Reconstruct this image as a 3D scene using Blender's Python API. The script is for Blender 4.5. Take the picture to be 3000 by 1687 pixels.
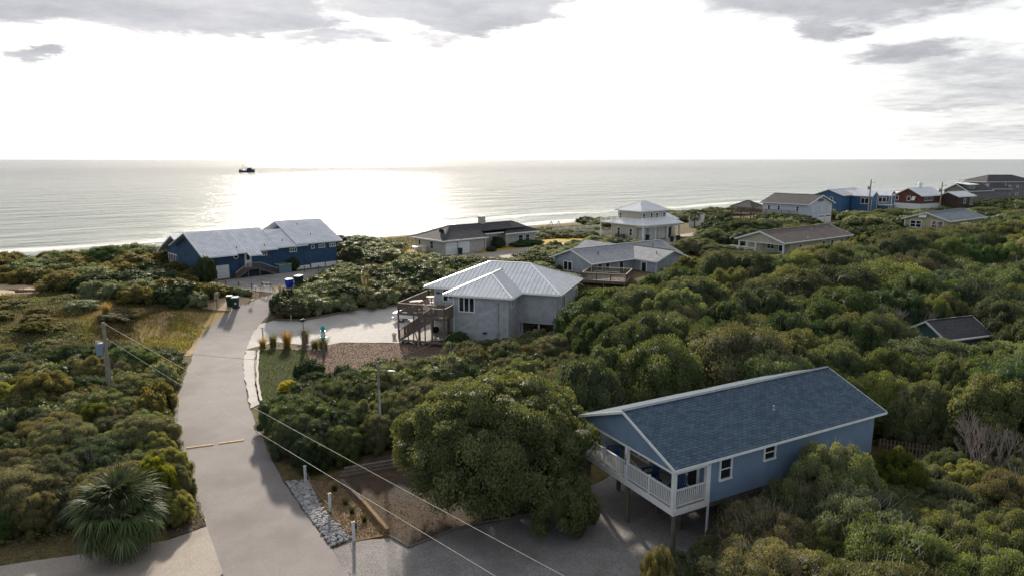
import bpy, bmesh, math, random
import numpy as np
from mathutils import Vector, Matrix
from mathutils.geometry import delaunay_2d_cdt

for _o in list(bpy.data.objects):
    bpy.data.objects.remove(_o)
SC = bpy.context.scene
COL = SC.collection
R = math.radians
# ------------------------------------------------------------------ camera
cam_d = bpy.data.cameras.new("camera")
cam_d.sensor_width = 36.0
cam_d.lens = 24.0
cam_d.clip_start = 0.5
cam_d.clip_end = 120000.0
cam = bpy.data.objects.new("camera", cam_d)
COL.objects.link(cam)
cam.location = (0, 0, 20)
cam.rotation_euler = (R(90 - 10.66), 0, 0)
SC.camera = cam
# ------------------------------------------------------------------ view
SC.view_settings.view_transform = 'Standard'
SC.view_settings.look = 'None'
SC.view_settings.gamma = 1.0
SC.view_settings.use_curve_mapping = False
SC.view_settings.exposure = 0.6
# ------------------------------------------------------------------ sun
SUN_AZ, SUN_EL = -13.0, 20.3          # degrees, azimuth from +Y towards +X
sun_d = bpy.data.lights.new("sun", 'SUN')
sun_d.energy = 5.0
sun_d.angle = R(2.5)
sun_d.color = (1.0, 0.90, 0.76)
sun = bpy.data.objects.new("sun", sun_d)
COL.objects.link(sun)
SUN_DIR = Vector((math.sin(R(SUN_AZ)) * math.cos(R(SUN_EL)), math.cos(R(SUN_AZ)) * math.cos(R(SUN_EL)), math.sin(R(SUN_EL))))
sun.rotation_euler = SUN_DIR.to_track_quat('Z', 'Y').to_euler()
sun.location = (0, 0, 60)


# ------------------------------------------------------------------ node helper
class NT:
    def __init__(self, tree):
        self.t = tree
        self.n = tree.nodes
        self.l = tree.links

    def new(self, typ, **kw):
        nd = self.n.new(typ)
        for k, v in kw.items():
            if hasattr(nd, k):
                setattr(nd, k, v)
            else:
                self.put(nd, k, v)
        return nd

    def put(self, nd, k, v):
        s = nd.inputs[k]
        if hasattr(v, 'links'):
            self.l.new(v, s)
        else:
            s.default_value = v

    def m(self, op, a, b=None, c=None, clamp=False):
        nd = self.n.new('ShaderNodeMath')
        nd.operation = op
        nd.use_clamp = clamp
        for i, v in enumerate((a, b, c)):
            if v is None:
                continue
            self.put(nd, i, v)
        return nd.outputs[0]

    def vm(self, op, a, b=None):
        nd = self.n.new('ShaderNodeVectorMath')
        nd.operation = op
        self.put(nd, 0, a)
        if b is not None:
            self.put(nd, 1, b)
        return nd.outputs['Value'] if op in ('DOT_PRODUCT', 'LENGTH') else nd.outputs[0]

    def mix(self, f, a, b, blend='MIX'):
        nd = self.n.new('ShaderNodeMixRGB')
        nd.blend_type = blend
        self.put(nd, 0, f)
        for i, v in ((1, a), (2, b)):
            if isinstance(v, tuple) and len(v) == 3:
                v = (*v, 1)
            self.put(nd, i, v)
        return nd.outputs[0]

    def noise(self, vec, scale, detail=4, rough=.55, out='Fac', dist=0.0):
        nd = self.n.new('ShaderNodeTexNoise')
        if vec is not None:
            self.l.new(vec, nd.inputs['Vector'])
        nd.inputs['Scale'].default_value = scale
        nd.inputs['Detail'].default_value = detail
        nd.inputs['Roughness'].default_value = rough
        nd.inputs['Distortion'].default_value = dist
        return nd.outputs[out]

    def ramp(self, f, lo, hi, clamp=True, smooth=True):
        nd = self.n.new('ShaderNodeMapRange')
        nd.interpolation_type = 'SMOOTHSTEP' if smooth else 'LINEAR'
        self.put(nd, 0, f)
        nd.inputs[1].default_value = lo
        nd.inputs[2].default_value = hi
        return nd.outputs[0]

    def sep(self, v):
        nd = self.n.new('ShaderNodeSeparateXYZ')
        self.l.new(v, nd.inputs[0])
        return nd.outputs

    def comb(self, x, y, z):
        nd = self.n.new('ShaderNodeCombineXYZ')
        for i, v in enumerate((x, y, z)):
            self.put(nd, i, v)
        return nd.outputs[0]


# ------------------------------------------------------------------ world
W = bpy.data.worlds.new("World")
SC.world = W
W.use_nodes = True
wt = NT(W.node_tree)
W.node_tree.nodes.clear()
sky = wt.new('ShaderNodeTexSky')
sky.sky_type = 'NISHITA'
sky.sun_disc = False
sky.sun_elevation = R(SUN_EL)
sky.sun_rotation = R(SUN_AZ)
sky.air_density = 1.0
sky.dust_density = 2.0
gen = wt.new('ShaderNodeTexCoord').outputs['Generated']
dirv = wt.vm('NORMALIZE', gen)
dx, dy, dz = wt.sep(dirv)[:3]
zc = wt.m('MAXIMUM', dz, 0.0)
sdot = wt.m('MAXIMUM', wt.vm('DOT_PRODUCT', dirv, tuple(SUN_DIR)), 0.0)
glow_w = wt.m('POWER', sdot, 3.0)
glow_n = wt.m('POWER', sdot, 40.0)
# thin bright veil of high cloud: white towards the sun, pale blue away from it
veil_l = wt.m('ADD', wt.m('MULTIPLY_ADD', glow_w, 3.0, wt.m('MULTIPLY_ADD', wt.ramp(sdot, .1, .65), 1.2, 5.0)), wt.m('MULTIPLY', glow_n, 16.0))
veil_c = wt.mix(wt.ramp(sdot, 0.0, 0.75), (0.72, 0.86, 1.0), (1.0, 0.995, 0.985))
veil = wt.vm('MULTIPLY', veil_c, wt.comb(veil_l, veil_l, veil_l))
# break-up of the veil: a lacy noise on a cloud plane
den = wt.m('ADD', zc, 0.10)
plane = wt.comb(wt.m('DIVIDE', dx, den), wt.m('DIVIDE', dy, den), 0.0)
wisps = wt.noise(plane, 0.9, 6, .6)
lowmask = wt.ramp(dz, 0.0, 0.20)
veil_amt = wt.m('SUBTRACT', 0.93, wt.m('MULTIPLY', wt.ramp(wisps, 0.42, 0.75), wt.m('MULTIPLY', lowmask, 0.35)))
base_sky = wt.mix(veil_amt, sky.outputs[0], veil)
# grey cloud banks (azimuth / elevation in degrees, radii, weight)
az = wt.m('MULTIPLY', wt.m('ARCTAN2', dx, dy), 180 / math.pi)
el = wt.m('MULTIPLY', wt.m('ARCSINE', dz), 180 / math.pi)
wob = wt.new('ShaderNodeTexNoise')
wt.l.new(plane, wob.inputs['Vector'])
wob.inputs['Scale'].default_value = 2.4
wob.inputs['Detail'].default_value = 9
wob.inputs['Roughness'].default_value = .66
wx, wy, wz = wt.sep(wob.outputs['Color'])[:3]
azw = wt.m('ADD', az, wt.m('MULTIPLY', wt.m('SUBTRACT', wx, .5), 9.0))
elw = wt.m('ADD', el, wt.m('MULTIPLY', wt.m('SUBTRACT', wy, .5), 3.4))
BANKS = [(-30, 13.6, 21, 5.6, 1.7), (-22, 10.6, 12, 2.3, 1.1), (-3, 12.4, 9.5, 3.3, 1.5), (-14, 9.1, 7, .9, .75), (-6, 9.3, 5, 1.2, .6),
         (27, 12.8, 15, 3.7, 1.6), (23.2, 9.3, 2.6, 1.0, .8), (29.0, 7.2, 4.4, 1.0, .85), (-33.6, 6.8, 1.9, .95, .95),
         (34, 6.2, 8, 1.2, .5), (32, 3.6, 6, .5, .45), (36, 4.6, 11, 2.2, .42), (35, 1.8, 8, 1.0, .33), (-34, 10.0, 8, 1.6, 1.0), (-9, 11.4, 9, 1.6, .9), (-52, 11, 14, 4, 1.0), (50, 11, 14, 4, 1.0), (8, 21, 30, 4.0, .9), (-30, 26, 16, 4, .8)]
dens = None
for (a0, e0, ra, re, w_) in BANKS:
    u = wt.m('DIVIDE', wt.m('SUBTRACT', azw, a0), ra)
    v = wt.m('DIVIDE', wt.m('SUBTRACT', elw, e0), re)
    g = wt.m('MULTIPLY', wt.m('SUBTRACT', 1.0, wt.m('ADD', wt.m('MULTIPLY', u, u), wt.m('MULTIPLY', v, v)), clamp=True), w_ * 1.6)
    dens = g if dens is None else wt.m('MAXIMUM', dens, g)
upper = wt.m('MULTIPLY', wt.m('MULTIPLY', wt.ramp(el, 13.0, 24.0), wt.ramp(wisps, .33, .52)), wt.m('SUBTRACT', 1.0, wt.ramp(sdot, .955, .992)))
dens = wt.m('MAXIMUM', dens, upper)
ragged = wt.noise(plane, 5.0, 8, .62)
cover = wt.ramp(wt.m('ADD', dens, wt.m('MULTIPLY', wt.m('SUBTRACT', ragged, .5), 1.1)), -0.12, 1.15)
shade = wt.ramp(wob.outputs['Fac'], .25, .75)
grey = wt.mix(shade, (2.7, 2.8, 3.1), (4.2, 4.25, 4.5))
grey = wt.vm('MULTIPLY', grey, wt.comb(*[wt.m('MULTIPLY_ADD', glow_w, .35, .80)] * 3))
final = wt.mix(wt.m('MULTIPLY', cover, .95), base_sky, grey)
bg = wt.new('ShaderNodeBackground', Strength=0.1)
wt.l.new(final, bg.inputs['Color'])
wo = wt.new('ShaderNodeOutputWorld')
wt.l.new(bg.outputs[0], wo.inputs['Surface'])

# ------------------------------------------------------------------ materials
MATS = {}


def mat(name, c, rough=.75, var=.18, scale=3.0, c2=None, spec=.3, metal=0.0, bump=0.0, bscale=None, fine=0.0, coords='Object'):
    """a base colour broken by two noises, with optional fine relief"""
    if name in MATS:
        return MATS[name]
    m = bpy.data.materials.new(name)
    m.use_nodes = True
    t = NT(m.node_tree)
    p = t.n['Principled BSDF']
    co = t.new('ShaderNodeTexCoord').outputs[coords]
    if c2 is None:
        lo = tuple(max(0, v * (1 - var)) for v in c)
        hi = tuple(min(1, v * (1 + var)) for v in c)
    else:
        lo, hi = c, c2
    f = t.ramp(t.noise(co, scale, 5, .6), .3, .7)
    col = t.mix(f, lo, hi)
    if fine:
        g = t.noise(co, scale * 14, 3, .6)
        col = t.mix(fine, col, t.mix(t.ramp(g, .35, .65), tuple(v * .6 for v in lo), tuple(min(1, v * 1.35) for v in hi)))
    t.l.new(col, p.inputs['Base Color'])
    p.inputs['Roughness'].default_value = rough
    p.inputs['Specular IOR Level'].default_value = spec
    p.inputs['Metallic'].default_value = metal
    if bump:
        b = t.new('ShaderNodeBump', Strength=bump, Distance=.05)
        t.l.new(t.noise(co, bscale or scale * 8, 4, .6), b.inputs['Height'])
        t.l.new(b.outputs[0], p.inputs['Normal'])
    MATS[name] = m
    return m


def siding_mat(name, c, pitch=.2, vertical=False, depth=.5, var=.1):
    """painted boards: relief lines at the board pitch"""
    m = mat(name, c, .6, var, 1.3, spec=.35)
    t = NT(m.node_tree)
    p = t.n['Principled BSDF']
    co = t.new('ShaderNodeTexCoord').outputs['Object']
    x, y, z = t.sep(co)[:3]
    q = t.m('FRACT', t.m('DIVIDE', t.m('ADD', x, y) if vertical else z, pitch))
    hgt_ = t.ramp(q, 0.0, .12) if vertical else q
    b = t.new('ShaderNodeBump', Strength=depth, Distance=.03)
    t.l.new(hgt_, b.inputs['Height'])
    t.l.new(b.outputs[0], p.inputs['Normal'])
    line = t.m('SUBTRACT', 1.0, t.ramp(q, 0.0, .13))
    old = p.inputs['Base Color'].links[0].from_socket
    t.l.new(t.mix(t.m('MULTIPLY', line, .35), old, tuple(v * .45 for v in c)), p.inputs['Base Color'])
    return m


def shingle_mat(name, c, var=.25):
    m = mat(name, c, .9, var, .7, spec=.15, fine=.5)
    t = NT(m.node_tree)
    p = t.n['Principled BSDF']
    co = t.new('ShaderNodeTexCoord').outputs['Object']
    x, y, z = t.sep(co)[:3]
    br = t.new('ShaderNodeTexBrick')
    br.inputs['Scale'].default_value = 1.0
    br.inputs['Brick Width'].default_value = .34
    br.inputs['Row Height'].default_value = .2
    br.inputs['Mortar Size'].default_value = .015
    br.inputs['Color1'].default_value = (.75, .75, .75, 1)
    br.inputs['Color2'].default_value = (1.15, 1.15, 1.15, 1)
    br.inputs['Mortar'].default_value = (.5, .5, .5, 1)
    t.l.new(t.comb(t.m('ADD', x, t.m('MULTIPLY', y, .3)), t.m('MULTIPLY', z, 2.6), 0.0), br.inputs['Vector'])
    old = p.inputs['Base Color'].links[0].from_socket
    t.l.new(t.mix(.8, old, br.outputs[0], 'MULTIPLY'), p.inputs['Base Color'])
    return m


def leaf_mat(name, c1, c2, c3, trans=.3, spec=.35, drift=True):
    """leaves: tone per leaf and per clump from the mesh, hue drift per plant, light passing through"""
    if name in MATS:
        return MATS[name]
    m = bpy.data.materials.new(name)
    m.use_nodes = True
    t = NT(m.node_tree)
    p = t.n['Principled BSDF']
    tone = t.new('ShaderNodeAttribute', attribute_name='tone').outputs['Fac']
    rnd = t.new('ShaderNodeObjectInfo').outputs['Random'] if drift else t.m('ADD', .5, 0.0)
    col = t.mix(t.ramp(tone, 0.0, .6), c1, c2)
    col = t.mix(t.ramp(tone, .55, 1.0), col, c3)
    hsv = t.new('ShaderNodeHueSaturation')
    t.l.new(t.m('MULTIPLY_ADD', rnd, .05, .475), hsv.inputs['Hue'])
    t.l.new(t.m('MULTIPLY_ADD', t.m('FRACT', t.m('MULTIPLY', rnd, 7.3)), .65, .68), hsv.inputs['Value'])
    t.l.new(t.m('MULTIPLY_ADD', t.m('FRACT', t.m('MULTIPLY', rnd, 3.7)), .36, .66), hsv.inputs['Saturation'])
    t.l.new(col, hsv.inputs['Color'])
    t.l.new(hsv.outputs[0], p.inputs['Base Color'])
    p.inputs['Roughness'].default_value = .66
    p.inputs['Specular IOR Level'].default_value = spec * .45
    tr = t.new('ShaderNodeBsdfTranslucent')
    t.l.new(t.mix(1.0, hsv.outputs[0], (1.5, 1.35, .6), 'MULTIPLY'), tr.inputs['Color'])
    mx = t.new('ShaderNodeMixShader')
    mx.inputs[0].default_value = trans
    out = t.n['Material Output']
    t.l.new(p.outputs[0], mx.inputs[1])
    t.l.new(tr.outputs[0], mx.inputs[2])
    t.l.new(mx.outputs[0], out.inputs['Surface'])
    MATS[name] = m
    return m


def glass_mat():
    if 'window_glass' in MATS:
        return MATS['window_glass']
    m = bpy.data.materials.new('window_glass')
    m.use_nodes = True
    t = NT(m.node_tree)
    p = t.n['Principled BSDF']
    co = t.new('ShaderNodeTexCoord').outputs['Object']
    t.l.new(t.mix(t.noise(co, .8, 2), (.008, .011, .016), (.03, .037, .05)), p.inputs['Base Color'])
    p.inputs['Roughness'].default_value = .06
    p.inputs['Specular IOR Level'].default_value = .6
    MATS['window_glass'] = m
    return m


# ------------------------------------------------------------------ object helpers
def link(name, data, parent=None, loc=(0, 0, 0), rz=0.0):
    o = bpy.data.objects.new(name, data)
    COL.objects.link(o)
    if parent is not None:
        o.parent = parent
    o.location = loc
    o.rotation_euler = (0, 0, rz)
    return o


def tag(o, label=None, cat=None, group=None, kind=None):
    if label:
        o['label'] = label
    if cat:
        o['category'] = cat
    if group:
        o['group'] = group
    if kind:
        o['kind'] = kind
    return o


def thing(name, label, cat, loc=(0, 0, 0), rz=0.0, group=None):
    return tag(link(name, None, None, loc, rz), label, cat, group)


class B:
    """collects simple solids and links them as one mesh"""

    def __init__(self):
        self.v, self.f = [], []

    def add(self, vs, fs):
        o = len(self.v)
        self.v += [tuple(map(float, q)) for q in vs]
        self.f += [tuple(i + o for i in f) for f in fs]
        return self

    def box(self, x0, x1, y0, y1, z0, z1):
        vs = [(x, y, z) for z in (z0, z1) for (x, y) in ((x0, y0), (x1, y0), (x1, y1), (x0, y1))]
        return self.add(vs, [(3, 2, 1, 0), (4, 5, 6, 7), (0, 1, 5, 4), (1, 2, 6, 5), (2, 3, 7, 6), (3, 0, 4, 7)])

    def bar(self, p, q, w, h, up=(0, 0, 1)):
        p, q, up = Vector(p), Vector(q), Vector(up)
        d = (q - p).normalized()
        s = d.cross(up)
        if s.length < 1e-4:
            s = d.cross(Vector((0, 1, 0)))
        s.normalize()
        t = s.cross(d).normalized()
        s, t = s * w / 2, t * h / 2
        vs = [e + a * s + b * t for e in (p, q) for (a, b) in ((-1, -1), (1, -1), (1, 1), (-1, 1))]
        return self.add(vs, [(0, 1, 2, 3), (7, 6, 5, 4), (4, 5, 1, 0), (5, 6, 2, 1), (6, 7, 3, 2), (7, 4, 0, 3)])

    def prism(self, poly, d):
        """closed polygon (3D points) pushed along d"""
        n = len(poly)
        a = [Vector(q) for q in poly]
        b = [q + Vector(d) for q in a]
        fs = [tuple(range(n)), tuple(range(2 * n - 1, n - 1, -1))]
        fs += [(i, i + n, (i + 1) % n + n, (i + 1) % n) for i in range(n)]
        return self.add(a + b, fs)

    def tube(self, p, q, r0, r1=None, n=8, caps=True):
        r1 = r0 if r1 is None else r1
        p, q = Vector(p), Vector(q)
        d = (q - p).normalized()
        s = d.orthogonal().normalized()
        t = d.cross(s)
        vs = []
        for e, r in ((p, r0), (q, r1)):
            vs += [e + (s * math.cos(2 * math.pi * i / n) + t * math.sin(2 * math.pi * i / n)) * r for i in range(n)]
        fs = [(i, (i + 1) % n, (i + 1) % n + n, i + n) for i in range(n)]
        if caps:
            fs += [tuple(range(n - 1, -1, -1)), tuple(range(n, 2 * n))]
        return self.add(vs, fs)

    def lathe(self, prof, n=16, o=(0, 0, 0)):
        vs = []
        for (r, z) in prof:
            vs += [(o[0] + r * math.cos(2 * math.pi * i / n), o[1] + r * math.sin(2 * math.pi * i / n), o[2] + z) for i in range(n)]
        k = len(prof)
        fs = [(j * n + i, j * n + (i + 1) % n, (j + 1) * n + (i + 1) % n, (j + 1) * n + i) for j in range(k - 1) for i in range(n)]
        fs += [tuple(range(n - 1, -1, -1)), tuple(range((k - 1) * n, k * n))]
        return self.add(vs, fs)

    def mesh(self, name, material, smooth=False):
        me = bpy.data.meshes.new(name)
        me.from_pydata(self.v, [], self.f)
        if material:
            me.materials.append(material)
        if smooth:
            for p in me.polygons:
                p.use_smooth = True
        me.update()
        return me

    def obj(self, name, material, parent=None, loc=(0, 0, 0), rz=0.0, smooth=False, fix=True):
        me = self.mesh(name, material, smooth)
        if fix:
            bm = bmesh.new()
            bm.from_mesh(me)
            bmesh.ops.recalc_face_normals(bm, faces=bm.faces)
            bm.to_mesh(me)
            bm.free()
        return link(name, me, parent, loc, rz)


def np_mesh(name, verts, faces, material=None, tone=None):
    """verts (N,3), faces (M,k) -> mesh"""
    me = bpy.data.meshes.new(name)
    verts = np.asarray(verts, dtype=np.float32)
    faces = np.asarray(faces, dtype=np.int32)
    me.vertices.add(len(verts))
    me.vertices.foreach_set('co', verts.ravel())
    k = faces.shape[1]
    me.loops.add(faces.size)
    me.loops.foreach_set('vertex_index', faces.ravel())
    me.polygons.add(len(faces))
    me.polygons.foreach_set('loop_start', np.arange(len(faces), dtype=np.int32) * k)
    me.polygons.foreach_set('loop_total', np.full(len(faces), k, dtype=np.int32))
    if tone is not None:
        a = me.attributes.new('tone', 'FLOAT', 'POINT')
        a.data.foreach_set('value', np.asarray(tone, dtype=np.float32))
    if material:
        me.materials.append(material)
    me.update(calc_edges=True)
    return me


def inside(poly, x, y):
    c = False
    n = len(poly)
    j = n - 1
    for i in range(n):
        xi, yi = poly[i]
        xj, yj = poly[j]
        if (yi > y) != (yj > y) and x < (xj - xi) * (y - yi) / (yj - yi) + xi:
            c = not c
        j = i
    return c


def edge_dist(poly, x, y):
    best = 1e9
    n = len(poly)
    for i in range(n):
        x0, y0 = poly[i]
        x1, y1 = poly[(i + 1) % n]
        dx_, dy_ = x1 - x0, y1 - y0
        t = max(0, min(1, ((x - x0) * dx_ + (y - y0) * dy_) / (dx_ * dx_ + dy_ * dy_ + 1e-9)))
        best = min(best, math.hypot(x - x0 - t * dx_, y - y0 - t * dy_))
    return best
# ------------------------------------------------------------------ terrain
def _sm(t):
    t = np.clip(t, 0, 1)
    return t * t * (3 - 2 * t)


def shore(x, y):
    """metres inland of the dune edge; the coast runs to the upper right"""
    return (x + 83) * .616 - (y - 110) * .788


def hgt(x, y):
    x = np.asarray(x, float)
    y = np.asarray(y, float)
    d = shore(x, y)
    z = 2.7 * np.maximum(_sm((62 - d) / 22), _sm((y - 86) / 16) * _sm((x + 8) / 14))
    z = z + .4 * _sm((20 - d) / 14)
    z = z - (z + 5.6) * _sm((2 - d) / 22)
    z = z - 4 * _sm((-25 - d) / 60)
    return z


def hz(x, y):
    return float(hgt(x, y))


def soil_mat():
    m = bpy.data.materials.new('dune_soil')
    m.use_nodes = True
    t = NT(m.node_tree)
    p = t.n['Principled BSDF']
    co = t.new('ShaderNodeTexCoord').outputs['Object']
    a = t.noise(co, .09, 6, .6)
    b = t.noise(co, 1.6, 6, .65)
    c = t.noise(co, 9.0, 4, .6)
    litter = t.mix(t.ramp(c, .3, .7), (.05, .038, .024), (.13, .1, .065))
    grass = t.mix(t.ramp(c, .3, .7), (.09, .085, .03), (.22, .17, .07))
    sand = t.mix(t.ramp(c, .3, .7), (.34, .25, .16), (.46, .36, .25))
    col = t.mix(t.ramp(b, .35, .65), litter, grass)
    # sand shows near the dune edge and down the beach
    x, y, z = t.sep(co)[:3]
    d = t.m('SUBTRACT', t.m('MULTIPLY', t.m('ADD', x, 83.0), .616), t.m('MULTIPLY', t.m('SUBTRACT', y, 110.0), .788))
    beach = t.m('SUBTRACT', 1.0, t.ramp(t.m('ADD', d, t.m('MULTIPLY', t.m('SUBTRACT', a, .5), 14.0)), -4.0, 6.0))
    col = t.mix(beach, col, sand)
    t.l.new(col, p.inputs['Base Color'])
    p.inputs['Roughness'].default_value = .95
    p.inputs['Specular IOR Level'].default_value = .1
    bp = t.new('ShaderNodeBump', Strength=.6, Distance=.12)
    t.l.new(t.noise(co, 3.0, 6, .7), bp.inputs['Height'])
    t.l.new(bp.outputs[0], p.inputs['Normal'])
    return m


def build_terrain():
    xs = np.concatenate([np.linspace(-420, -110, 40), np.arange(-108, 122, 2.0), np.linspace(124, 520, 60)])
    ys = np.concatenate([np.linspace(-160, -12, 20), np.arange(-10, 200, 2.0), np.linspace(204, 620, 70)])
    X, Y = np.meshgrid(xs, ys)
    Z = hgt(X, Y)
    n, k = X.shape
    idx = np.arange(n * k).reshape(n, k)
    f = np.stack([idx[:-1, :-1].ravel(), idx[:-1, 1:].ravel(), idx[1:, 1:].ravel(), idx[1:, :-1].ravel()], 1)
    me = np_mesh('terrain', np.stack([X.ravel(), Y.ravel(), Z.ravel()], 1), f, soil_mat())
    tag(link('terrain', me), kind='structure')


build_terrain()


def sheet(name, poly, material, off, wob=.12, step=.9, kind='structure', seed=1):
    """a ground layer inside a world polygon, draped on the terrain, its edge slightly uneven"""
    rr = random.Random(seed)
    pts = []
    n = len(poly)
    for i in range(n):
        a, b = Vector(poly[i]), Vector(poly[(i + 1) % n])
        k = max(1, int((b - a).length / step))
        for j in range(k):
            q = a.lerp(b, j / k)
            pts.append(Vector((q.x + rr.uniform(-wob, wob), q.y + rr.uniform(-wob, wob))))
    nb = len(pts)
    ring = [(p.x, p.y) for p in pts]
    x0, x1 = min(p.x for p in pts), max(p.x for p in pts)
    y0, y1 = min(p.y for p in pts), max(p.y for p in pts)
    g = step * 1.4
    for i in range(int((x1 - x0) / g) + 1):
        for j in range(int((y1 - y0) / g) + 1):
            x, y = x0 + i * g, y0 + j * g
            if inside(ring, x, y) and edge_dist(ring, x, y) > g * .4:
                pts.append(Vector((x, y)))
    vs, es, fs = delaunay_2d_cdt(pts, [(i, (i + 1) % nb) for i in range(nb)], [], 1, 1e-4)[:3]
    me = bpy.data.meshes.new(name)
    me.from_pydata([(v.x, v.y, hz(v.x, v.y) + off) for v in vs], [], [f for f in fs])
    me.materials.append(material)
    me.update()
    for p in me.polygons:
        if p.normal.z < 0:
            p.flip()
    me.update()
    return tag(link(name, me), kind=kind)


def ground_mat(name, lo, hi, scale, fine, bump=.5, rough=.92, patch=None, pscale=.25, crack=0.0):
    m = bpy.data.materials.new(name)
    m.use_nodes = True
    t = NT(m.node_tree)
    p = t.n['Principled BSDF']
    co = t.new('ShaderNodeTexCoord').outputs['Object']
    f = t.noise(co, scale, 6, .62)
    g = t.noise(co, fine, 3, .6)
    col = t.mix(t.ramp(f, .3, .7), lo, hi)
    col = t.mix(.55, col, t.mix(t.ramp(g, .3, .7), tuple(v * .62 for v in lo), tuple(min(1, v * 1.3) for v in hi)))
    if patch:
        col = t.mix(t.m('MULTIPLY', t.ramp(t.noise(co, pscale, 5, .6), .45, .68), .75), col, patch)
    if crack:
        vo = t.new('ShaderNodeTexVoronoi')
        vo.feature = 'DISTANCE_TO_EDGE'
        vo.inputs['Scale'].default_value = .22
        t.l.new(t.vm('ADD', co, t.vm('MULTIPLY', t.new('ShaderNodeTexNoise', Scale=.9, Detail=5.0).outputs['Color'], (2.2, 2.2, 0))), vo.inputs['Vector'])
        ln = t.m('MULTIPLY', t.m('SUBTRACT', 1.0, t.ramp(vo.outputs['Distance'], .004, .014)), t.ramp(t.noise(co, .13, 3), .48, .6))
        col = t.mix(t.m('MULTIPLY', ln, crack), col, tuple(v * .4 for v in lo))
    t.l.new(col, p.inputs['Base Color'])
    p.inputs['Roughness'].default_value = rough
    p.inputs['Specular IOR Level'].default_value = .15
    b = t.new('ShaderNodeBump', Strength=bump, Distance=.04)
    t.l.new(g, b.inputs['Height'])
    t.l.new(b.outputs[0], p.inputs['Normal'])
    MATS[name] = m
    return m


M_ASPH = ground_mat('old_asphalt', (.225, .203, .197), (.29, .265, .257), .5, 34, .35, .85, (.19, .168, .163), .18)
M_GRAV = ground_mat('crushed_gravel', (.20, .185, .18), (.33, .31, .30), .6, 16, .9, .95, (.17, .155, .15), .2)
M_WHIT = ground_mat('white_shell_gravel', (.47, .445, .42), (.62, .59, .56), .8, 18, .9, .95, (.41, .385, .36), .16)
M_SAND = ground_mat('tan_sand', (.40, .28, .18), (.52, .39, .27), .7, 12, .6, .97)
M_DRY = ground_mat('dry_lawn', (.26, .175, .065), (.40, .28, .11), .8, 20, .8, .97, (.42, .32, .21), .3)
M_GOLD = ground_mat('golden_lawn', (.36, .25, .035), (.48, .34, .06), .4, 14, .6, .97)
M_LAWN = ground_mat('green_lawn', (.036, .05, .018), (.075, .095, .035), 1.1, 16, .9, .97)
M_MULC = ground_mat('brown_mulch', (.115, .075, .055), (.205, .14, .105), 1.2, 14, 1.0, .97)
M_LITT = ground_mat('leaf_litter', (.052, .038, .027), (.115, .08, .054), .7, 12, 1.0, .97, (.075, .068, .062), .25)
M_CONC = ground_mat('concrete', (.32, .275, .235), (.42, .37, .32), .5, 26, .25, .85, (.27, .235, .20), .3, crack=.2)
M_CHIP = ground_mat('bark_chips', (.13, .09, .055), (.26, .18, .11), 1.6, 12, 1.0, .97)

ROAD = [(-9.0, 12), (-8.0, 30.2), (-9.5, 32.6), (-14.4, 40.0), (-18.9, 48.2), (-21.5, 53.0), (-24.1, 59.0), (-26.6, 65.0), (-28.3, 70.2), (-29.8, 75.5), (-30.2, 78), (-30.4, 80.6), (-30.3, 83),
        (-30.2, 85.7), (-30.1, 88.3), (-30.7, 91.2), (-31.2, 93.0), (-32.4, 92.4), (-32.1, 90.7), (-33.4, 88.4), (-34.1, 85.9), (-34.6, 84.4), (-35.2, 82.4), (-35.5, 80.2), (-35.4, 77), (-34.9, 73.7), (-34.2, 71), (-32.5, 66.6), (-28.8, 56.0), (-26.6, 51.0),
        (-24.2, 46.4), (-21.2, 41.6), (-16.9, 34.6), (-14.1, 30.2), (-14.5, 12)]
sheet('road', ROAD, M_ASPH, .05, .07)
GRAVEL_DRIVE = [(-8.2, 12), (-8.02, 30.2), (-9.45, 32.5), (-8.7, 33.3), (-6.3, 33.5), (-5.4, 32.6), (-3.2, 34.4), (.4, 35.7), (3.4, 38.2), (8.0, 42.5), (14.5, 46.5), (22.2, 40.2), (12.4, 34.6), (9.0, 32.0), (6.2, 28.6), (4.6, 24), (3, 12)]
sheet('gravel_driveway', GRAVEL_DRIVE, M_GRAV, .035, .12)
WHITE_DRIVE = [(-28.4, 70.2), (-29.9, 75.7), (-30.5, 80.0), (-29.2, 81.6), (-26.0, 82.3), (-22.5, 85.7), (-19.8, 88.6), (-15.5, 90.8), (-6, 88), (-3, 80), (-5.6, 74.6), (-12.5, 73.4), (-18.9, 73.5), (-20.6, 72.0), (-23.5, 72.6), (-26.0, 73.6), (-27.4, 72.2)]
sheet('shell_driveway', WHITE_DRIVE, M_WHIT, .04, .15)
GRAVEL_LOT = [(-30.2, 88.6), (-32.0, 90.6), (-34.4, 91.2), (-39, 91.2), (-44.5, 95.5), (-41.5, 98.4), (-36, 103.5), (-27.2, 112.4), (-23.5, 111), (-27, 106.0), (-29.4, 102.2), (-30.0, 98), (-30.2, 93)]
sheet('gravel_yard', GRAVEL_LOT, M_GRAV, .045, .15)
MULCH = [(-19.2, 73.3), (-12.5, 73.2), (-6.0, 73.6), (-4.5, 69), (-9, 64), (-15, 60), (-19.2, 60.2), (-21.0, 67), (-22.0, 70.4), (-21, 71.6)]
sheet('mulch_bed', MULCH, M_MULC, .03, .15)
LAWN = [(-27.4, 70.3), (-24, 70.9), (-21.9, 70.2), (-20.2, 66), (-18.6, 61.5), (-19.2, 53.2), (-21.0, 54.0), (-23.2, 58.9), (-25.4, 64.6)]
sheet('green_lawn', LAWN, M_LAWN, .034, .12)
KERB_BED = [(-28.3, 70.1), (-27.2, 70.2), (-25.2, 64.6), (-23.1, 58.9), (-21.0, 54), (-21.4, 53.0), (-24.1, 59.1), (-26.6, 65.0)]
sheet('rubble_verge', KERB_BED, M_WHIT, .06, .1)
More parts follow.
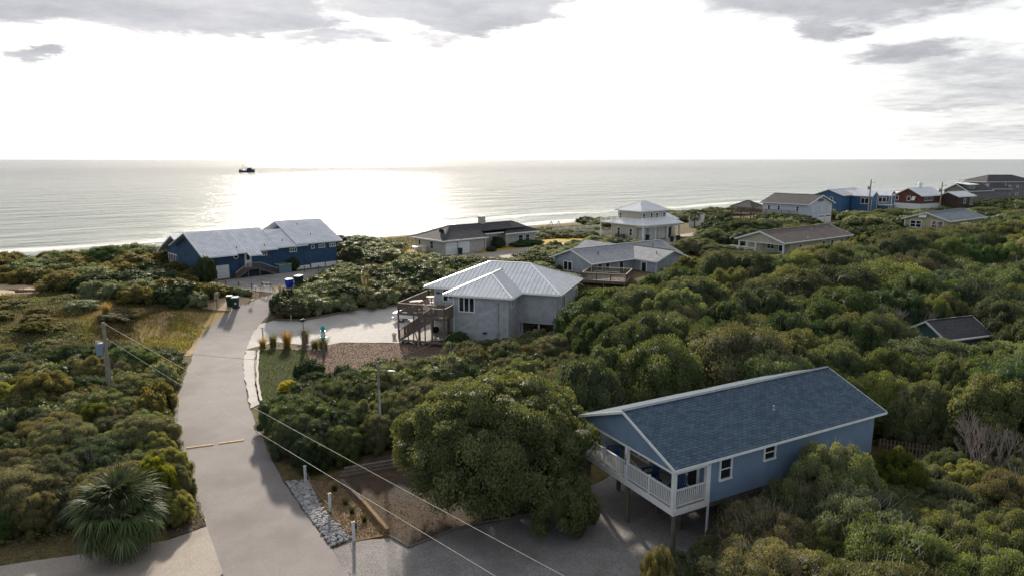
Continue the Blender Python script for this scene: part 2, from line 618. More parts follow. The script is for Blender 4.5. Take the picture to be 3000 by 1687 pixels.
OAK_BED = [(-10.6, 39.8), (-8.6, 37.0), (-6.7, 33.9), (-5.4, 32.7), (-3.2, 34.5), (.4, 35.8), (3.3, 38.3), (6, 44), (-2, 46), (-9.5, 44)]
sheet('leaf_litter_bed', OAK_BED, M_LITT, .03, .1)
CHIP_BED = [(-13.2, 40.4), (-10.7, 39.9), (-8.7, 37.0), (-6.8, 33.9), (-8.5, 33.3), (-11.2, 37.0)]
sheet('bark_chip_bed', CHIP_BED, M_CHIP, .038, .06)
CONC = [(-16.9, 34.7), (-18.4, 33.3), (-22.6, 31.9), (-27.5, 30.4), (-36, 28.2), (-36, 24.5), (-14.3, 29.5), (-14.2, 30.4)]
sheet('concrete_driveway', CONC, M_CONC, .055, .02)
LEFT_VERGE = [(-17.0, 34.8), (-18.4, 33.6), (-20.6, 37), (-24.9, 44.2), (-29, 53), (-30.6, 57.5), (-28.9, 56.2), (-26.7, 51.1), (-24.3, 46.5), (-21.3, 41.6)]
sheet('litter_verge', LEFT_VERGE, M_LITT, .03, .15)
DRY = [(-33.2, 68.0), (-35.0, 76.0), (-35.2, 82.6), (-38.5, 81.8), (-42.4, 81), (-43.6, 77.4), (-40.8, 72.5), (-37, 68.2)]
sheet('dry_grass_patch', DRY, M_DRY, .03, .3)
BIN_SAND = [(-35.0, 83.0), (-34.2, 86.0), (-33.8, 88.0), (-36.2, 88.6), (-39.4, 86), (-38.6, 83.0)]
sheet('sandy_verge', BIN_SAND, M_SAND, .032, .2)
SAND_L = [(-68.5, 85), (-62.6, 86.8), (-61.8, 89.0), (-64.5, 92.5), (-70, 95), (-80, 93), (-78, 86)]
sheet('sand_clearing', SAND_L, M_SAND, .03, .3)
SAND_M = [(-43.6, 77.8), (-44.6, 73.5), (-48, 72), (-50.5, 75.5), (-48.5, 80.5), (-44.6, 81.5)]
sheet('sandy_hollow', SAND_M, M_DRY, .03, .3)
RANCH_DRIVE = [(-12.6, 122.6), (-8.8, 120.2), (-3, 118.6), (.2, 120.5), (4.0, 125.5), (10, 134), (18, 143.2), (17, 148), (7, 141.4), (-1.4, 130.8), (-5.6, 126.2), (-8.6, 128.6)]
sheet('concrete_lane', RANCH_DRIVE, M_CONC, .05, .05)
RANCH_LAWN = [(-5.4, 126.5), (-1.4, 131.1), (7, 141.7), (17, 148.3), (13, 152), (5, 147), (1, 141.5), (-4.5, 133.5), (-7.8, 129.2)]
sheet('golden_lawn', RANCH_LAWN, M_GOLD, .04, .15)
RANCH_LAWN2 = [(-24, 128), (-18.5, 125), (-15.8, 127.6), (-20, 132.6)]
sheet('side_lawn', RANCH_LAWN2, M_GOLD, .04, .3)
CREAM_DRIVE = [(30, 138.5), (34, 141), (40, 150), (47, 159), (44.5, 163.5), (37, 157), (28, 146.6), (26, 141)]
sheet('cream_house_drive', CREAM_DRIVE, M_CONC, .05, .05)
WD_DRIVE = [(80.5, 183), (88, 190.6), (92.5, 186), (90, 177), (82, 171.6), (77.5, 174)]
sheet('garage_apron', WD_DRIVE, M_CONC, .05, .1)


# ------------------------------------------------------------------ sea
def sea_mat():
    m = bpy.data.materials.new('sea_water')
    m.use_nodes = True
    t = NT(m.node_tree)
    p = t.n['Principled BSDF']
    co = t.new('ShaderNodeTexCoord').outputs['Object']
    x, y, z = t.sep(co)[:3]
    d = t.m('SUBTRACT', t.m('MULTIPLY', t.m('SUBTRACT', y, 110.0), .788), t.m('MULTIPLY', t.m('ADD', x, 83.0), .616))
    al = t.m('ADD', t.m('MULTIPLY', t.m('ADD', x, 83.0), .788), t.m('MULTIPLY', t.m('SUBTRACT', y, 110.0), .616))
    q = t.comb(t.m('MULTIPLY', al, .35), d, 0.0)
    big = t.noise(q, .055, 3, .5)
    mid = t.noise(q, .35, 4, .6)
    fin = t.noise(co, 2.2, 4, .65)
    h = t.m('ADD', t.m('MULTIPLY', big, 4.0), t.m('ADD', t.m('MULTIPLY', mid, 1.1), t.m('MULTIPLY', fin, .14)))
    b = t.new('ShaderNodeBump', Strength=1.2, Distance=1.0)
    t.l.new(h, b.inputs['Height'])
    t.l.new(b.outputs[0], p.inputs['Normal'])
    # foam lines where the swell breaks
    warp = t.m('ADD', d, t.m('MULTIPLY', t.m('SUBTRACT', t.noise(q, .035, 4, .6), .5), 34.0))
    band = t.m('ADD', t.m('MULTIPLY', t.m('SINE', t.m('MULTIPLY', warp, .21)), .5), .5)
    near = t.m('MULTIPLY', t.ramp(d, 18.0, 36.0), t.m('SUBTRACT', 1.0, t.ramp(d, 70.0, 150.0)))
    lace = t.noise(q, .8, 6, .7)
    foam = t.ramp(t.m('ADD', t.m('MULTIPLY', band, .62), t.m('MULTIPLY', lace, .75)), .74, .98)
    foam = t.m('MULTIPLY', foam, near)
    soft = t.m('SUBTRACT', 1.0, t.ramp(d, 30.0, 260.0))
    body = t.mix(soft, (.14, .175, .155), (.28, .325, .285))
    body = t.mix(t.ramp(d, 250.0, 1400.0), body, (.085, .10, .095))
    patch = t.ramp(t.noise(q, .012, 4, .6), .35, .65)
    body = t.mix(t.m('MULTIPLY', patch, .35), body, (.24, .265, .245))
    t.l.new(t.mix(foam, body, (.86, .86, .83)), p.inputs['Base Color'])
    t.l.new(t.m('MULTIPLY_ADD', foam, .6, .13), p.inputs['Roughness'])
    p.inputs['IOR'].default_value = 1.10
    return m


def build_sea():
    # the near part is fine, the far part runs to the horizon
    rings = [0, 60, 140, 260, 420, 700, 1200, 2500, 6000, 15000, 40000, 80000]
    along = [-80000, -30000, -9000, -3000, -1200, -600, -300, -150, 0, 150, 300, 600, 1200, 3000, 9000, 30000, 80000]
    vs, fs = [], []
    for d in rings:
        for a in along:
            vs.append((-83 + .788 * a - .616 * d, 110 + .616 * a + .788 * d, -5.0))
    k = len(along)
    for i in range(len(rings) - 1):
        for j in range(k - 1):
            fs.append((i * k + j, i * k + j + 1, (i + 1) * k + j + 1, (i + 1) * k + j))
    me = bpy.data.meshes.new('sea')
    me.from_pydata(vs, [], fs)
    me.materials.append(sea_mat())
    me.update()
    tag(link('sea', me), kind='structure')


build_sea()


# low cloud added out of view over the sea to shade the far water
def build_clouds():
    rr = random.Random(21)
    m = mat('cloud_body', (.75, .76, .78), 1.0, .05, .002, spec=0)
    bm = bmesh.new()
    off = 1505 / math.tan(R(SUN_EL))
    ox, oy = off * math.sin(R(SUN_AZ)), off * math.cos(R(SUN_AZ))
    for i in range(90):
        dist = rr.uniform(1560, 2500)
        a = R(rr.uniform(-36, 12))
        x, y = dist * math.sin(a) + ox, dist * math.cos(a) + oy
        r_ = rr.uniform(90, 190)
        mt = Matrix.Translation((x, y, 1510 + rr.uniform(0, 60))) @ Matrix.Diagonal((r_ * 1.3, r_ * .8, r_ * .35, 1))
        bmesh.ops.create_icosphere(bm, subdivisions=2, radius=1.0, matrix=mt)
    me = bpy.data.meshes.new('unseen_cloud_bank')
    bm.to_mesh(me)
    bm.free()
    me.materials.append(m)
    for p in me.polygons:
        p.use_smooth = True
    tag(link('unseen_cloud_bank', me), kind='structure')


build_clouds()
# ------------------------------------------------------------------ paint
WHITE = mat('white_paint', (.78, .78, .77), .5, .06, 2)
OFFW = mat('cream_paint', (.60, .57, .50), .6, .08, 2)
M_WOOD = mat('weathered_wood', (.155, .125, .105), .9, .3, 2.5, spec=.1, fine=.4)
M_WOODL = mat('bleached_wood', (.40, .36, .31), .9, .2, 2.5, spec=.1, fine=.3)
M_PILE = mat('treated_pile', (.15, .125, .10), .9, .3, 2.0, spec=.1, fine=.4)
M_POLE = mat('grey_utility_pole', (.26, .23, .19), .9, .25, 2.0, spec=.1, fine=.4)
M_TIMB = mat('landscape_timber', (.21, .145, .075), .9, .3, 2.2, spec=.1, fine=.4)
M_DARK = mat('dark_metal', (.03, .03, .034), .5, .2, 3)
M_STEEL = mat('galvanised_steel', (.42, .43, .44), .45, .12, 4, metal=.6)
M_SEAM = mat('shaded_seam_metal', (.44, .45, .49), .45, .1, 2)  # seam shading put into the colour, darker than the panels
M_ROOFW = mat('pale_metal_roof', (.88, .88, .89), .38, .10, .9, spec=.5)
M_ROOFG = mat('grey_metal_roof', (.72, .72, .77), .42, .13, .9, spec=.5)
M_SH_BLUE = shingle_mat('slate_blue_shingle', (.09, .125, .165))
M_SH_GREY = shingle_mat('pale_grey_shingle', (.30, .31, .335), .15)
M_SH_CHAR = shingle_mat('charcoal_shingle', (.085, .082, .088), .2)
M_SH_BRWN = shingle_mat('brown_shingle', (.155, .13, .12), .2)
M_SH_GRB = shingle_mat('blue_grey_shingle', (.16, .19, .23), .2)
M_SD_GREY = siding_mat('grey_plywood_siding', (.42, .435, .465), .3, True, .5, .16)
M_SD_BATT = siding_mat('grey_batten_siding', (.36, .39, .435), .32, True, .9, .16)
M_SD_BLUE = siding_mat('blue_shake_siding', (.038, .088, .165), .2, False, .8, .2)
M_SD_BLU2 = siding_mat('mid_blue_siding', (.05, .13, .25), .2, False, .6, .15)
M_SD_SLATE = siding_mat('slate_clapboard', (.17, .24, .335), .15, False, .5)
M_SD_BRICK = siding_mat('pale_brick_wall', (.46, .44, .41), .09, False, .3, .12)
M_SD_CREAM = siding_mat('cream_clapboard', (.50, .47, .385), .16, False, .5)
M_SD_YEL = siding_mat('soft_yellow_siding', (.47, .44, .23), .2, True, .4)
M_SD_TAN = siding_mat('tan_siding', (.47, .45, .36), .2, False, .4)
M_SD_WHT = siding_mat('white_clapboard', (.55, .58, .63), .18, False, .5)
M_SD_RED = siding_mat('cedar_brown_siding', (.155, .058, .04), .18, False, .7, .25)
M_SD_DRK = siding_mat('dark_brown_siding', (.075, .05, .042), .18, False, .7, .2)
M_SD_SHK = siding_mat('grey_shake_siding', (.22, .21, .215), .2, False, .8, .2)
M_TEAL = siding_mat('blue_green_siding', (.11, .20, .22), .2, False, .5)
M_BOARD = mat('slate_siding_board', (.165, .235, .335), .55, .08, 1.0)
M_TAB = [mat('shingle_tab_a', (.078, .112, .150), .9, .2, 2, spec=.12, fine=.5), mat('shingle_tab_b', (.092, .129, .169), .9, .2, 2, spec=.12, fine=.5), mat('shingle_tab_c', (.069, .101, .138), .9, .2, 2, spec=.12, fine=.5)]
GLASS = glass_mat()


def win(par, o, u, n, w, h, cols=1, rows=1, frame=None, fw=.09, name='window', glass=None, dep=.07):
    """a window on a wall: o = middle of the sill, u to the right, n outwards; a frame with a pane in each opening"""
    frame = frame or WHITE
    o, u, n = Vector(o), Vector(u).normalized(), Vector(n).normalized()
    up = Vector((0, 0, 1))

    def q(b, x0, x1, z0, z1, d0, d1):
        vs = [o + u * x + up * z + n * d for d in (d0, d1) for (x, z) in ((x0, z0), (x1, z0), (x1, z1), (x0, z1))]
        b.add(vs, [(3, 2, 1, 0), (4, 5, 6, 7), (0, 1, 5, 4), (1, 2, 6, 5), (2, 3, 7, 6), (3, 0, 4, 7)])
    b = B()
    q(b, -w / 2, -w / 2 + fw, fw, h - fw, -.02, dep)
    q(b, w / 2 - fw, w / 2, fw, h - fw, -.02, dep)
    q(b, -w / 2 - .02, w / 2 + .02, 0, fw, -.02, dep + .03)
    q(b, -w / 2 - .01, w / 2 + .01, h - fw, h, -.02, dep + .01)
    iw = (w - 2 * fw - (cols - 1) * fw) / cols
    bar = fw * .5
    ih = (h - 2 * fw - (rows - 1) * bar) / rows
    for c in range(1, cols):
        x = -w / 2 + fw + c * iw + (c - 1) * fw
        q(b, x, x + fw, fw, h - fw, -.02, dep - .005)
    for c in range(cols):
        x = -w / 2 + fw + c * (iw + fw)
        for r_ in range(1, rows):
            z = fw + r_ * ih + (r_ - 1) * bar
            q(b, x, x + iw, z, z + bar, -.02, dep - .012)
    f = b.obj(name, frame, par)
    for c in range(cols):
        for r_ in range(rows):
            x = -w / 2 + fw + c * (iw + fw)
            z = fw + r_ * (ih + bar)
            p = B()
            q(p, x, x + iw, z, z + ih, 0, .015)
            p.obj('pane', glass or GLASS, f)
    return f


def garage(par, o, u, n, w, h, m=None, name='garage_door', rows=4):
    """a sectional door: trim frame, with each panel row its own piece"""
    o, u, n = Vector(o), Vector(u).normalized(), Vector(n).normalized()
    up = Vector((0, 0, 1))

    def q(b, x0, x1, z0, z1, d0, d1):
        vs = [o + u * x + up * z + n * d for d in (d0, d1) for (x, z) in ((x0, z0), (x1, z0), (x1, z1), (x0, z1))]
        b.add(vs, [(3, 2, 1, 0), (4, 5, 6, 7), (0, 1, 5, 4), (1, 2, 6, 5), (2, 3, 7, 6), (3, 0, 4, 7)])
    b = B()
    q(b, -w / 2 - .12, -w / 2, 0, h, -.02, .06)
    q(b, w / 2, w / 2 + .12, 0, h, -.02, .06)
    q(b, -w / 2 - .12, w / 2 + .12, h, h + .12, -.02, .065)
    f = b.obj(name, m or WHITE, par)
    k = h / rows
    for r_ in range(rows):
        p = B()
        q(p, -w / 2, w / 2, r_ * k + .012, (r_ + 1) * k - .012, -.01, .03)
        p.obj('door_panel', m or WHITE, f)
    return f


def clip(poly, e, a, keep_above):
    out = []
    n = len(poly)
    for i in range(n):
        p, q = poly[i], poly[(i + 1) % n]
        dp, dq = p.dot(e) - a, q.dot(e) - a
        if not keep_above:
            dp, dq = -dp, -dq
        if dp >= 0:
            out.append(p)
        if (dp >= 0) != (dq >= 0):
            out.append(p.lerp(q, dp / (dp - dq)))
    return out


def panels(par, poly, e, pitch, m, name='roof_panel', rib=.042):
    """standing seam metal: each strip between two seams is one piece with its raised seam"""
    poly = [Vector(p) for p in poly]
    e = Vector(e).normalized()
    nrm = (poly[1] - poly[0]).cross(poly[2] - poly[0]).normalized()
    if nrm.z < 0:
        nrm = -nrm
    sl = nrm.cross(e).normalized()
    if sl.z < 0:
        sl = -sl
    lo, hi = min(p.dot(e) for p in poly), max(p.dot(e) for p in poly)
    k = max(1, round((hi - lo) / pitch))
    st = (hi - lo) / k
    for i in range(k):
        a = lo + i * st
        s = clip(clip(poly, e, a + .002, True), e, a + st - .002, False)
        if len(s) < 3:
            continue
        b = B()
        b.prism([p + nrm * .006 for p in s], nrm * .012)
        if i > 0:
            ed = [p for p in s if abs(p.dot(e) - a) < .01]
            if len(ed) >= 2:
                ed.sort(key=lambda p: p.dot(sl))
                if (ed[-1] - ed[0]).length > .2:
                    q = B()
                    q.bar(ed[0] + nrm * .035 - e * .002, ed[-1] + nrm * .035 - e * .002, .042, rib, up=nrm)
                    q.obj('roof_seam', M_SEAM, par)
        b.obj(name, m, par)


def slab(b, poly, th):
    """a roof face with thickness below it"""
    return b.prism(poly, (0, 0, -th))


def gable_roof(par, x0, x1, y0, y1, ze, rise, m, trim=None, th=.16, metal=None, trimw=.16, gut=True):
    """ridge along x; ze = top of the roof at the eaves"""
    trim = trim or WHITE
    yc = (y0 + y1) / 2
    A = [(x0, y0, ze), (x1, y0, ze), (x1, yc, ze + rise), (x0, yc, ze + rise)]
    C_ = [(x0, yc, ze + rise), (x1, yc, ze + rise), (x1, y1, ze), (x0, y1, ze)]
    b = B()
    slab(b, A, th)
    slab(b, C_, th)
    r = b.obj('roof', m, par)
    if metal:
        panels(r, A, (1, 0, 0), metal, m)
        panels(r, C_, (1, 0, 0), metal, m)
    c = B()
    c.bar((x0, yc, ze + rise + .03), (x1, yc, ze + rise + .03), .28, .05)
    c.obj('ridge_cap', m, r)
    for (y, s) in ((y0, -1), (y1, 1)):
        t = B()
        t.box(x0 - .02, x1 + .02, *sorted((y + s * .004, y + s * .05)), ze - trimw - .06, ze - .02)
        t.obj('fascia', trim, par)
        if gut:
            g = B()
            g.box(x0, x1, *sorted((y + s * .055, y + s * .16)), ze - .16, ze - .05)
            g.obj('gutter', trim, par)
    for (x, s) in ((x0, -1), (x1, 1)):
        for (y, k) in ((y0, 1), (y1, -1)):
            t = B()
            t.prism([(x + s * .004, y, ze + .012), (x + s * .004, yc, ze + rise + .012), (x + s * .004, yc, ze + rise - trimw - .05), (x + s * .004, y, ze - trimw - .05)], (s * .05, 0, 0))
            t.obj('rake_board', trim, par)
    return r


def gable_wall(par, x0, x1, y0, y1, z0, ey0, ey1, ze, rise, m, th=.17, name='wall'):
    """pentagon body below a gable roof with outer eaves at ey0/ey1"""
    yc = (ey0 + ey1) / 2
    k = rise / (yc - ey0)
    zr = lambda y: ze + k * (min(y, 2 * yc - y) - ey0) - th - .02
    pts = [(x0, y0, z0), (x0, y1, z0), (x0, y1, zr(y1)), (x0, yc, zr(yc)), (x0, y0, zr(y0))]
    b = B()
    b.prism(pts, (x1 - x0, 0, 0))
    return b.obj(name, m, par)


def hip_roof(par, x0, x1, y0, y1, ze, rise, m, run0=None, run1=None, th=.16, metal=None, trim=None, trimw=.16, gut=True):
    """hipped roof; ridge along x between x0+run0 and x1-run1"""
    trim = trim or WHITE
    yc = (y0 + y1) / 2
    run0 = (y1 - y0) / 2 if run0 is None else run0
    run1 = (y1 - y0) / 2 if run1 is None else run1
    a, c = (x0 + run0, yc, ze + rise), (x1 - run1, yc, ze + rise)
    p = [(x0, y0, ze), (x1, y0, ze), (x1, y1, ze), (x0, y1, ze)]
    flat = abs(c[0] - a[0]) < .05
    if flat:
        c = a
    F = [([p[0], p[1], c, a] if not flat else [p[0], p[1], a], (1, 0, 0)), ([p[1], p[2], c], (0, 1, 0)), ([p[2], p[3], a, c] if not flat else [p[2], p[3], a], (1, 0, 0)), ([p[3], p[0], a], (0, 1, 0))]
    b = B()
    for f, e in F:
        slab(b, f, th)
    r = b.obj('roof', m, par)
    if metal:
        for f, e in F:
            panels(r, f, e, metal, m)
    for q0, q1 in ((p[0], a), (p[3], a), (p[1], c), (p[2], c)) + (() if flat else ((a, c),)):
        t = B()
        t.bar(Vector(q0) + Vector((0, 0, .035)), Vector(q1) + Vector((0, 0, .035)), .22, .05)
        t.obj('ridge_cap', m, r)
    for i in range(4):
        q0, q1 = Vector(p[i]), Vector(p[(i + 1) % 4])
        d = (q1 - q0).normalized()
        n = Vector((d.y, -d.x, 0))
        t = B()
        off = n * .03 + Vector((0, 0, -.02 - trimw / 2))
        t.bar(q0 + off - d * .04, q1 + off + d * .04, .045, trimw)
        t.obj('fascia', trim, par)
        if gut:
            g = B()
            off = n * .11 + Vector((0, 0, -.11))
            g.bar(q0 + off, q1 + off, .1, .11)
            g.obj('gutter', trim, par)
    return r


def railing(par, pts, h=1.0, m=None, pitch=.14, bal=(.04, .04), top=(.09, .06), name='railing', post=.1, every=1.9, cap=None, z_low=.1, own_posts=True):
    """top rail, bottom rail and single balusters along a run of floor points; balusters are pieces of the railing"""
    m = m or M_WOOD
    root = None
    for a, b_ in zip(pts[:-1], pts[1:]):
        a, b_ = Vector(a), Vector(b_)
        L = (b_ - a).length
        d = (b_ - a) / L
        up = Vector((0, 0, 1))
        r = B()
        r.bar(a + up * z_low, b_ + up * z_low, top[0] * .6, top[1])
        rail = r.obj(name, m, par)
        t = B()
        t.bar(a + up * h, b_ + up * h, top[0] * 1.5, top[1])
        t.obj('handrail', cap or m, rail)
        n = max(1, int(L / pitch))
        bb = B()
        bb.box(-bal[0] / 2, bal[0] / 2, -bal[1] / 2, bal[1] / 2, 0, h - z_low - top[1])
        bme = bb.mesh('baluster', m)
        ang = math.atan2(d.y, d.x)
        for i in range(1, n):
            q = a + d * (L * i / n) + up * (z_low + top[1] / 2)
            link('baluster', bme, rail, q, ang)
        if own_posts:
            k = max(1, round(L / every))
            for i in range(k + 1):
                q = a + d * (L * i / k)
                pb = B()
                pb.box(-post / 2, post / 2, -post / 2, post / 2, -.02, h + .06)
                pb.obj('rail_post', m, rail, q, ang)
    return root


def post(par, x, y, z0, z1, w=.14, m=None, name='post', round_=False):
    b = B()
    if round_:
        b.tube((x, y, z0), (x, y, z1), w / 2, w / 2 * .92, 10)
    else:
        b.box(x - w / 2, x + w / 2, y - w / 2, y + w / 2, z0, z1)
    return b.obj(name, m or M_WOOD, par)


def planks(par, x0, x1, y0, y1, z, m, pitch=.15, along='x', th=.035, name='deck_board', gap=.012):
    """floor boards, one piece each"""
    n = max(1, round(((y1 - y0) if along == 'x' else (x1 - x0)) / pitch))
    for i in range(n):
        b = B()
        if along == 'x':
            w = (y1 - y0) / n
            b.box(x0, x1, y0 + i * w, y0 + (i + 1) * w - gap, z - th, z)
        else:
            w = (x1 - x0) / n
            b.box(x0 + i * w, x0 + (i + 1) * w - gap, y0, y1, z - th, z)
        b.obj(name, m, par)


def downspout(par, pts, m=None, r=.045):
    b = B()
    for a, c in zip(pts[:-1], pts[1:]):
        b.bar(a, c, r * 2, r * 2)
    return b.obj('downspout', m or WHITE, par)


def vent_pipe(par, p, m=None, h=.45, r=.05):
    b = B()
    b.tube(p, (p[0], p[1], p[2] + h), r, r, 8)
    b.tube((p[0], p[1], p[2] - .05), (p[0], p[1], p[2] + .06), r * 2.4, r * 1.3, 8)
    return b.obj('vent_pipe', m or M_DARK, par)
# ================================================================== 1. the house on stilts, lower right
def house_on_stilts():
    H = thing('stilt_house', 'slate blue house on stilts with white railed porch and blue shingle roof', 'house', (8.01, 31.35, 0), R(28.36))
    L, Wd, ze, rise = 16.7, 8.43, 5.0, 1.64
    yc = Wd / 2
    k = rise / yc
    zr = lambda y: ze + k * min(y, Wd - y)
    # main body
    x0 = 2.65
    w = gable_wall(H, x0, L - .4, .5, Wd - .5, 2.3, 0, Wd, ze, rise, M_SD_SLATE)
    # clapboards on the long wall facing the trees
    bb = B()
    nrow = 15
    for i in range(nrow):
        z0_ = 2.32 + i * .155
        b = B()
        xs_ = [x0, x0 + 4.4, x0 + 9.1, L - .4]
        b.add([(x0, .497, z0_), (L - .4, .497, z0_), (L - .4, .445, z0_), (x0, .445, z0_), (x0, .497, z0_ + .135), (L - .4, .497, z0_ + .135), (L - .4, .488, z0_ + .135), (x0, .488, z0_ + .135)],
              [(0, 1, 2, 3), (7, 6, 5, 4), (3, 2, 6, 7), (0, 4, 5, 1), (0, 3, 7, 4), (1, 5, 6, 2)])
        b.obj('siding_board', M_BOARD, w)
    # front gable above the porch beam
    gx = .34
    g = B()
    g.prism([(gx, .35, 4.62), (gx, Wd - .35, 4.62), (gx, Wd - .35, zr(.35) - .2), (gx, yc, zr(yc) - .2), (gx, .35, zr(.35) - .2)], (.12, 0, 0))
    gab = g.obj('gable', M_SD_SLATE, H)
    z = 4.72
    while z < zr(yc) - .3:
        za = z + .13
        half = lambda zz: max(0.0, (zz - (ze - .22)) / k) if zz > ze - .22 else .36
        ya0, ya1 = max(.36, half(z)), max(.36, half(za))
        b = B()
        b.add([(gx - .055, ya0, z), (gx - .055, Wd - ya0, z), (gx - .006, Wd - ya1, za), (gx - .006, ya1, za), (gx - .002, ya0, z), (gx - .002, Wd - ya0, z), (gx - .002, Wd - ya1, za), (gx - .002, ya1, za)],
              [(0, 1, 2, 3), (7, 6, 5, 4), (0, 4, 5, 1), (1, 5, 6, 2), (2, 6, 7, 3), (3, 7, 4, 0)])
        b.obj('siding_board', M_BOARD, gab)
        z += .155
    # roof and its shingles
    roof = gable_roof(H, 0, L, 0, Wd, ze, rise, M_SH_BLUE, th=.13, trimw=.09, gut=False)
    sl = math.sqrt(1 + k * k)
    ex, tw = .185, .36
    tabs = []
    rows = int(yc * sl / ex)
    cols = int(L / tw)
    rr = random.Random(5)
    for r_ in range(rows):
        for c in range(cols + 1):
            tabs.append((r_, c))
    camL = Vector((-8.01 * math.cos(R(28.36)) - 31.35 * math.sin(R(28.36)), 8.01 * math.sin(R(28.36)) - 31.35 * math.cos(R(28.36)), 20))

    def tab(r_, c):
        off = (r_ % 2) * tw / 2
        xa, xb = max(.01, c * tw - off + .012), min(L - .01, (c + 1) * tw - off - .012)
        if xb - xa < .05:
            return None
        s0, s1 = r_ * ex, min(yc * sl - .02, (r_ + 1) * ex + .02)
        lift = .03 + rr.uniform(-.006, .01)
        pt = lambda x, s, d: (x, s / sl - d * k / sl, ze + s / sl * k + d / sl)
        return [pt(xa, s0, lift), pt(xb, s0, lift), pt(xb, s1, .012), pt(xa, s1, .012), pt(xa, s0, .002), pt(xb, s0, .002), pt(xb, s1, .002), pt(xa, s1, .002)]
    FS = [(0, 1, 2, 3), (0, 4, 5, 1), (1, 5, 6, 2), (3, 7, 4, 0)]
    items = []
    for (r_, c) in tabs:
        v = tab(r_, c)
        if v:
            cen = Vector(v[0]).lerp(Vector(v[2]), .5)
            items.append(((cen - camL).length, v))
    items.sort(key=lambda q: q[0])
    for i, (d, v) in enumerate(items[:290]):
        b = B()
        b.add(v, FS)
        b.obj('shingle', M_TAB[rr.choice((0, 0, 1, 1, 2))], roof, fix=False)
    rest = [B(), B(), B()]
    for (d, v) in items[290:]:
        rest[rr.choice((0, 0, 1, 1, 2))].add(v, FS)
    me = B()
    sizes = []
    for q in rest:
        me.add(q.v, q.f)
        sizes.append(len(q.f))
    o = me.obj('shingles', M_TAB[0], roof, fix=False)
    o.data.materials.append(M_TAB[1])
    o.data.materials.append(M_TAB[2])
    n0 = 0
    for i, s in enumerate(sizes):
        for p in o.data.polygons[n0:n0 + s]:
            p.material_index = i
        n0 += s
    o['kind'] = 'stuff'
    vent_pipe(roof, (9.2, 2.05, ze + 2.05 * k), M_STEEL, .25, .05)
    # porch
    fz = 2.62
    planks(H, .36, x0, .4, Wd - .4, fz, M_WOODL, .15, 'y', name='porch_board')
    b = B()
    b.box(.30, .355, .30, Wd - .3, 2.28, 2.60)
    b.box(.36, x0 + .1, .30, .355, 2.28, 2.60)
    b.obj('porch_skirt', WHITE, H)
    b = B()
    b.box(.33, .47, .36, Wd - .36, 4.48, 4.62)
    b.box(.48, x0, .36, .50, 4.48, 4.62)
    b.obj('porch_beam', WHITE, H)
    b = B()
    b.box(.48, x0 - .01, .51, Wd - .5, 4.70, 4.73)
    b.obj('porch_ceiling', WHITE, H)
    for (x, y) in ((.40, .43), (.40, 4.22), (.40, Wd - .43), (x0 - .05, .43)):
        post(H, x, y, 2.58, 4.50, .20, WHITE, 'porch_post')
    tw_ = [(.40, 4.10, fz), (.40, .55, fz)]
    railing(H, [(.40, 4.10, fz), (.40, 2.38, fz)], .95, WHITE, .13, (.045, .045), (.07, .06), own_posts=False)
    railing(H, [(.40, 2.26, fz), (.40, .55, fz)], .95, WHITE, .13, (.045, .045), (.07, .06), own_posts=False)
    railing(H, [(.40, Wd - .55, fz), (.40, 6.40, fz)], .95, WHITE, .13, (.045, .045), (.07, .06), own_posts=False)
    railing(H, [(.40, 6.26, fz), (.40, 4.34, fz)], .95, WHITE, .13, (.045, .045), (.07, .06), own_posts=False)
    railing(H, [(.55, .43, fz), (x0 - .18, .43, fz)], .95, WHITE, .13, (.045, .045), (.07, .06), own_posts=False)
    for y in (2.32, 6.33):
        post(H, .40, y, 2.6, 3.68, .11, WHITE, 'rail_post')
    # left end wall of the porch, in white clapboard
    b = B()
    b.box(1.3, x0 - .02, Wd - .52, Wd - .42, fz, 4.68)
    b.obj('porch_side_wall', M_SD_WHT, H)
    # french doors and porch windows
    win(H, (x0, 5.95, fz + .05), (0, -1, 0), (-1, 0, 0), 1.9, 2.0, 2, 1, WHITE, .14, 'french_door', dep=.05)
    win(H, (x0, 3.2, 3.3), (0, -1, 0), (-1, 0, 0), 1.3, 1.2, 1, 2, WHITE, .1)
    win(H, (x0, 1.5, fz + .05), (0, -1, 0), (-1, 0, 0), 1.0, 2.0, 1, 1, WHITE, .16, 'porch_door', dep=.05)
    # side windows
    win(H, (3.92, .46, 3.38), (1, 0, 0), (0, -1, 0), .92, 1.28, 1, 2, WHITE, .10)
    win(H, (7.2, .46, 3.78), (1, 0, 0), (0, -1, 0), .95, .95, 1, 2, WHITE, .10)
    downspout(H, [(2.95, .02, 4.86), (2.85, .38, 4.70), (2.78, .42, 4.6), (2.78, .42, .25)])
    # house number, one below the other on the middle post
    for i, ch in enumerate('106'):
        c = bpy.data.curves.new('house_number', 'FONT')
        c.body = ch
        c.size = .27
        c.extrude = .008
        c.align_x = 'CENTER'
        o = bpy.data.objects.new('house_number', c)
        COL.objects.link(o)
        dg = bpy.context.evaluated_depsgraph_get()
        me_ = bpy.data.meshes.new_from_object(o.evaluated_get(dg))
        bpy.data.objects.remove(o)
        me_.materials.clear()
        me_.materials.append(M_DARK)
        nb = link('house_number', me_, H)
        nb.matrix_local = Matrix(((0, 0, -1, .292), (-1, 0, 0, 4.22), (0, 1, 0, 3.92 - .21 * i), (0, 0, 0, 1)))
    # pilings
    for (x, y) in ((.5, .45), (.5, 4.2), (.5, 8.0), (2.55, 2.2), (2.55, 4.15), (2.4, 7.5), (6, .8), (6, 4.2), (6, 7.6), (10, .8), (10, 4.2), (10, 7.6), (14, .8), (14, 4.2), (14, 7.6)):
        post(H, x, y, -.1, 2.29, .27, M_PILE, 'piling', True)
    b = B()
    b.box(.5, L - .6, .55, .75, 2.0, 2.25)
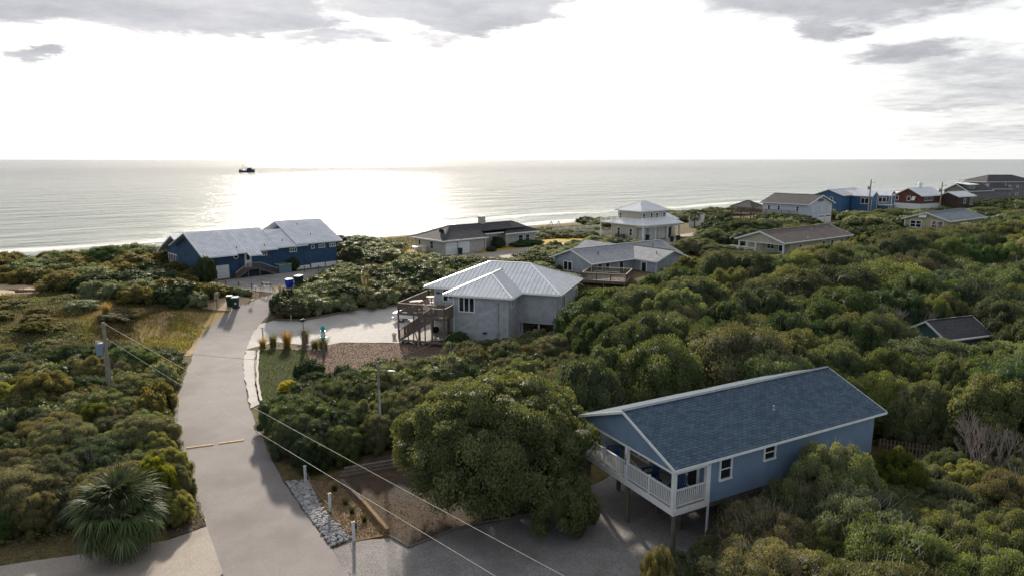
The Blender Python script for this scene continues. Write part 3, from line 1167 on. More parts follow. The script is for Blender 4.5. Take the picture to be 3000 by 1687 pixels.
    b.box(.5, L - .6, Wd - .75, Wd - .55, 2.0, 2.25)
    b.obj('floor_beam', M_PILE, H)
    return H


HOUSE_A = house_on_stilts()


def adirondack(label, loc, rz, m):
    t = thing('porch_chair', label, 'chair', loc, rz, 'slatted chairs on the porch')
    b = B()
    for i in range(5):
        b.box(-.26 + i * .105, -.26 + i * .105 + .095, -.30, .26, .34, .365)
    b.obj('seat', m, t)
    for i in range(6):
        q = B()
        x = -.27 + i * .092
        top = 1.02 + .07 * math.sin(math.pi * (i + .5) / 6)
        q.prism([(x, .22, .30), (x + .082, .22, .30), (x + .082 + (i - 2.5) * .012, .52, top), (x + (i - 2.5) * .012, .52, top)], (0, .022, 0))
        q.obj('back_slat', m, t)
    for s in (-1, 1):
        q = B()
        q.box(s * .36 - .07, s * .36 + .07, -.34, .36, .58, .605)
        q.obj('arm', m, t)
        q = B()
        q.box(s * .31 - .02, s * .31 + .02, -.32, -.22, 0, .58)
        q.obj('leg', m, t)
        q = B()
        q.bar((s * .28, -.25, .30), (s * .28, .55, .05), .035, .12)
        q.box(s * .28 - .018, s * .28 + .018, .30, .40, .08, .57)
        q.obj('rear_leg', m, t)
    return t


M_BLUEP = mat('bright_blue_plastic', (.012, .13, .42), .45, .1, 3)
M_SHADEBLUEP = mat('shaded_blue_plastic', (.012, .035, .11), .5, .15, 3)  # same blue as the bright chair, porch shade put into the colour


def on(H, x, y, z):
    c, s = math.cos(H.rotation_euler.z), math.sin(H.rotation_euler.z)
    return (H.location.x + x * c - y * s, H.location.y + x * s + y * c, H.location.z + z)


adirondack('bright blue slatted chair on the porch beside the pale side wall', on(HOUSE_A, 1.45, 6.75, 2.62), R(28.36 + 90 + 180 + 155), M_BLUEP)
adirondack('shade darkened blue slatted chair behind the middle of the porch railing', on(HOUSE_A, 1.4, 3.45, 2.62), R(28.36 - 90 - 12), M_SHADEBLUEP)
adirondack('shade darkened blue slatted chair nearest the right corner of the porch', on(HOUSE_A, 1.5, 1.35, 2.62), R(28.36 - 90 + 20), M_SHADEBLUEP)


# ================================================================== 2. grey house with the white metal hip roof
def white_roof_house():
    H = thing('grey_house', 'pale grey house with white standing seam hip roof and side deck', 'house', (-10.33, 79.13, 0), R(-18.26))
    Wd, Dp, ze, rise = 16.42, 11.48, 5.3, 2.46
    ex, ew, ed = 4.04, 8.06, 3.68
    er, eh = 1.78, 4.62
    # bodies
    b = B()
    b.box(1.05, 11.72, .4, Dp - .5, 0, 5.14)
    b.box(11.72, Wd - .5, .4, Dp - .5, 2.05, 5.14)
    wall = b.obj('wall', M_SD_GREY, H)
    b = B()
    b.box(5.18, 11.48, -ed + .45, .39, 0, 5.13)
    w2 = b.obj('wall', M_SD_GREY, H)
    b = B()
    b.box(5.15, 11.51, -ed + .425, -ed + .446, 1.98, 2.03)
    b.box(11.49, 11.515, -ed + .45, .38, 1.98, 2.03)
    b.obj('belt_trim', M_SD_GREY, w2)
    b = B()
    for (x, y) in ((5.17, -ed + .42), (11.45, -ed + .42)):
        b.box(x - .07, x + .07, y - .01, y + .09, 0, 5.12)
    b.box(Wd - .57, Wd - .47, .37, .45, 2.05, 5.12)
    b.obj('corner_board', mat('pale_trim', (.46, .49, .53), .6, .08, 2), H)
    # main hip roof
    r = hip_roof(H, 0, Wd, 0, Dp, ze, rise, M_ROOFW, 6.21, 5.19, metal=.52, trimw=.14)
    # front wing, hipped towards the lawn, its ridge running back into the main slope
    km = rise / (Dp / 2)
    x0, x1, y0 = ex, ex + ew, -ed
    xc = (x0 + x1) / 2
    zp = ze + er
    pk = (xc, y0 + eh, zp)
    yi = er / km                       # where the wing ridge meets the main slope
    if yi < pk[1] + .05:
        yi = pk[1] + .3
    ti = (xc, yi, ze + yi * km)
    zz = .012
    E_ = lambda p: (p[0], p[1], p[2] + zz)
    fr = [(x0, y0, ze), (x1, y0, ze), pk]
    lf = [(x0, 0.0, ze), (x0, y0, ze), pk, (xc, er / km, zp)]
    rt = [(x1, y0, ze), (x1, 0.0, ze), (xc, er / km, zp), pk]
    b = B()
    for f in (fr, lf, rt):
        slab(b, [E_(q) for q in f], .15)
    r2 = b.obj('roof', M_ROOFW, H)
    panels(r2, [E_(q) for q in fr], (1, 0, 0), .52, M_ROOFW)
    panels(r2, [E_(q) for q in lf], (0, 1, 0), .52, M_ROOFW)
    panels(r2, [E_(q) for q in rt], (0, 1, 0), .3, M_ROOFW)
    for q0, q1 in ((fr[0], pk), (fr[1], pk), (pk, (xc, er / km, zp))):
        t = B()
        t.bar(Vector(q0) + Vector((0, 0, .06)), Vector(q1) + Vector((0, 0, .06)), .2, .05)
        t.obj('ridge_cap', M_ROOFW, r2)
    for q0, q1 in (((x0, 0, ze), (x0, y0, ze)), ((x0, y0, ze), (x1, y0, ze)), ((x1, y0, ze), (x1, 0, ze))):
        q0, q1 = Vector(q0), Vector(q1)
        d = (q1 - q0).normalized()
        n = Vector((d.y, -d.x, 0))
        t = B()
        t.bar(q0 + n * .03 - Vector((0, 0, .09)), q1 + n * .03 - Vector((0, 0, .09)), .05, .15)
        t.obj('fascia', WHITE, H)
    vent_pipe(r, (8.35, 4.1, ze + 4.1 * km), M_STEEL, .35, .07)
    # windows
    fy = -ed + .45
    win(H, (6.66, fy, 3.33), (1, 0, 0), (0, -1, 0), 1.95, 1.75, 3, 1, WHITE, .12)
    win(H, (2.9, .4, 3.55), (1, 0, 0), (0, -1, 0), 1.5, 1.55, 2, 2, WHITE, .11)
    win(H, (11.48, -1.85, 3.95), (0, 1, 0), (1, 0, 0), .62, .95, 1, 1, WHITE, .09)
    win(H, (Wd - .5, 3.8, 2.95), (0, 1, 0), (1, 0, 0), 1.5, 1.6, 2, 1, WHITE, .11)
    win(H, (Wd - .5, 10.0, 2.6), (0, 1, 0), (1, 0, 0), 1.7, 1.7, 2, 1, WHITE, .11)
    # carport opening under the right part
    for x in (11.9, 13.9, Wd - .7):
        post(H, x, .6, 0, 2.05, .2, M_SD_GREY, 'carport_post')
    b = B()
    b.box(11.72, Wd - .5, .41, .55, 1.75, 2.04)
    b.obj('carport_beam', M_SD_GREY, H)
    b = B()
    b.box(11.73, 13.3, .42, .47, 0, .55)
    b.obj('low_wall', M_SD_GREY, H)
    # service mast, meter, conduits, vents on the front wall
    b = B()
    b.tube((10.37, fy - .06, 1.5), (10.37, fy - .06, 4.55), .035, .035, 8)
    b.tube((10.37, fy - .06, 4.55), (10.37, fy - .2, 4.62), .05, .03, 8)
    b.obj('service_mast', M_STEEL, H)
    b = B()
    b.box(10.15, 10.5, fy - .16, fy, 1.2, 1.6)
    b.tube((10.32, fy - .26, 1.42), (10.32, fy - .16, 1.42), .1, .1, 12)
    b.obj('electric_meter', mat('meter_grey', (.38, .40, .42), .5, .1, 4), H)
    b = B()
    b.box(10.68, 10.92, fy - .1, fy, 2.7, 3.1)
    b.obj('junction_box', mat('pale_trim', (.46, .49, .53)), H)
    b = B()
    for pa, pb in (((10.5, fy - .03, 1.75), (11.45, fy - .03, 1.72)), ((10.45, fy - .03, 1.2), (10.62, fy - .03, .2)), ((10.3, fy - .03, 1.2), (10.25, fy - .03, .1)), ((10.5, fy - .03, 1.75), (10.47, fy - .03, 1.5))):
        b.tube(pa, pb, .022, .022, 6)
    b.obj('conduit', M_STEEL, H)
    b = B()
    b.box(8.6, 9.0, fy - .14, fy, 1.08, 1.26)
    b.tube((8.68, fy - .2, 1.1), (8.66, fy - .12, 1.24), .07, .05, 8)
    b.tube((8.92, fy - .2, 1.1), (8.94, fy - .12, 1.24), .07, .05, 8)
    b.obj('floodlight', M_DARK, H)
    # fish plaque
    b = B()
    b.prism([(1.25 + .7 * (i / 14), .38, 4.52 + .11 * math.sin(math.pi * (i / 14) ** .8)) for i in range(15)] + [(1.25 + .7 * (i / 14), .38, 4.52 - .11 * math.sin(math.pi * (i / 14) ** .8)) for i in range(14, 0, -1)], (0, .02, 0))
    b.prism([(1.93, .38, 4.52), (2.12, .38, 4.66), (2.06, .38, 4.52), (2.12, .38, 4.4)], (0, .02, 0))
    b.prism([(1.5, .375, 4.6), (1.75, .375, 4.6), (1.7, .375, 4.72)], (0, .02, 0))
    b.obj('fish_plaque', M_DARK, H)
    downspout(H, [(5.05, fy - .5, 5.15), (5.12, fy - .07, 4.9), (5.12, fy - .07, .1)])
    # the deck
    fz = 3.1
    D_ = link('deck', None, H)
    D_ = B()
    D_.box(-1.35, 5.1, -4.45, -4.38, 2.78, 3.06)
    D_.box(-1.35, -1.28, -4.38, 3.6, 2.78, 3.06)
    D_.box(3.55, 5.15, -5.95, -5.88, 2.78, 3.06)
    D_.box(5.08, 5.15, -5.88, -3.4, 2.78, 3.06)
    D_.box(3.55, 3.62, -5.88, -4.45, 2.78, 3.06)
    for o_ in [o for o in H.children if o.name.startswith('deck')]:
        bpy.data.objects.remove(o_)
    D = D_.obj('deck', M_WOOD, H)
    planks(D, -1.27, 5.07, -4.37, -3.3, fz, M_WOOD, .15, 'x')
    planks(D, -1.27, 5.07, -3.3, .36, fz, M_WOOD, .15, 'x')
    planks(D, -1.27, 1.0, .36, 3.6, fz, M_WOOD, .15, 'x')
    planks(D, 3.63, 5.07, -5.87, -4.46, fz, M_WOOD, .15, 'x')
    for (x, y) in ((-1.25, -4.35), (1.3, -4.35), (-1.25, -.5), (-1.25, 3.4), (3.6, -5.85), (5.05, -5.85), (5.0, -4.2), (1.3, -.6), (3.4, -1.0)):
        post(H, x, y, -.05, 2.8 if (x, y) not in ((-1.25, -4.35), (3.6, -5.85), (5.05, -5.85)) else 4.12, .15, M_WOOD, 'deck_post')
    railing(H, [(-1.2, -4.4, fz), (3.55, -4.4, fz)], 1.0, M_WOOD, .15, (.07, .04), (.09, .05), cap=M_WOODL)
    railing(H, [(-1.3, 3.5, fz), (-1.3, -4.3, fz)], 1.0, M_WOOD, .15, (.07, .04), (.09, .05), cap=M_WOODL)
    railing(H, [(3.65, -5.9, fz), (5.0, -5.9, fz)], 1.0, M_WOOD, .15, (.07, .04), (.09, .05), cap=M_WOODL)
    railing(H, [(5.1, -5.8, fz), (5.1, -3.45, fz)], 1.0, M_WOOD, .15, (.07, .04), (.09, .05), cap=M_WOODL)
    # stairs down to the left
    ST = B()
    for y in (-5.85, -4.62):
        ST.bar((3.6, y, 2.86), (-.4, y, .26), .05, .26)
    S = ST.obj('stair', M_WOOD, H)
    n = 16
    for i in range(n):
        f = (i + .5) / n
        b = B()
        b.box(-.14, .14, -.62, .62, -.02, .02)
        b.obj('tread', M_WOOD, S, (3.6 - 4.0 * f, -5.235, 3.02 - 2.7 * f))
    for y in (-5.88, -4.59):
        b = B()
        b.bar((3.6, y, 4.02), (-.42, y, 1.36), .08, .09)
        b.obj('handrail', M_WOOD, S)
        b = B()
        b.bar((3.6, y, 3.2), (-.42, y, .5), .05, .07)
        b.obj('lower_rail', M_WOOD, S)
        bm_ = B()
        bm_.box(-.03, .03, -.02, .02, 0, .86)
        bme = bm_.mesh('baluster', M_WOOD)
        for i in range(1, 28):
            f = i / 28
            link('baluster', bme, S, (3.6 - 4.0 * f, y, 3.2 - 2.69 * f))
        for f in (.36, .72, .995):
            post(S, 3.6 - 4.0 * f, y, 0 if f < .9 else .1, 4.06 - 2.7 * f, .11, M_WOOD, 'newel')
    # low bench step along the foot of the deck
    b = B()
    b.box(-.1, 5.3, -6.2, -5.95, .36, .44)
    b.box(-.1, 5.3, -6.5, -6.24, .36, .44)
    for x in (.2, 1.8, 3.5, 5.1):
        b.box(x - .07, x + .07, -6.45, -6.0, 0, .36)
    b.obj('bench_step', M_WOOD, H)
    return H


HOUSE_B = white_roof_house()
M_PLAST = mat('white_resin', (.62, .63, .62), .5, .06, 3)
M_BLEACH = mat('bleached_tabletop', (.55, .51, .45), .8, .12, 3)


def deck_furniture():
    z = 3.1
    t = thing('picnic_table', 'bleached wooden picnic table with benches on the grey house deck', 'table', on(HOUSE_B, -.35, -1.6, z), R(-18.26 + 40))
    b = B()
    for i in range(5):
        b.box(-.8, .8, -.38 + i * .155, -.38 + i * .155 + .145, .72, .76)
    b.obj('tabletop', M_BLEACH, t)
    for s in (-1, 1):
        b = B()
        b.box(-.8, .8, s * .68 - .13, s * .68 + .13, .43, .46)
        b.obj('bench', M_BLEACH, t)
    for s in (-1, 1):
        b = B()
        b.bar((s * .6, -.7, 0), (s * .6, .2, .72), .05, .1)
        b.bar((s * .6, .7, 0), (s * .6, -.2, .72), .05, .1)
        b.bar((s * .6, -.75, .41), (s * .6, .75, .41), .05, .08)
        b.obj('leg', M_WOOD, t)
    t = thing('round_table', 'round pale patio table near the house wall on the deck', 'table', on(HOUSE_B, .25, 1.3, z), 0)
    b = B()
    b.tube((0, 0, .71), (0, 0, .75), .62, .62, 20)
    b.obj('tabletop', M_BLEACH, t)
    b = B()
    b.tube((0, 0, 0), (0, 0, .71), .06, .05, 8)
    b.tube((0, 0, 0), (0, 0, .05), .32, .25, 12)
    b.obj('pedestal', M_DARK, t)
    t = thing('porch_bench', 'pale blue white slatted bench against the wall under the deck window', 'bench', on(HOUSE_B, 3.7, -.25, z), R(-18.26))
    b = B()
    for i in range(4):
        b.box(-.75, .75, -.38 + i * .13, -.38 + i * .13 + .11, .42, .45)
    b.obj('seat', M_PLAST, t)
    for i in range(4):
        q = B()
        q.box(-.75, .75, .14, .17, .52 + i * .13, .52 + i * .13 + .1)
        q.obj('back_slat', M_PLAST, t)
    for s in (-1, 1):
        q = B()
        q.box(s * .72 - .03, s * .72 + .03, -.38, -.30, 0, .64)
        q.box(s * .72 - .03, s * .72 + .03, .12, .19, 0, 1.02)
        q.box(s * .72 - .04, s * .72 + .04, -.4, .16, .64, .67)
        q.obj('end_frame', M_PLAST, t)
    for i, (x, y, a, d) in enumerate(((.9, -3.4, 200, 'dark wooden deck chair beside the railing above the stairs'), (-.2, -3.5, 170, 'dark wooden deck chair nearest the outer deck corner'))):
        c = thing('deck_chair', d, 'chair', on(HOUSE_B, x, y, z), R(a), 'dark chairs on the deck')
        b = B()
        b.box(-.3, .3, -.28, .28, .38, .42)
        b.obj('seat', M_WOOD, c)
        for k in range(5):
            q = B()
            q.box(-.3 + k * .125, -.3 + k * .125 + .09, .27, .30, .42, .95)
            q.obj('back_slat', M_WOOD, c)
        for (sx, sy) in ((-1, -1), (1, -1), (-1, 1), (1, 1)):
            q = B()
            q.box(sx * .27 - .03, sx * .27 + .03, sy * .25 - .03, sy * .25 + .03, 0, .38)
            q.obj('leg', M_WOOD, c)
    t = thing('flower_pot', 'pale tapered flower pot at the corner post of the deck', 'pot', on(HOUSE_B, -1.75, -4.55, .04))
    b = B()
    b.lathe([(.17, 0), (.26, .45), (.30, .46), (.30, .53), (.25, .53), (.24, .48)], 16)
    b.obj('pot', mat('pale_pot', (.45, .42, .38), .8, .1, 4), t)
    b = B()
    b.tube((0, 0, .44), (0, 0, .49), .235, .235, 14)
    b.obj('soil', M_MULC, t)
    t = thing('loose_tyre', 'black tyre standing in the shade under the deck', 'tyre', on(HOUSE_B, 1.75, -.9, .42))
    t.rotation_euler = (R(90), 0, R(-18.26 + 50))
    b = B()
    prof = [(.24, -.11), (.36, -.12), (.41, -.07), (.42, 0), (.41, .07), (.36, .12), (.24, .11), (.22, 0)]
    n = 24
    vs = [(r_ * math.cos(2 * math.pi * i / n), r_ * math.sin(2 * math.pi * i / n), zz) for (r_, zz) in prof for i in range(n)]
    kk = len(prof)
    b.add(vs, [(j * n + i, j * n + (i + 1) % n, ((j + 1) % kk) * n + (i + 1) % n, ((j + 1) % kk) * n + i) for j in range(kk) for i in range(n)])
    b.obj('tread', mat('black_rubber', (.018, .018, .02), .85, .2, 6), t, smooth=True)
    b = B()
    b.tube((0, 0, -.08), (0, 0, .08), .225, .225, 16)
    b.obj('rim', M_DARK, t)


deck_furniture()


def truck():
    t = thing('pickup_truck', 'white pickup truck parked beside the deck seen from its tail', 'pickup', on(HOUSE_B, -3.7, 3.5, .04), R(-18.26 + 6))
    P = mat('white_car_paint', (.70, .71, .74), .25, .03, 1, spec=.6)
    RUB = mat('black_rubber', (.018, .018, .02))
    # x forward, from -1.95 (tail) to 3.6 (nose)
    b = B()
    b.prism([(-1.95, -.96, .55), (3.45, -.96, .5), (3.55, -.96, .95), (1.9, -.96, 1.12), (1.7, -.96, 1.12), (-1.95, -.96, 1.18)], (0, 1.92, 0))
    b.obj('body', P, t)
    b = B()
    b.prism([(-.1, -.86, 1.16), (1.95, -.86, 1.12), (1.2, -.78, 1.80), (.1, -.78, 1.82)], (0, 1.68, 0))
    b.obj('cab', P, t)
    for s in (-1, 1):
        q = B()
        q.prism([(.05, s * .865, 1.22), (1.65, s * .865, 1.2), (1.15, s * .83, 1.70), (.16, s * .83, 1.72)], (0, s * .02, 0))
        q.obj('side_window', GLASS, t)
    b = B()
    b.prism([(-.10, -.74, 1.24), (-.10, .74, 1.24), (.06, .68, 1.72), (.06, -.68, 1.72)], (-.02, 0, 0))
    b.obj('rear_window', GLASS, t)
    b = B()
    b.box(-1.85, -.2, -.8, .8, 1.14, 1.20)
    b.obj('bed_floor', M_DARK, t)
    b = B()
    b.box(-2.0, -1.952, -.82, .82, .62, 1.16)
    b.obj('tailgate', P, t)
    b = B()
    b.box(-2.12, -1.96, -.92, .92, .44, .60)
    b.obj('bumper', M_STEEL, t)
    red = mat('red_lamp_plastic', (.32, .02, .06), .3, .1, 3)
    for s in (-1, 1):
        q = B()
        q.box(-1.99, -1.94, *sorted((s * .83, s * .955)), .78, 1.16)
        q.obj('tail_lamp', red, t)
    for x in (-.9, 2.5):
        for s in (-1, 1):
            q = B()
            q.tube((x, s * .70, .39), (x, s * .95, .39), .39, .39, 18)
            wh = q.obj('wheel', RUB, t)
            q = B()
            q.tube((x, s * .94, .39), (x, s * .965, .39), .24, .22, 12)
            q.obj('rim', M_STEEL, wh)
    b = B()
    b.box(2.0, 2.1, -1.15, 1.15, 1.15, 1.3)
    b.obj('mirror', M_DARK, t)


truck()


# ================================================================== 3. long blue house behind the bend
def blue_house():
    g0 = 2.35
    H = thing('blue_house', 'long dark blue house with stepped pale metal roof and white garage door', 'house', (-43.98, 96.18, 0), R(44.49))
    k, ze = .44, 6.24
    S = [  # x0, x1, front eave y, ridge y, offset
        (0.0, 11.6, 0.0, 6.88, 0.0), (11.6, 16.67, .57, 5.78, .15), (14.64, 22.84, .55, 7.68, .39)]
    yb = [14.4, 11.8, 13.0]
    pl = lambda x, y, d=0.0: (x, y, ze + k * y + d)
    # bodies under each roof
    wy = 1.5
    def body(x0, x1, y0, ry, d, yback, z0):
        zt = lambda y: ze + k * y + d - .2
        zk = lambda y: ze + k * ry + d - .2 - k * .8 * (y - ry)
        b = B()
        b.prism([(x0, y0, z0), (x0, yback, z0), (x0, yback, zk(yback)), (x0, ry, zt(ry)), (x0, y0, zt(y0))], (x1 - x0, 0, 0))
        return b.obj('wall', M_SD_BLUE, H)
    w1 = body(.9, 11.2, wy, 6.88, 0, 13.2, g0 - .4)
    body(11.21, 16.3, wy + .02, 5.78, .15, 11.0, g0 - .2)
    body(16.31, 22.2, wy - .04, 7.68, .39, 12.4, g0 - .2)
    # set back rear wing at the left end, lower gable
    b = B()
    b.prism([(1.3, 13.2, g0 - .4), (1.3, 18.7, g0 - .4), (1.3, 18.7, 6.0), (1.3, 14.4, 8.02), (1.3, 13.21, 7.5)], (7.5, 0, 0))
    b.obj('wall', M_SD_BLUE, H)
    # front slopes
    f1 = [pl(0, 0), pl(5.0, 0), pl(5.0, .35), pl(6.55, .35), pl(6.55, -.55), pl(8.55, -.55), pl(8.55, .53), pl(11.6, .53), pl(11.6, 6.88), pl(0, 6.88)]
    b = B()
    b.prism(f1, (0, 0, -.15))
    b.prism([pl(0, 6.88), pl(11.6, 6.88), (11.6, 14.0, ze + k * 6.88 - 7.12 * k * .8), (0, 14.0, ze + k * 6.88 - 7.12 * k * .8)], (0, 0, -.15))
    r = b.obj('roof', M_ROOFG, H)
    for (xa, xb, ya) in ((0, 5.0, 0), (5.0, 6.55, .35), (6.55, 8.55, -.55), (8.55, 11.6, .53)):
        panels(r, [pl(xa, ya), pl(xb, ya), pl(xb, 6.88), pl(xa, 6.88)], (1, 0, 0), .41, M_ROOFG, rib=.016)
    for (x0, x1, y0, ry, d), yk in zip(S[1:], yb[1:]):
        b = B()
        b.prism([pl(x0, y0, d), pl(x1, y0, d), pl(x1, ry, d), pl(x0, ry, d)], (0, 0, -.15))
        zb = ze + k * ry + d - (yk - ry) * k * .8
        b.prism([pl(x0, ry, d), pl(x1, ry, d), (x1, yk, zb), (x0, yk, zb)], (0, 0, -.15))
        q = b.obj('roof', M_ROOFG, H)
        panels(q, [pl(x0, y0, d), pl(x1, y0, d), pl(x1, ry, d), pl(x0, ry, d)], (1, 0, 0), .41, M_ROOFG, rib=.016)
    # rear wing roof, its rake showing at the left end
    b = B()
    b.prism([(.6, 13.0, 7.75), (9.0, 13.0, 7.75), (9.0, 14.4, 8.25), (.6, 14.4, 8.25)], (0, 0, -.14))
    b.prism([(.6, 14.4, 8.25), (9.0, 14.4, 8.25), (9.0, 21.3, 5.25), (.6, 21.3, 5.25)], (0, 0, -.14))
    r4 = b.obj('roof', M_ROOFG, H)
    # trim
    def trim(pa, pb, w=.05, h=.18, nm='fascia'):
        t = B()
        t.bar(pa, pb, w, h)
        t.obj(nm, WHITE, H)
    dn = lambda p, x=0.0, y=-.03, z=-.08: (p[0] + x, p[1] + y, p[2] + z)
    trim(dn(pl(0, 0)), dn(pl(5.0, 0)))
    trim(dn(pl(5.0, .35)), dn(pl(6.55, .35)))
    trim(dn(pl(6.55, -.55)), dn(pl(8.55, -.55)))
    trim(dn(pl(8.55, .53)), dn(pl(11.6, .53)))
    trim(dn(pl(11.65, .57, .15)), dn(pl(16.67, .57, .15)))
    trim(dn(pl(16.7, .55, .39)), dn(pl(22.84, .55, .39)))
    trim(dn(pl(0, 0), -.03, 0), dn(pl(0, 6.88), -.03, 0), .05, .2, 'rake_board')
    trim((.57, 14.4, 8.17), (.57, 21.3, 5.17), .05, .2, 'rake_board')
    trim((.57, 13.0, 7.68), (.57, 14.4, 8.17), .05, .2, 'rake_board')
    # openings
    garage(H, (2.72, wy, g0 + .1), (1, 0, 0), (0, -1, 0), 2.7, 2.1)
    n_ = (0, -1, 0)
    win(H, (9.7, wy, 5.45), (1, 0, 0), n_, .95, .62, 2, 1, WHITE, .1)
    win(H, (14.5, wy, 5.55), (1, 0, 0), n_, 1.2, .66, 3, 1, WHITE, .1)
    win(H, (17.9, wy - .04, 5.78), (1, 0, 0), n_, .6, .6, 1, 1, WHITE, .1)
    win(H, (19.5, wy - .04, 5.78), (1, 0, 0), n_, 1.15, .62, 3, 1, WHITE, .1)
    win(H, (21.45, wy - .04, 5.78), (1, 0, 0), n_, 1.1, .62, 3, 1, WHITE, .1)
    win(H, (1.3, 16.25, 3.75), (0, -1, 0), (-1, 0, 0), 4.0, 1.4, 5, 1, WHITE, .14)
    # porthole
    b = B()
    n = 20
    vs, fs = [], []
    for (rad, y) in ((.27, wy - .02), (.37, wy - .02), (.37, wy - .07), (.27, wy - .07)):
        vs += [(5.35 + rad * math.cos(2 * math.pi * i / n), y, 5.72 + rad * math.sin(2 * math.pi * i / n)) for i in range(n)]
    for j in range(4):
        fs += [(j * n + i, j * n + (i + 1) % n, ((j + 1) % 4) * n + (i + 1) % n, ((j + 1) % 4) * n + i) for i in range(n)]
    b.add(vs, fs)
    ph = b.obj('porthole', WHITE, H)
    b = B()
    b.tube((5.35, wy - .03, 5.72), (5.35, wy + .01, 5.72), .27, .27, 16)
    b.obj('pane', GLASS, ph)
    # entrance door with glazed top, up a flight of steps
    b = B()
    b.box(6.62, 6.76, wy - .08, wy, 3.9, 6.02)
    b.box(7.55, 7.69, wy - .08, wy, 3.9, 6.02)
    b.box(6.62, 7.69, wy - .085, wy, 6.02, 6.14)
    d_ = b.obj('entrance_door', WHITE, H)
    b = B()
    b.box(6.77, 7.54, wy - .05, wy, 3.9, 6.01)
    b.obj('door_leaf', WHITE, d_)
    b = B()
    b.box(6.92, 7.40, wy - .065, wy - .051, 5.05, 5.85)
    b.obj('pane', GLASS, d_)
    # stair landing and two flights
    b = B()
    b.box(6.3, 8.2, -.2, wy - .09, 3.8, 3.88)
    L_ = b.obj('stair_landing', M_WOOD, H)
    for (x, y) in ((6.35, -.15), (8.15, -.15)):
        post(L_, x, y, g0 - .3, 4.8, .12, M_WOOD, 'post')
    for (xa, xb) in ((6.3, 4.4), (8.2, 11.0)):
        z1 = g0 + .25
        q = B()
        for y in (-.15, 1.1):
            q.bar((xa, y, 3.78), (xb, y, z1), .05, .25)
        st = q.obj('stair', M_WOOD, H)
        kx = 8
        for i in range(kx):
            f = (i + .5) / kx
            tr = B()
            tr.box(-.15, .15, -.65, .65, -.02, .02)
            tr.obj('tread', M_WOOD, st, (xa + (xb - xa) * f, .5, 3.86 + (z1 + .1 - 3.86) * f))
        hr = B()
        hr.bar((xa, -.2, 4.78), (xb, -.2, z1 + .95), .08, .08)
        hr.obj('handrail', M_WOODL, st)
        bm_ = B()
        bm_.box(-.03, .03, -.02, .02, 0, .9)
        bme = bm_.mesh('baluster', M_WOOD)
        for i in range(1, 14):
            f = i / 14
            link('baluster', bme, st, (xa + (xb - xa) * f, -.2, 3.86 + (z1 + .05 - 3.86) * f))
    railing(H, [(6.35, -.15, 3.88), (8.15, -.15, 3.88)], .92, M_WOOD, .14, (.06, .03), (.08, .06), cap=M_WOODL)
    # white painted footing at the right end
    for (xa, xb) in ((13.6, 14.75), (14.9, 17.2), (17.45, 19.85), (20.05, 22.0)):
        b = B()
        b.box(xa, xb, wy - .09, wy - .045, g0 + .05, 3.25 + .15 * (xa > 17))
        b.obj('footing_panel', WHITE, H)
    for (x, y, d) in ((5.6, 1.6, 0), (9.9, 1.6, 0), (13.1, 2.2, .15), (17.8, 6.2, .39), (18.4, 2.9, .39)):
        vent_pipe(r, (x, y, ze + k * y + d + .02), M_DARK, .3, .05)
    downspout(H, [(11.0, 1.0, 6.3), (11.15, 1.42, 6.0), (11.15, 1.42, 2.6)], mat('blue_metal', (.06, .12, .2), .5))
    return H


HOUSE_C = blue_house()
t = thing('bin_enclosure', 'blue green boarded enclosure against the long blue house', 'enclosure', on(HOUSE_C, 12.1, .3, 2.62), R(44.49))
for (x0, x1, y0, y1) in ((-1.0, 1.0, -.75, -.69), (-1.0, 1.0, .64, .7), (-1.0, -.94, -.69, .64), (.94, 1.0, -.69, .64)):
    q = B()
    q.box(x0, x1, y0, y1, 0, 1.4)
    q.obj('side_panel', M_TEAL, t)
q = B()
for (x0, x1, y0, y1) in ((-1.05, 1.05, -.8, -.66), (-1.05, 1.05, .61, .75), (-1.05, -.91, -.66, .61), (.91, 1.05, -.66, .61)):
    q.box(x0, x1, y0, y1, 1.4, 1.45)
q.obj('cap_rail', M_WOODL, t)
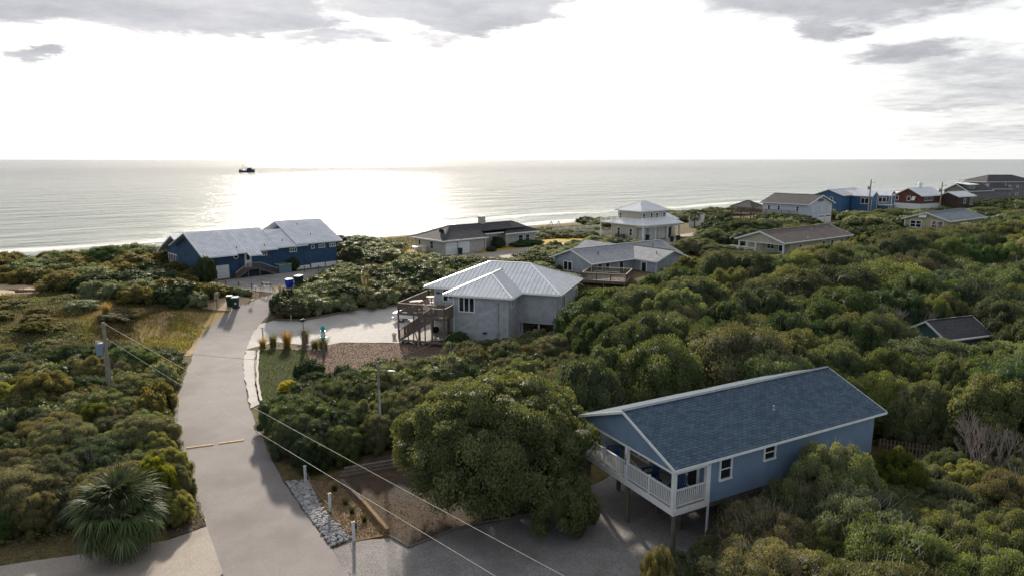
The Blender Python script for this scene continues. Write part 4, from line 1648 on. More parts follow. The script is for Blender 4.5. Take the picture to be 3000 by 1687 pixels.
# ================================================================== 4. grey ranch house with crossing gables, behind the deck on stilts
def ranch_mid():
    g = 1.8
    H = thing('ranch_house', 'grey batten sided ranch house with crossing pale shingle gables', 'house', (11.98, 101.58, 0), R(36.9))
    L, Wd, ze, rise = 20.82, 9.55, 4.6, 1.68
    gable_wall(H, .5, L - .4, .6, Wd - .5, g - .6, 0, Wd, ze, rise, M_SD_BATT)
    r = gable_roof(H, 0, L, 0, Wd, ze, rise, M_SH_GREY)
    k = rise / (Wd / 2)
    # crossing front gable: ridge runs along -y, its gable wall faces the camera side
    xa, xb, yf = 9.3, 17.4, -4.6
    xc = (xa + xb) / 2
    rs = 1.45
    b = B()
    yi = rs / k
    A = [(xa, yf, ze), (xc, yf, ze + rs), (xc, yi, ze + rs), (xa, 0, ze)]
    C_ = [(xc, yf, ze + rs), (xb, yf, ze), (xb, 0, ze), (xc, yi, ze + rs)]
    up = lambda P: [(p[0], p[1], p[2] + .015) for p in P]
    b.prism(up(A), (0, 0, -.16))
    b.prism(up(C_), (0, 0, -.16))
    r2 = b.obj('roof', M_SH_GREY, H)
    c = B()
    c.bar((xc, yf, ze + rs + .04), (xc, yi, ze + rs + .04), .28, .05)
    c.obj('ridge_cap', M_SH_CHAR, r2)
    b = B()
    kk = rs / (xc - xa)
    zt = lambda x: ze + kk * (min(x, 2 * xc - x) - xa) - .2
    b.prism([(xa + .5, yf + .5, g - .6), (xb - .5, yf + .5, g - .6), (xb - .5, yf + .5, zt(xb - .5)), (xc, yf + .5, zt(xc)), (xa + .5, yf + .5, zt(xa + .5))], (0, -yf + .08, 0))
    b.obj('wall', M_SD_BATT, H)
    for (p, q) in (((xa, yf - .03, ze), (xc, yf - .03, ze + rs)), ((xb, yf - .03, ze), (xc, yf - .03, ze + rs))):
        t = B()
        t.prism([(p[0], p[1], p[2] + .02), (q[0], q[1], q[2] + .02), (q[0], q[1], q[2] - .22), (p[0], p[1], p[2] - .22)], (0, .028, 0))
        t.obj('rake_board', WHITE, H)
    for x, s in ((xa, -1), (xb, 1)):
        t = B()
        t.box(*sorted((x + s * .004, x + s * .05)), yf, -.05, ze - .2, ze)
        t.obj('fascia', WHITE, H)
    # rear wing: a gable running the other way behind the ridge
    b = B()
    x0, x1 = 7.2, 14.2
    b.prism([(x0, 5.4, ze), (10.7, 5.4, ze + 1.66), (10.7, 12.9, ze + 1.66), (x0, 12.9, ze)], (0, 0, -.16))
    b.prism([(10.7, 5.4, ze + 1.66), (x1, 5.4, ze), (x1, 12.9, ze), (10.7, 12.9, ze + 1.66)], (0, 0, -.16))
    b.obj('roof', M_SH_GREY, H)
    b = B()
    b.prism([(x0 + .4, 12.5, g - .4), (x1 - .4, 12.5, g - .4), (x1 - .4, 12.5, ze - .1), (10.7, 12.5, ze + 1.4), (x0 + .4, 12.5, ze - .1)], (0, -4, 0))
    b.obj('wall', M_SD_BATT, H)
    win(H, (.5, 5.9, 2.7), (0, -1, 0), (-1, 0, 0), 2.1, 1.55, 2, 1, WHITE, .13)
    win(H, (2.3, .6, 3.2), (1, 0, 0), (0, -1, 0), .95, 1.1, 1, 1, WHITE, .1)
    win(H, (3.95, .6, 3.1), (1, 0, 0), (0, -1, 0), .95, 1.2, 1, 1, WHITE, .1)
    win(H, (6.95, .6, 2.2), (1, 0, 0), (0, -1, 0), 1.1, 2.1, 1, 1, WHITE, .11, 'glazed_door')
    win(H, (xa + .5, -1.6, 2.2), (0, -1, 0), (-1, 0, 0), 1.3, 2.05, 1, 1, WHITE, .2, 'glazed_door')
    downspout(H, [(.1, Wd + .1, 4.5), (.42, Wd - .3, 4.2), (.42, Wd - .42, g - .2)])
    downspout(H, [(.2, -.1, 4.5), (.42, .5, 4.2), (.42, .5, g - .2)])
    downspout(H, [(xa + .1, yf + .1, 4.5), (xa + .4, yf + .42, 4.2), (xa + .4, yf + .42, g - .2)])
    for (x, y) in ((3.6, 2.4), (16.8, 2.9)):
        vent_pipe(r, (x, y, ze + k * y), M_DARK, .45, .06)
    vent_pipe(r2, (xa + 2.2, -2.6, ze + kk * 2.2), M_DARK, .45, .06)
    return H


HOUSE_D = ranch_mid()


def stilt_deck():
    H = thing('raised_deck', 'weathered wooden deck on posts in front of the grey ranch house', 'deck', (10.1, 97.1, 0), R(-19))
    w, d, fz = 6.3, 5.6, 3.0
    b = B()
    b.box(-.05, w + .05, -.05, 0, 2.55, 2.96)
    b.box(-.05, w + .05, d, d + .05, 2.55, 2.96)
    b.box(-.05, 0, .004, d - .004, 2.55, 2.96)
    b.box(w, w + .05, .004, d - .004, 2.55, 2.96)
    b.obj('rim_beam', M_WOOD, H)
    planks(H, .01, w - .01, .01, d - .01, fz, M_WOODL, .16, 'x')
    for (x, y) in ((.1, .1), (w / 2, .1), (w - .1, .1), (.1, d - .1), (w - .1, d - .1)):
        post(H, x, y, .5, 2.56, .16, M_WOOD, 'deck_post')
    railing(H, [(0, 0, fz), (w, 0, fz), (w, d, fz), (0, d, fz), (0, 0, fz)], 1.02, M_WOOD, .17, (.10, .04), (.1, .06), cap=M_WOODL, every=2.1)
    q = B()
    q.box(.6, 4.6, d - .75, d - .35, fz + .42, fz + .47)
    for x in (.8, 2.6, 4.4):
        q.box(x - .05, x + .05, d - .7, d - .4, fz + .02, fz + .42)
    q.obj('built_in_bench', M_WOODL, H)


stilt_deck()


# ================================================================== 5. low hip roofed ranch by the dune
def ranch_hip():
    g = 2.65
    H = thing('brick_ranch', 'low pale brick ranch with charcoal hip roof chimney and two garage doors', 'house', (-12.5, 122.6, 0), R(41.4))
    ze, rise = 5.5, 2.05
    W_ = 10.7
    # garage block
    b = B()
    b.box(.8, 10.2, .7, W_ - .6, g - .3, ze - .17)
    b.obj('wall', M_SD_BRICK, H)
    # main block behind and to the right
    b = B()
    b.box(10.21, 25.3, 4.2, W_ - .6, g - .3, ze - .17)
    b.box(17.2, 25.3, 2.5, 4.19, g - .3, ze - .17)
    b.obj('wall', M_SD_BRICK, H)
    T = WHITE
    r = hip_roof(H, 0, 22.9, 0, W_, ze, rise, M_SH_CHAR, W_ / 2, W_ / 2, trim=T, trimw=.22, gut=False) if False else None
    # roof: long ridge with a step in the eaves between the two front blocks
    yc = W_ / 2
    zr = ze + rise
    k = rise / yc
    b = B()
    th = (0, 0, -.16)
    aL, aR = (yc, yc, zr), (20.6, yc, zr)
    b.prism([(0, 0, ze), (10.7, 0, ze), (10.7, 2.6, ze + 2.6 * k), (23.3, 2.6, ze + 2.6 * k), (20.6, yc, zr), aL], th)
    b.prism([(0, W_, ze), (0, 0, ze), aL], th)
    b.prism([(25.9, W_, ze), (0, W_, ze), aL, aR], th)
    # projecting right block with its own hip
    b.prism([(16.6, 1.9, ze), (25.9, 1.9, ze), (21.25, yc * 1.02, zr + .01)], th)
    b.prism([(25.9, 1.9, ze), (25.9, W_, ze), aR, (21.25, yc * 1.02, zr + .01)], th)
    b.prism([(16.6, 3.4, ze + .02), (16.6, 1.9, ze), (21.25, yc * 1.02, zr + .01)], th)
    rf = b.obj('roof', M_SH_CHAR, H)
    for p, q in (((0, 0, ze), aL), ((0, W_, ze), aL), (aL, aR), ((16.6, 1.9, ze), (21.25, yc * 1.02, zr)), ((25.9, 1.9, ze), (21.25, yc * 1.02, zr))):
        t = B()
        t.bar(Vector(p) + Vector((0, 0, .03)), Vector(q) + Vector((0, 0, .03)), .3, .05)
        t.obj('ridge_cap', M_SH_CHAR, rf)
    for p, q in (((0, 0), (10.7, 0)), ((0, W_), (0, 0)), ((10.7, 2.6), (16.7, 2.6)), ((16.6, 1.9), (25.9, 1.9)), ((25.9, 1.9), (25.9, W_))):
        p, q = Vector((*p, ze)), Vector((*q, ze))
        if abs(p.y - 2.6) < .01:
            p.z = q.z = ze + .3
        d = (q - p).normalized()
        n = Vector((d.y, -d.x, 0))
        t = B()
        t.bar(p + n * .03 - Vector((0, 0, .12)), q + n * .03 - Vector((0, 0, .12)), .05, .24)
        t.obj('fascia', T, H)
    # chimney
    b = B()
    b.box(12.9, 14.1, yc - .3, yc + .6, zr - .4, zr + 1.25)
    ch = b.obj('chimney', M_SD_BRICK, rf)
    b = B()
    b.box(12.8, 14.2, yc - .4, yc + .7, zr + 1.25, zr + 1.36)
    b.obj('chimney_cap', M_SD_BRICK, rf)
    # satellite dish
    b = B()
    b.lathe([(.05, 0), (.35, .05), (.52, .16), (.50, .19), (.3, .1)], 16)
    ds = b.obj('satellite_dish', M_DARK, rf, (2.3, 3.6, ze + 1.25))
    ds.rotation_euler = (R(60), 0, R(130))
    b = B()
    b.tube((2.3, 3.7, ze + .6), (2.3, 3.6, ze + 1.2), .04, .04, 6)
    b.obj('dish_mast', M_STEEL, rf)
    n_ = (0, -1, 0)
    garage(H, (2.4, .7, g + .05), (1, 0, 0), n_, 2.3, 2.15)
    garage(H, (5.3, .7, g + .05), (1, 0, 0), n_, 2.4, 2.15)
    win(H, (.8, 4.6, 3.6), (0, -1, 0), (-1, 0, 0), 1.1, 1.4, 1, 2, WHITE, .08)
    win(H, (.8, 8.6, 3.9), (0, -1, 0), (-1, 0, 0), .8, 1.1, 1, 1, WHITE, .08)
    win(H, (21.2, 2.5, 3.4), (1, 0, 0), n_, 1.3, 1.5, 1, 2, WHITE, .08)
    win(H, (23.1, 2.5, 3.4), (1, 0, 0), n_, 1.2, 1.5, 1, 2, WHITE, .08)
    win(H, (15.6, 4.2, 3.2), (1, 0, 0), (0, -1, 0), 1.2, 1.7, 1, 2, WHITE, .08)
    b = B()
    b.box(11.0, 12.0, 4.12, 4.2, g, g + 2.1)
    b.obj('front_door', WHITE, H)
    win(H, (13.0, 4.2, 3.2), (1, 0, 0), n_, 1.1, 1.6, 1, 2, WHITE, .08)
    post(H, 12.3, 3.0, g - .2, ze + .1, .16, WHITE, 'porch_post')
    # white equipment screen at the left end
    b = B()
    b.box(-2.6, .1, 5.2, 6.6, 4.0, 4.12)
    b.box(-.2, .0, 5.3, 6.5, g, 4.0)
    b.box(-2.5, -2.35, 5.3, 5.45, g, 4.0)
    b.obj('side_canopy', WHITE, H)
    return H


HOUSE_E = ranch_hip()


# ================================================================== 6. cream two storey house
def cream_house():
    g = 2.75
    H = thing('cream_house', 'cream two storey house with white metal hip roofs and garage porch', 'house', (27.82, 144.01, 0), R(37.07))
    A, Bq, ze = 12.88, 10.45, 6.2
    b = B()
    b.box(.6, A - .6, 2.6, Bq - .4, g - .2, ze - .2)
    b.obj('wall', M_SD_CREAM, H)
    b = B()
    b.box(1.9, A - 2.8, 2.6, Bq - 1.0, ze + .3, 8.82)
    w2 = b.obj('upper_wall', M_SD_CREAM, H)
    # the near end wall projects to the eaves line, the garage front is set back behind posts
    b = B()
    b.box(.5, 1.9, .5, 2.59, ze - .62, ze - .2)
    b.box(1.91, A - .5, .5, .72, ze - .62, ze - .2)
    b.obj('porch_beam', WHITE, H)
    r = hip_roof(H, 0, A, 0, Bq, ze, 2.6, M_ROOFW, 4.4, 4.4, metal=.55, trimw=.2)
    r2 = hip_roof(H, 1.4, A - 2.3, 2.1, Bq - .5, 9.02, 1.94, M_ROOFW, 3.9, 3.9, metal=.55, trimw=.2)
    for x in (.55, 4.4, 8.3, A - .55):
        post(H, x, .6, g - .1, ze - .62, .32, WHITE, 'porch_post')
    n_ = (0, -1, 0)
    for x in (2.6, 5.6, 8.6):
        garage(H, (x, 2.6, g), (1, 0, 0), n_, 2.1, 2.3)
    b = B()
    b.box(10.7, 11.9, 2.55, 2.6, g, g + 2.2)
    b.obj('dark_door', M_DARK, H)
    for y in (4.2, 7.8):
        win(H, (.6, y, 3.6), (0, -1, 0), (-1, 0, 0), 1.0, 1.7, 1, 2, WHITE, .13)
    for x in (2.8, 5.2, 7.0, 9.3):
        win(H, (x, 2.6, 7.05), (1, 0, 0), n_, .85, 1.5, 1, 2, WHITE, .12)
    win(H, (1.9, 8.6, 7.0), (0, -1, 0), (-1, 0, 0), .9, 1.5, 1, 2, WHITE, .12)
    # sea side deck at upper level, its rail showing left of the house
    b = B()
    b.box(1.0, 8.0, Bq + .1, Bq + 3.6, 5.9, 6.1)
    d = b.obj('upper_deck', WHITE, H)
    railing(H, [(1.0, Bq + .1, 6.1), (1.0, Bq + 3.6, 6.1), (8.0, Bq + 3.6, 6.1)], 1.0, WHITE, .25, (.05, .05), (.08, .08), every=1.8)
    for x, y in ((1.1, Bq + 3.5), (7.9, Bq + 3.5)):
        post(H, x, y, g - .3, 5.9, .2, WHITE, 'deck_post')
    # lower wing beyond, to the right
    b = B()
    b.box(A - .59, A + 3.4, 5.0, 9.4, g - .2, 6.0)
    b.obj('wall', M_SD_CREAM, H)
    hip_roof(H, A - .4, A + 3.9, 4.5, 9.8, 6.6, 1.5, M_ROOFW, 2.1, 2.1, metal=.55)
    downspout(H, [(.3, Bq - .2, 6.0), (.5, Bq - .5, 5.7), (.5, Bq - .5, g)])
    return H


HOUSE_F = cream_house()


# ================================================================== 7. tan house with the brown roof
def tan_house():
    g = 2.3
    H = thing('tan_house', 'long tan house with brown shingle roof and white corner porch', 'house', (48.32, 120.29, 0), R(36.5))
    L, Wd, ze, rise = 23.74, 10.37, 5.4, 1.74
    gable_wall(H, 2.6, L - .5, .6, Wd - .5, g - .3, 0, Wd, ze, rise, M_SD_TAN)
    r = gable_roof(H, 0, L, 0, Wd, ze, rise, M_SH_BRWN, trimw=.22)
    k = rise / (Wd / 2)
    b = B()
    zt = lambda y: ze + k * min(y, Wd - y) - .2
    b.prism([(.55, .5, 5.0), (.55, Wd - .5, 5.0), (.55, Wd - .5, zt(.5)), (.55, Wd / 2, zt(Wd / 2)), (.55, .5, zt(.5))], (.12, 0, 0))
    b.obj('gable', M_SD_CREAM, H)
    b = B()
    b.box(.5, .72, .45, Wd - .45, 4.86, 5.0)
    b.obj('porch_beam', WHITE, H)
    for y in (.6, 6.2, 8.0, Wd - .6):
        post(H, .62, y, g - .2, 4.86, .24, WHITE, 'porch_post')
    railing(H, [(.5, Wd + 1.2, 2.95), (.5, 6.4, 2.95)], .9, WHITE, .3, (.06, .06), (.1, .16), every=1.6)
    b = B()
    b.box(.4, 2.58, 4.0, Wd + 1.2, 2.75, 2.93)
    b.obj('porch_floor', M_WOODL, H)
    win(H, (2.6, 4.4, 3.7), (0, -1, 0), (-1, 0, 0), 1.6, 1.2, 2, 2, WHITE, .12)
    win(H, (2.6, 2.2, 3.4), (0, -1, 0), (-1, 0, 0), 1.2, 1.4, 1, 1, WHITE, .12)
    b = B()
    b.box(2.52, 2.6, 6.2, 7.1, 2.95, 4.8)
    b.obj('front_door', OFFW, H)
    for x in (6.0, 14.0, 17.0, 20.5):
        win(H, (x, .6, 3.5), (1, 0, 0), (0, -1, 0), 1.0, 1.3, 1, 2, WHITE, .1)
    for (x, y) in ((9.0, .9), (15.0, 3.8), (20.5, 3.9)):
        vent_pipe(r, (x, y, ze + k * y), M_STEEL, .35, .07)
    downspout(H, [(.3, 0, 5.2), (.6, .45, 4.9), (.6, .45, g)])


tan_house()


# ================================================================== 8. white house with the dark roof and its gazebo
def garage_house():
    g = 2.7
    H = thing('garage_house', 'white two storey house with dark roof gable window and garage doors', 'house', (89.56, 189.97, 0), R(127.3))
    L, Wd, ze, rise = 14.5, 13.82, 8.2, 2.29
    gable_wall(H, .6, L - .5, .7, Wd - .6, g - .3, 0, Wd, ze, rise, M_SD_WHT)
    r = gable_roof(H, 0, L, 0, Wd, ze, rise, M_SH_CHAR, trimw=.22)
    n_ = (-1, 0, 0)
    u = (0, -1, 0)
    garage(H, (.6, 2.4, g + .1), u, n_, 2.8, 2.3)
    garage(H, (.6, 6.0, g + .1), u, n_, 2.8, 2.3)
    for y in (2.4, 6.0):
        for i in range(4):
            b = B()
            b.box(.54, .575, y - 1.2 + i * .62, y - 1.2 + i * .62 + .42, g + 1.85, g + 2.15)
            b.obj('door_pane', GLASS, H)
    win(H, (.6, Wd / 2, 8.5), u, n_, 3.0, 1.2, 3, 1, WHITE, .14)
    shut = mat('white_shutter', (.58, .61, .66), .6, .05, 2)
    for y in (2.2, 6.2, 10.6):
        b = B()
        b.box(.5, .598, y - 1.0, y + 1.0, 5.75, 7.5)
        b.obj('storm_shutter', shut, H)
    for x in (3.5, 9.0, 12):
        win(H, (x, Wd - .6, 6.2), (-1, 0, 0), (0, 1, 0), .9, 1.3, 1, 2, WHITE, .12)
    # side deck rail towards the gazebo
    b = B()
    b.box(2, L + 6, Wd - .4, Wd + 1.8, 5.2, 5.4)
    b.obj('side_deck', M_WOOD, H)
    railing(H, [(2, Wd + 1.8, 5.4), (L + 6, Wd + 1.8, 5.4)], 1.0, M_WOOD, .3, (.05, .05), (.1, .08), every=2.2)
    G_ = thing('gazebo', 'open wooden gazebo with dark hip roof beside the white garage house', 'gazebo', on(H, L + 2.2, Wd - 3.8, 0), R(127.3))
    hip_roof(G_, -.2, 7.2, -2.5, 4.5, 6.55, 1.75, M_SH_CHAR, 3.3, 3.3, trim=M_WOOD)
    for x in (.3, 3.5, 6.7):
        for y in (-2.1, 4.1):
            post(G_, x, y, g - .3, 6.4, .22, M_WOOD, 'gazebo_post')
            for s in (-1, 1):
                b = B()
                b.bar((x, y, 5.4), (x + s * .9 if 0 < x + s * .9 < 7 else x, y, 6.35), .1, .1)
                b.obj('brace', M_WOOD, G_)
    b = B()
    b.box(0, 7, -2.3, 4.3, 4.3, 4.5)
    b.obj('gazebo_floor', M_WOOD, G_)
    railing(G_, [(.3, 4.1, 4.5), (6.7, 4.1, 4.5), (6.7, -2.1, 4.5), (.3, -2.1, 4.5)], .95, M_WOOD, .35, (.05, .05), (.1, .08), every=3.2, own_posts=False)


garage_house()


# ================================================================== 9. mid blue house with several gables
def blue_gables():
    g = 2.8
    H = thing('gabled_house', 'mid blue house with three gables and pale metal roof behind the utility pole', 'house', (109.59, 227.32, 0), R(43.9))
    ze, rise = 8.2, 1.9
    gable_wall(H, .5, 23, .6, 9.4, g - 1, 0, 10, ze, rise, M_SD_BLU2)
    gable_roof(H, 0, 23.5, 0, 10, ze, rise, M_ROOFW, metal=.6)
    for (xa, xb, yf, rs, zz) in ((7.5, 13.5, -6.5, 1.6, 7.9), (16.5, 23.2, -9.0, 1.7, 7.9)):
        xc = (xa + xb) / 2
        b = B()
        yi = rs / (rise / 5) - .3
        A_ = [(xa, yf, zz), (xc, yf, zz + rs), (xc, yi, zz + rs), (xa, 1.0, zz)]
        C_ = [(xc, yf, zz + rs), (xb, yf, zz), (xb, 1.0, zz), (xc, yi, zz + rs)]
        b.prism(A_, (0, 0, -.16))
        b.prism(C_, (0, 0, -.16))
        r = b.obj('roof', M_ROOFW, H)
        panels(r, A_, (0, 1, 0), .6, M_ROOFW)
        panels(r, C_, (0, 1, 0), .6, M_ROOFW)
        b = B()
        kk = rs / (xc - xa)
        b.prism([(xa + .4, yf + .4, g - 1), (xb - .4, yf + .4, g - 1), (xb - .4, yf + .4, zz + kk * .4 - .2), (xc, yf + .4, zz + rs - .2), (xa + .4, yf + .4, zz + kk * .4 - .2)], (0, -yf, 0))
        b.obj('wall', M_SD_BLU2, H)
        for (p, q) in (((xa, yf - .04, zz), (xc, yf - .04, zz + rs)), ((xb, yf - .04, zz), (xc, yf - .04, zz + rs))):
            t = B()
            t.bar((p[0], p[1], p[2] - .1), (q[0], q[1], q[2] - .1), .06, .22)
            t.obj('rake_board', WHITE, H)
        b = B()
        for x in (xa + .42, xb - .42):
            b.box(x - .1, x + .1, yf + .32, yf + .38, g, zz - .1)
        b.obj('corner_board', WHITE, H)
        win(H, (xa + .4, yf + 2.5, 5.3), (0, -1, 0), (-1, 0, 0), 2.6, 2.0, 2, 1, WHITE, .15)
    win(H, (.5, 4.0, 6.2), (0, -1, 0), (-1, 0, 0), 1.0, 1.4, 1, 1, WHITE, .16)
    win(H, (14.9, .6, 5.2), (1, 0, 0), (0, -1, 0), 1.2, 2.1, 1, 1, WHITE, .14)


blue_gables()


# ================================================================== 10. brown house, 11. and 12. grey houses at the far right
def brown_house():
    H = thing('brown_house', 'cedar brown house with pale metal roof on a white foundation', 'house', (129.08, 216.39, 0), R(31.6))
    ze, rise = 8.6, 2.39
    W_ = 9.13
    gable_wall(H, .5, 13.6, .5, W_ - .4, 6.1, 0, W_, ze, rise, M_SD_RED)
    gable_roof(H, 0, 14.13, 0, W_, ze, rise, M_ROOFW, metal=.7, trimw=.2)
    b = B()
    b.box(.45, 13.7, .45, W_ - .35, 2.2, 6.09)
    b.obj('foundation', WHITE, H)
    n_, u = (-1, 0, 0), (0, -1, 0)
    win(H, (.5, 8.2, 6.9), u, n_, 1.15, 1.5, 1, 1, WHITE, .15)
    win(H, (.5, 4.4, 6.8), u, n_, 1.15, 1.6, 1, 1, WHITE, .15)
    b = B()
    b.prism([(.48, 2.2, 8.3), (.48, 3.3, 8.3), (-.2, 3.3, 7.1), (-.2, 2.2, 7.1)], (-.06, 0, .03))
    b.obj('awning_shutter', WHITE, H)
    win(H, (5.0, .5, 6.9), (1, 0, 0), (0, -1, 0), 5.0, 1.3, 6, 1, WHITE, .12)
    b = B()
    b.box(6.0, 7.4, 4.2, 5.2, 10.4, 12.3)
    b.tube((6.7, 4.7, 12.3), (6.7, 4.7, 12.7), .55, .4, 12)
    b.obj('chimney', WHITE, H)
    # attached darker wing
    gable_wall(H, 12.0, 22.0, -5.0, 1.2, 4.0, -5.4, 1.6, 8.3, 1.4, M_SD_DRK)
    gable_roof(H, 11.4, 22.5, -5.4, 1.6, 8.3, 1.4, M_ROOFW, metal=.7, trimw=.2)
    b = B()
    b.box(12.1, 21.9, -4.9, 1.1, 2.0, 3.99)
    b.obj('wing_base', M_SD_DRK, H)
    win(H, (16.0, -5.0, 6.0), (1, 0, 0), (0, -1, 0), 1.4, 1.6, 1, 1, WHITE, .2)
    win(H, (20.3, -5.0, 5.4), (1, 0, 0), (0, -1, 0), 1.8, 2.4, 2, 1, WHITE, .15)
    b = B()
    b.box(14.2, 16.9, -5.12, -5.01, 4.0, 4.14)
    b.box(14.2, 14.34, -5.12, -5.01, 2.2, 4.0)
    b.box(16.76, 16.9, -5.12, -5.01, 2.2, 4.0)
    b.obj('garage_trim', WHITE, H)
    b = B()
    b.box(-3.5, .4, 8.4, 12.0, 5.2, 5.4)
    b.obj('sea_deck', OFFW, H)
    railing(H, [(-3.5, 8.4, 5.4), (-3.5, 12.0, 5.4)], 1.0, OFFW, .4, (.06, .06), (.1, .1))
    post(H, -1.2, 8.9, 2.4, 8.6, .2, WHITE, 'porch_post')
    b = B()
    b.box(-2.0, .6, 8.6, 11.0, 8.3, 8.5)
    b.obj('porch_roof', WHITE, H)


brown_house()


def dormer_house():
    H = thing('dormer_house', 'grey shingled house with white dormer and chimney beyond the brown house', 'house', (163, 246, 0), R(24))
    L, W_, ze = 14.5, 9.5, 8.8
    gable_wall(H, .5, L - .4, .5, W_ - .4, 2.0, 0, W_, ze, 2.5, M_SD_SHK)
    gable_roof(H, 0, L, 0, W_, ze, 2.5, M_SH_CHAR, trimw=.25)
    b = B()
    b.box(1.6, 6.6, 1.6, 4.7, 9.3, 11.0)
    b.obj('dormer', M_SD_SHK, H)
    b = B()
    b.prism([(.9, 1.0, 10.9), (7.3, 1.0, 10.9), (7.3, 6.4, 11.5), (.9, 6.4, 11.5)], (0, 0, .14))
    b.obj('dormer_roof', M_ROOFW, H)
    win(H, (4.3, 1.6, 9.55), (1, 0, 0), (0, -1, 0), 3.2, 1.15, 4, 1, WHITE, .14)
    b = B()
    b.box(4.4, 5.7, 5.4, 6.6, 11.0, 13.0)
    b.obj('chimney', WHITE, H)
    win(H, (3.4, .5, 6.9), (1, 0, 0), (0, -1, 0), 2.0, .8, 3, 1, WHITE, .14)
    win(H, (1.2, .5, 6.0), (1, 0, 0), (0, -1, 0), .8, 1.7, 1, 1, WHITE, .14)


dormer_house()


def tall_house():
    H = thing('tall_house', 'tall grey shake house with dark hip roof at the right edge', 'house', (180.2, 259.5, 0), R(9))
    b = B()
    b.box(.5, 22, 2.5, 14, 2.5, 11.3)
    b.obj('wall', M_SD_SHK, H)
    hip_roof(H, 0, 22.5, 2.0, 14.5, 11.6, 2.4, M_SH_CHAR, 6.2, 6.2, trimw=.25)
    b = B()
    b.box(-3.4, 6.0, -2.4, 2.49, 2.5, 8.9)
    b.obj('porch_wall', M_SD_SHK, H)
    hip_roof(H, -4.0, 6.6, -3.0, 4.4, 9.15, 2.1, M_SH_CHAR, 4.2, 4.2, trimw=.25)
    for x in (10.5, 14.0):
        win(H, (x, 2.5, 9.3), (1, 0, 0), (0, -1, 0), 1.0, .9, 1, 1, WHITE, .18)
        win(H, (x, 2.5, 6.4), (1, 0, 0), (0, -1, 0), 1.2, .9, 1, 1, WHITE, .18)
    b = B()
    for x in (.5, 8.6):
        b.box(x - .12, x + .12, 2.40, 2.48, 2.5, 11.3)
    b.obj('corner_board', WHITE, H)


tall_house()


# ================================================================== 13. yellow green house, 14. small dark roof in the trees
def yellow_house():
    g = 2.7
    H = thing('yellow_house', 'soft yellow cottage with blue grey roof and white paired windows', 'house', (100.77, 157.04, 0), R(36.8))
    L, Wd, ze, rise = 21.58, 10.77, 6.0, 1.75
    gable_wall(H, .6, L - .5, .6, Wd - .6, g - .5, 0, Wd, ze, rise, M_SD_YEL)
    r = gable_roof(H, 0, L, 0, Wd, ze, rise, M_SH_GRB, trimw=.25)
    n_, u = (-1, 0, 0), (0, -1, 0)
    win(H, (.6, 7.6, 3.9), u, n_, 2.7, 1.8, 2, 2, WHITE, .2)
    win(H, (.6, 2.9, 3.9), u, n_, 2.6, 1.95, 2, 2, WHITE, .2)
    b = B()
    b.prism([(.58, 5.2, 7.35), (.58, 6.9, 7.35), (-.15, 6.9, 6.45), (-.15, 5.2, 6.45)], (-.06, 0, .04))
    b.obj('awning_shutter', WHITE, H)
    for x in (13.5, 16.5):
        win(H, (x, .6, 4.3), (1, 0, 0), (0, -1, 0), .9, 1.2, 1, 2, WHITE, .12)
    k = rise / (Wd / 2)
    for (x, y) in ((12.5, 1.2), (15.0, 1.6), (18.5, 2.2)):
        vent_pipe(r, (x, y, ze + k * y), M_STEEL, .3, .07)
    b = B()
    b.box(.5, .72, Wd - .78, Wd - .5, g - .4, 5.8)
    b.obj('corner_board', WHITE, H)


yellow_house()


def dark_cottage():
    H = thing('small_cottage', 'small cottage with dark grey roof half buried among trees', 'cottage', (41.6, 63.4, 0), R(20))
    gable_wall(H, .35, 6.0, .3, 4.2, -.2, 0, 4.6, 3.0, 1.4, M_TEAL)
    gable_roof(H, 0, 6.4, 0, 4.6, 3.0, 1.4, M_SH_CHAR, trimw=.16)


dark_cottage()
# ================================================================== poles and wires
def pole_thing(label, x, y, h, r0=.16, r1=.11, cat='utility pole', z=None):
    z = hz(x, y) if z is None else z
    t = thing('utility_pole', label, cat, (x, y, z))
    b = B()
    b.tube((0, 0, -.3), (0, 0, h), r0, r1, 12)
    b.obj('pole', M_POLE, t)
    return t


M_TRANS = mat('blue_grey_tank', (.20, .27, .36), .5, .08, 4)
M_PORC = mat('pale_porcelain', (.50, .48, .46), .3, .1, 4)
P1 = pole_thing('utility pole with blue grey transformer rising from the left thicket', -33.6, 54.6, 6.85, .17, .13)
b = B()
b.lathe([(.27, 0), (.29, .04), (.29, .86), (.30, .9), (.26, 1.0), (.08, 1.03)], 18)
tk = b.obj('transformer', M_TRANS, P1, (-.42, -.18, 4.15))
b = B()
for (x, y) in ((-.14, .08), (-.2, -.06)):
    b.lathe([(.045, 0), (.06, .05), (.035, .1), (.055, .16), (.03, .22)], 8, (x, y, .98))
b.bar((-.28, .0, 1.2), (.12, .02, 1.12), .03, .03)
b.obj('bushing', M_PORC, tk)
b = B()
b.bar((-.2, -.1, 4.35), (0, -.05, 4.35), .06, .1)
b.bar((-.2, -.1, 4.9), (0, -.05, 4.9), .06, .1)
b.obj('bracket', M_STEEL, P1)
b = B()
b.tube((-.16, -.12, 0), (-.14, -.12, 4.2), .04, .04, 6)
b.obj('conduit', M_STEEL, P1)
b = B()
for z in (6.6, 5.35):
    b.lathe([(.03, 0), (.07, .04), (.04, .08), (.07, .12), (.03, .16)], 8, (.2, 0, z))
    b.bar((.05, 0, z + .03), (.2, 0, z + .03), .03, .03)
b.obj('insulator', M_PORC, P1)

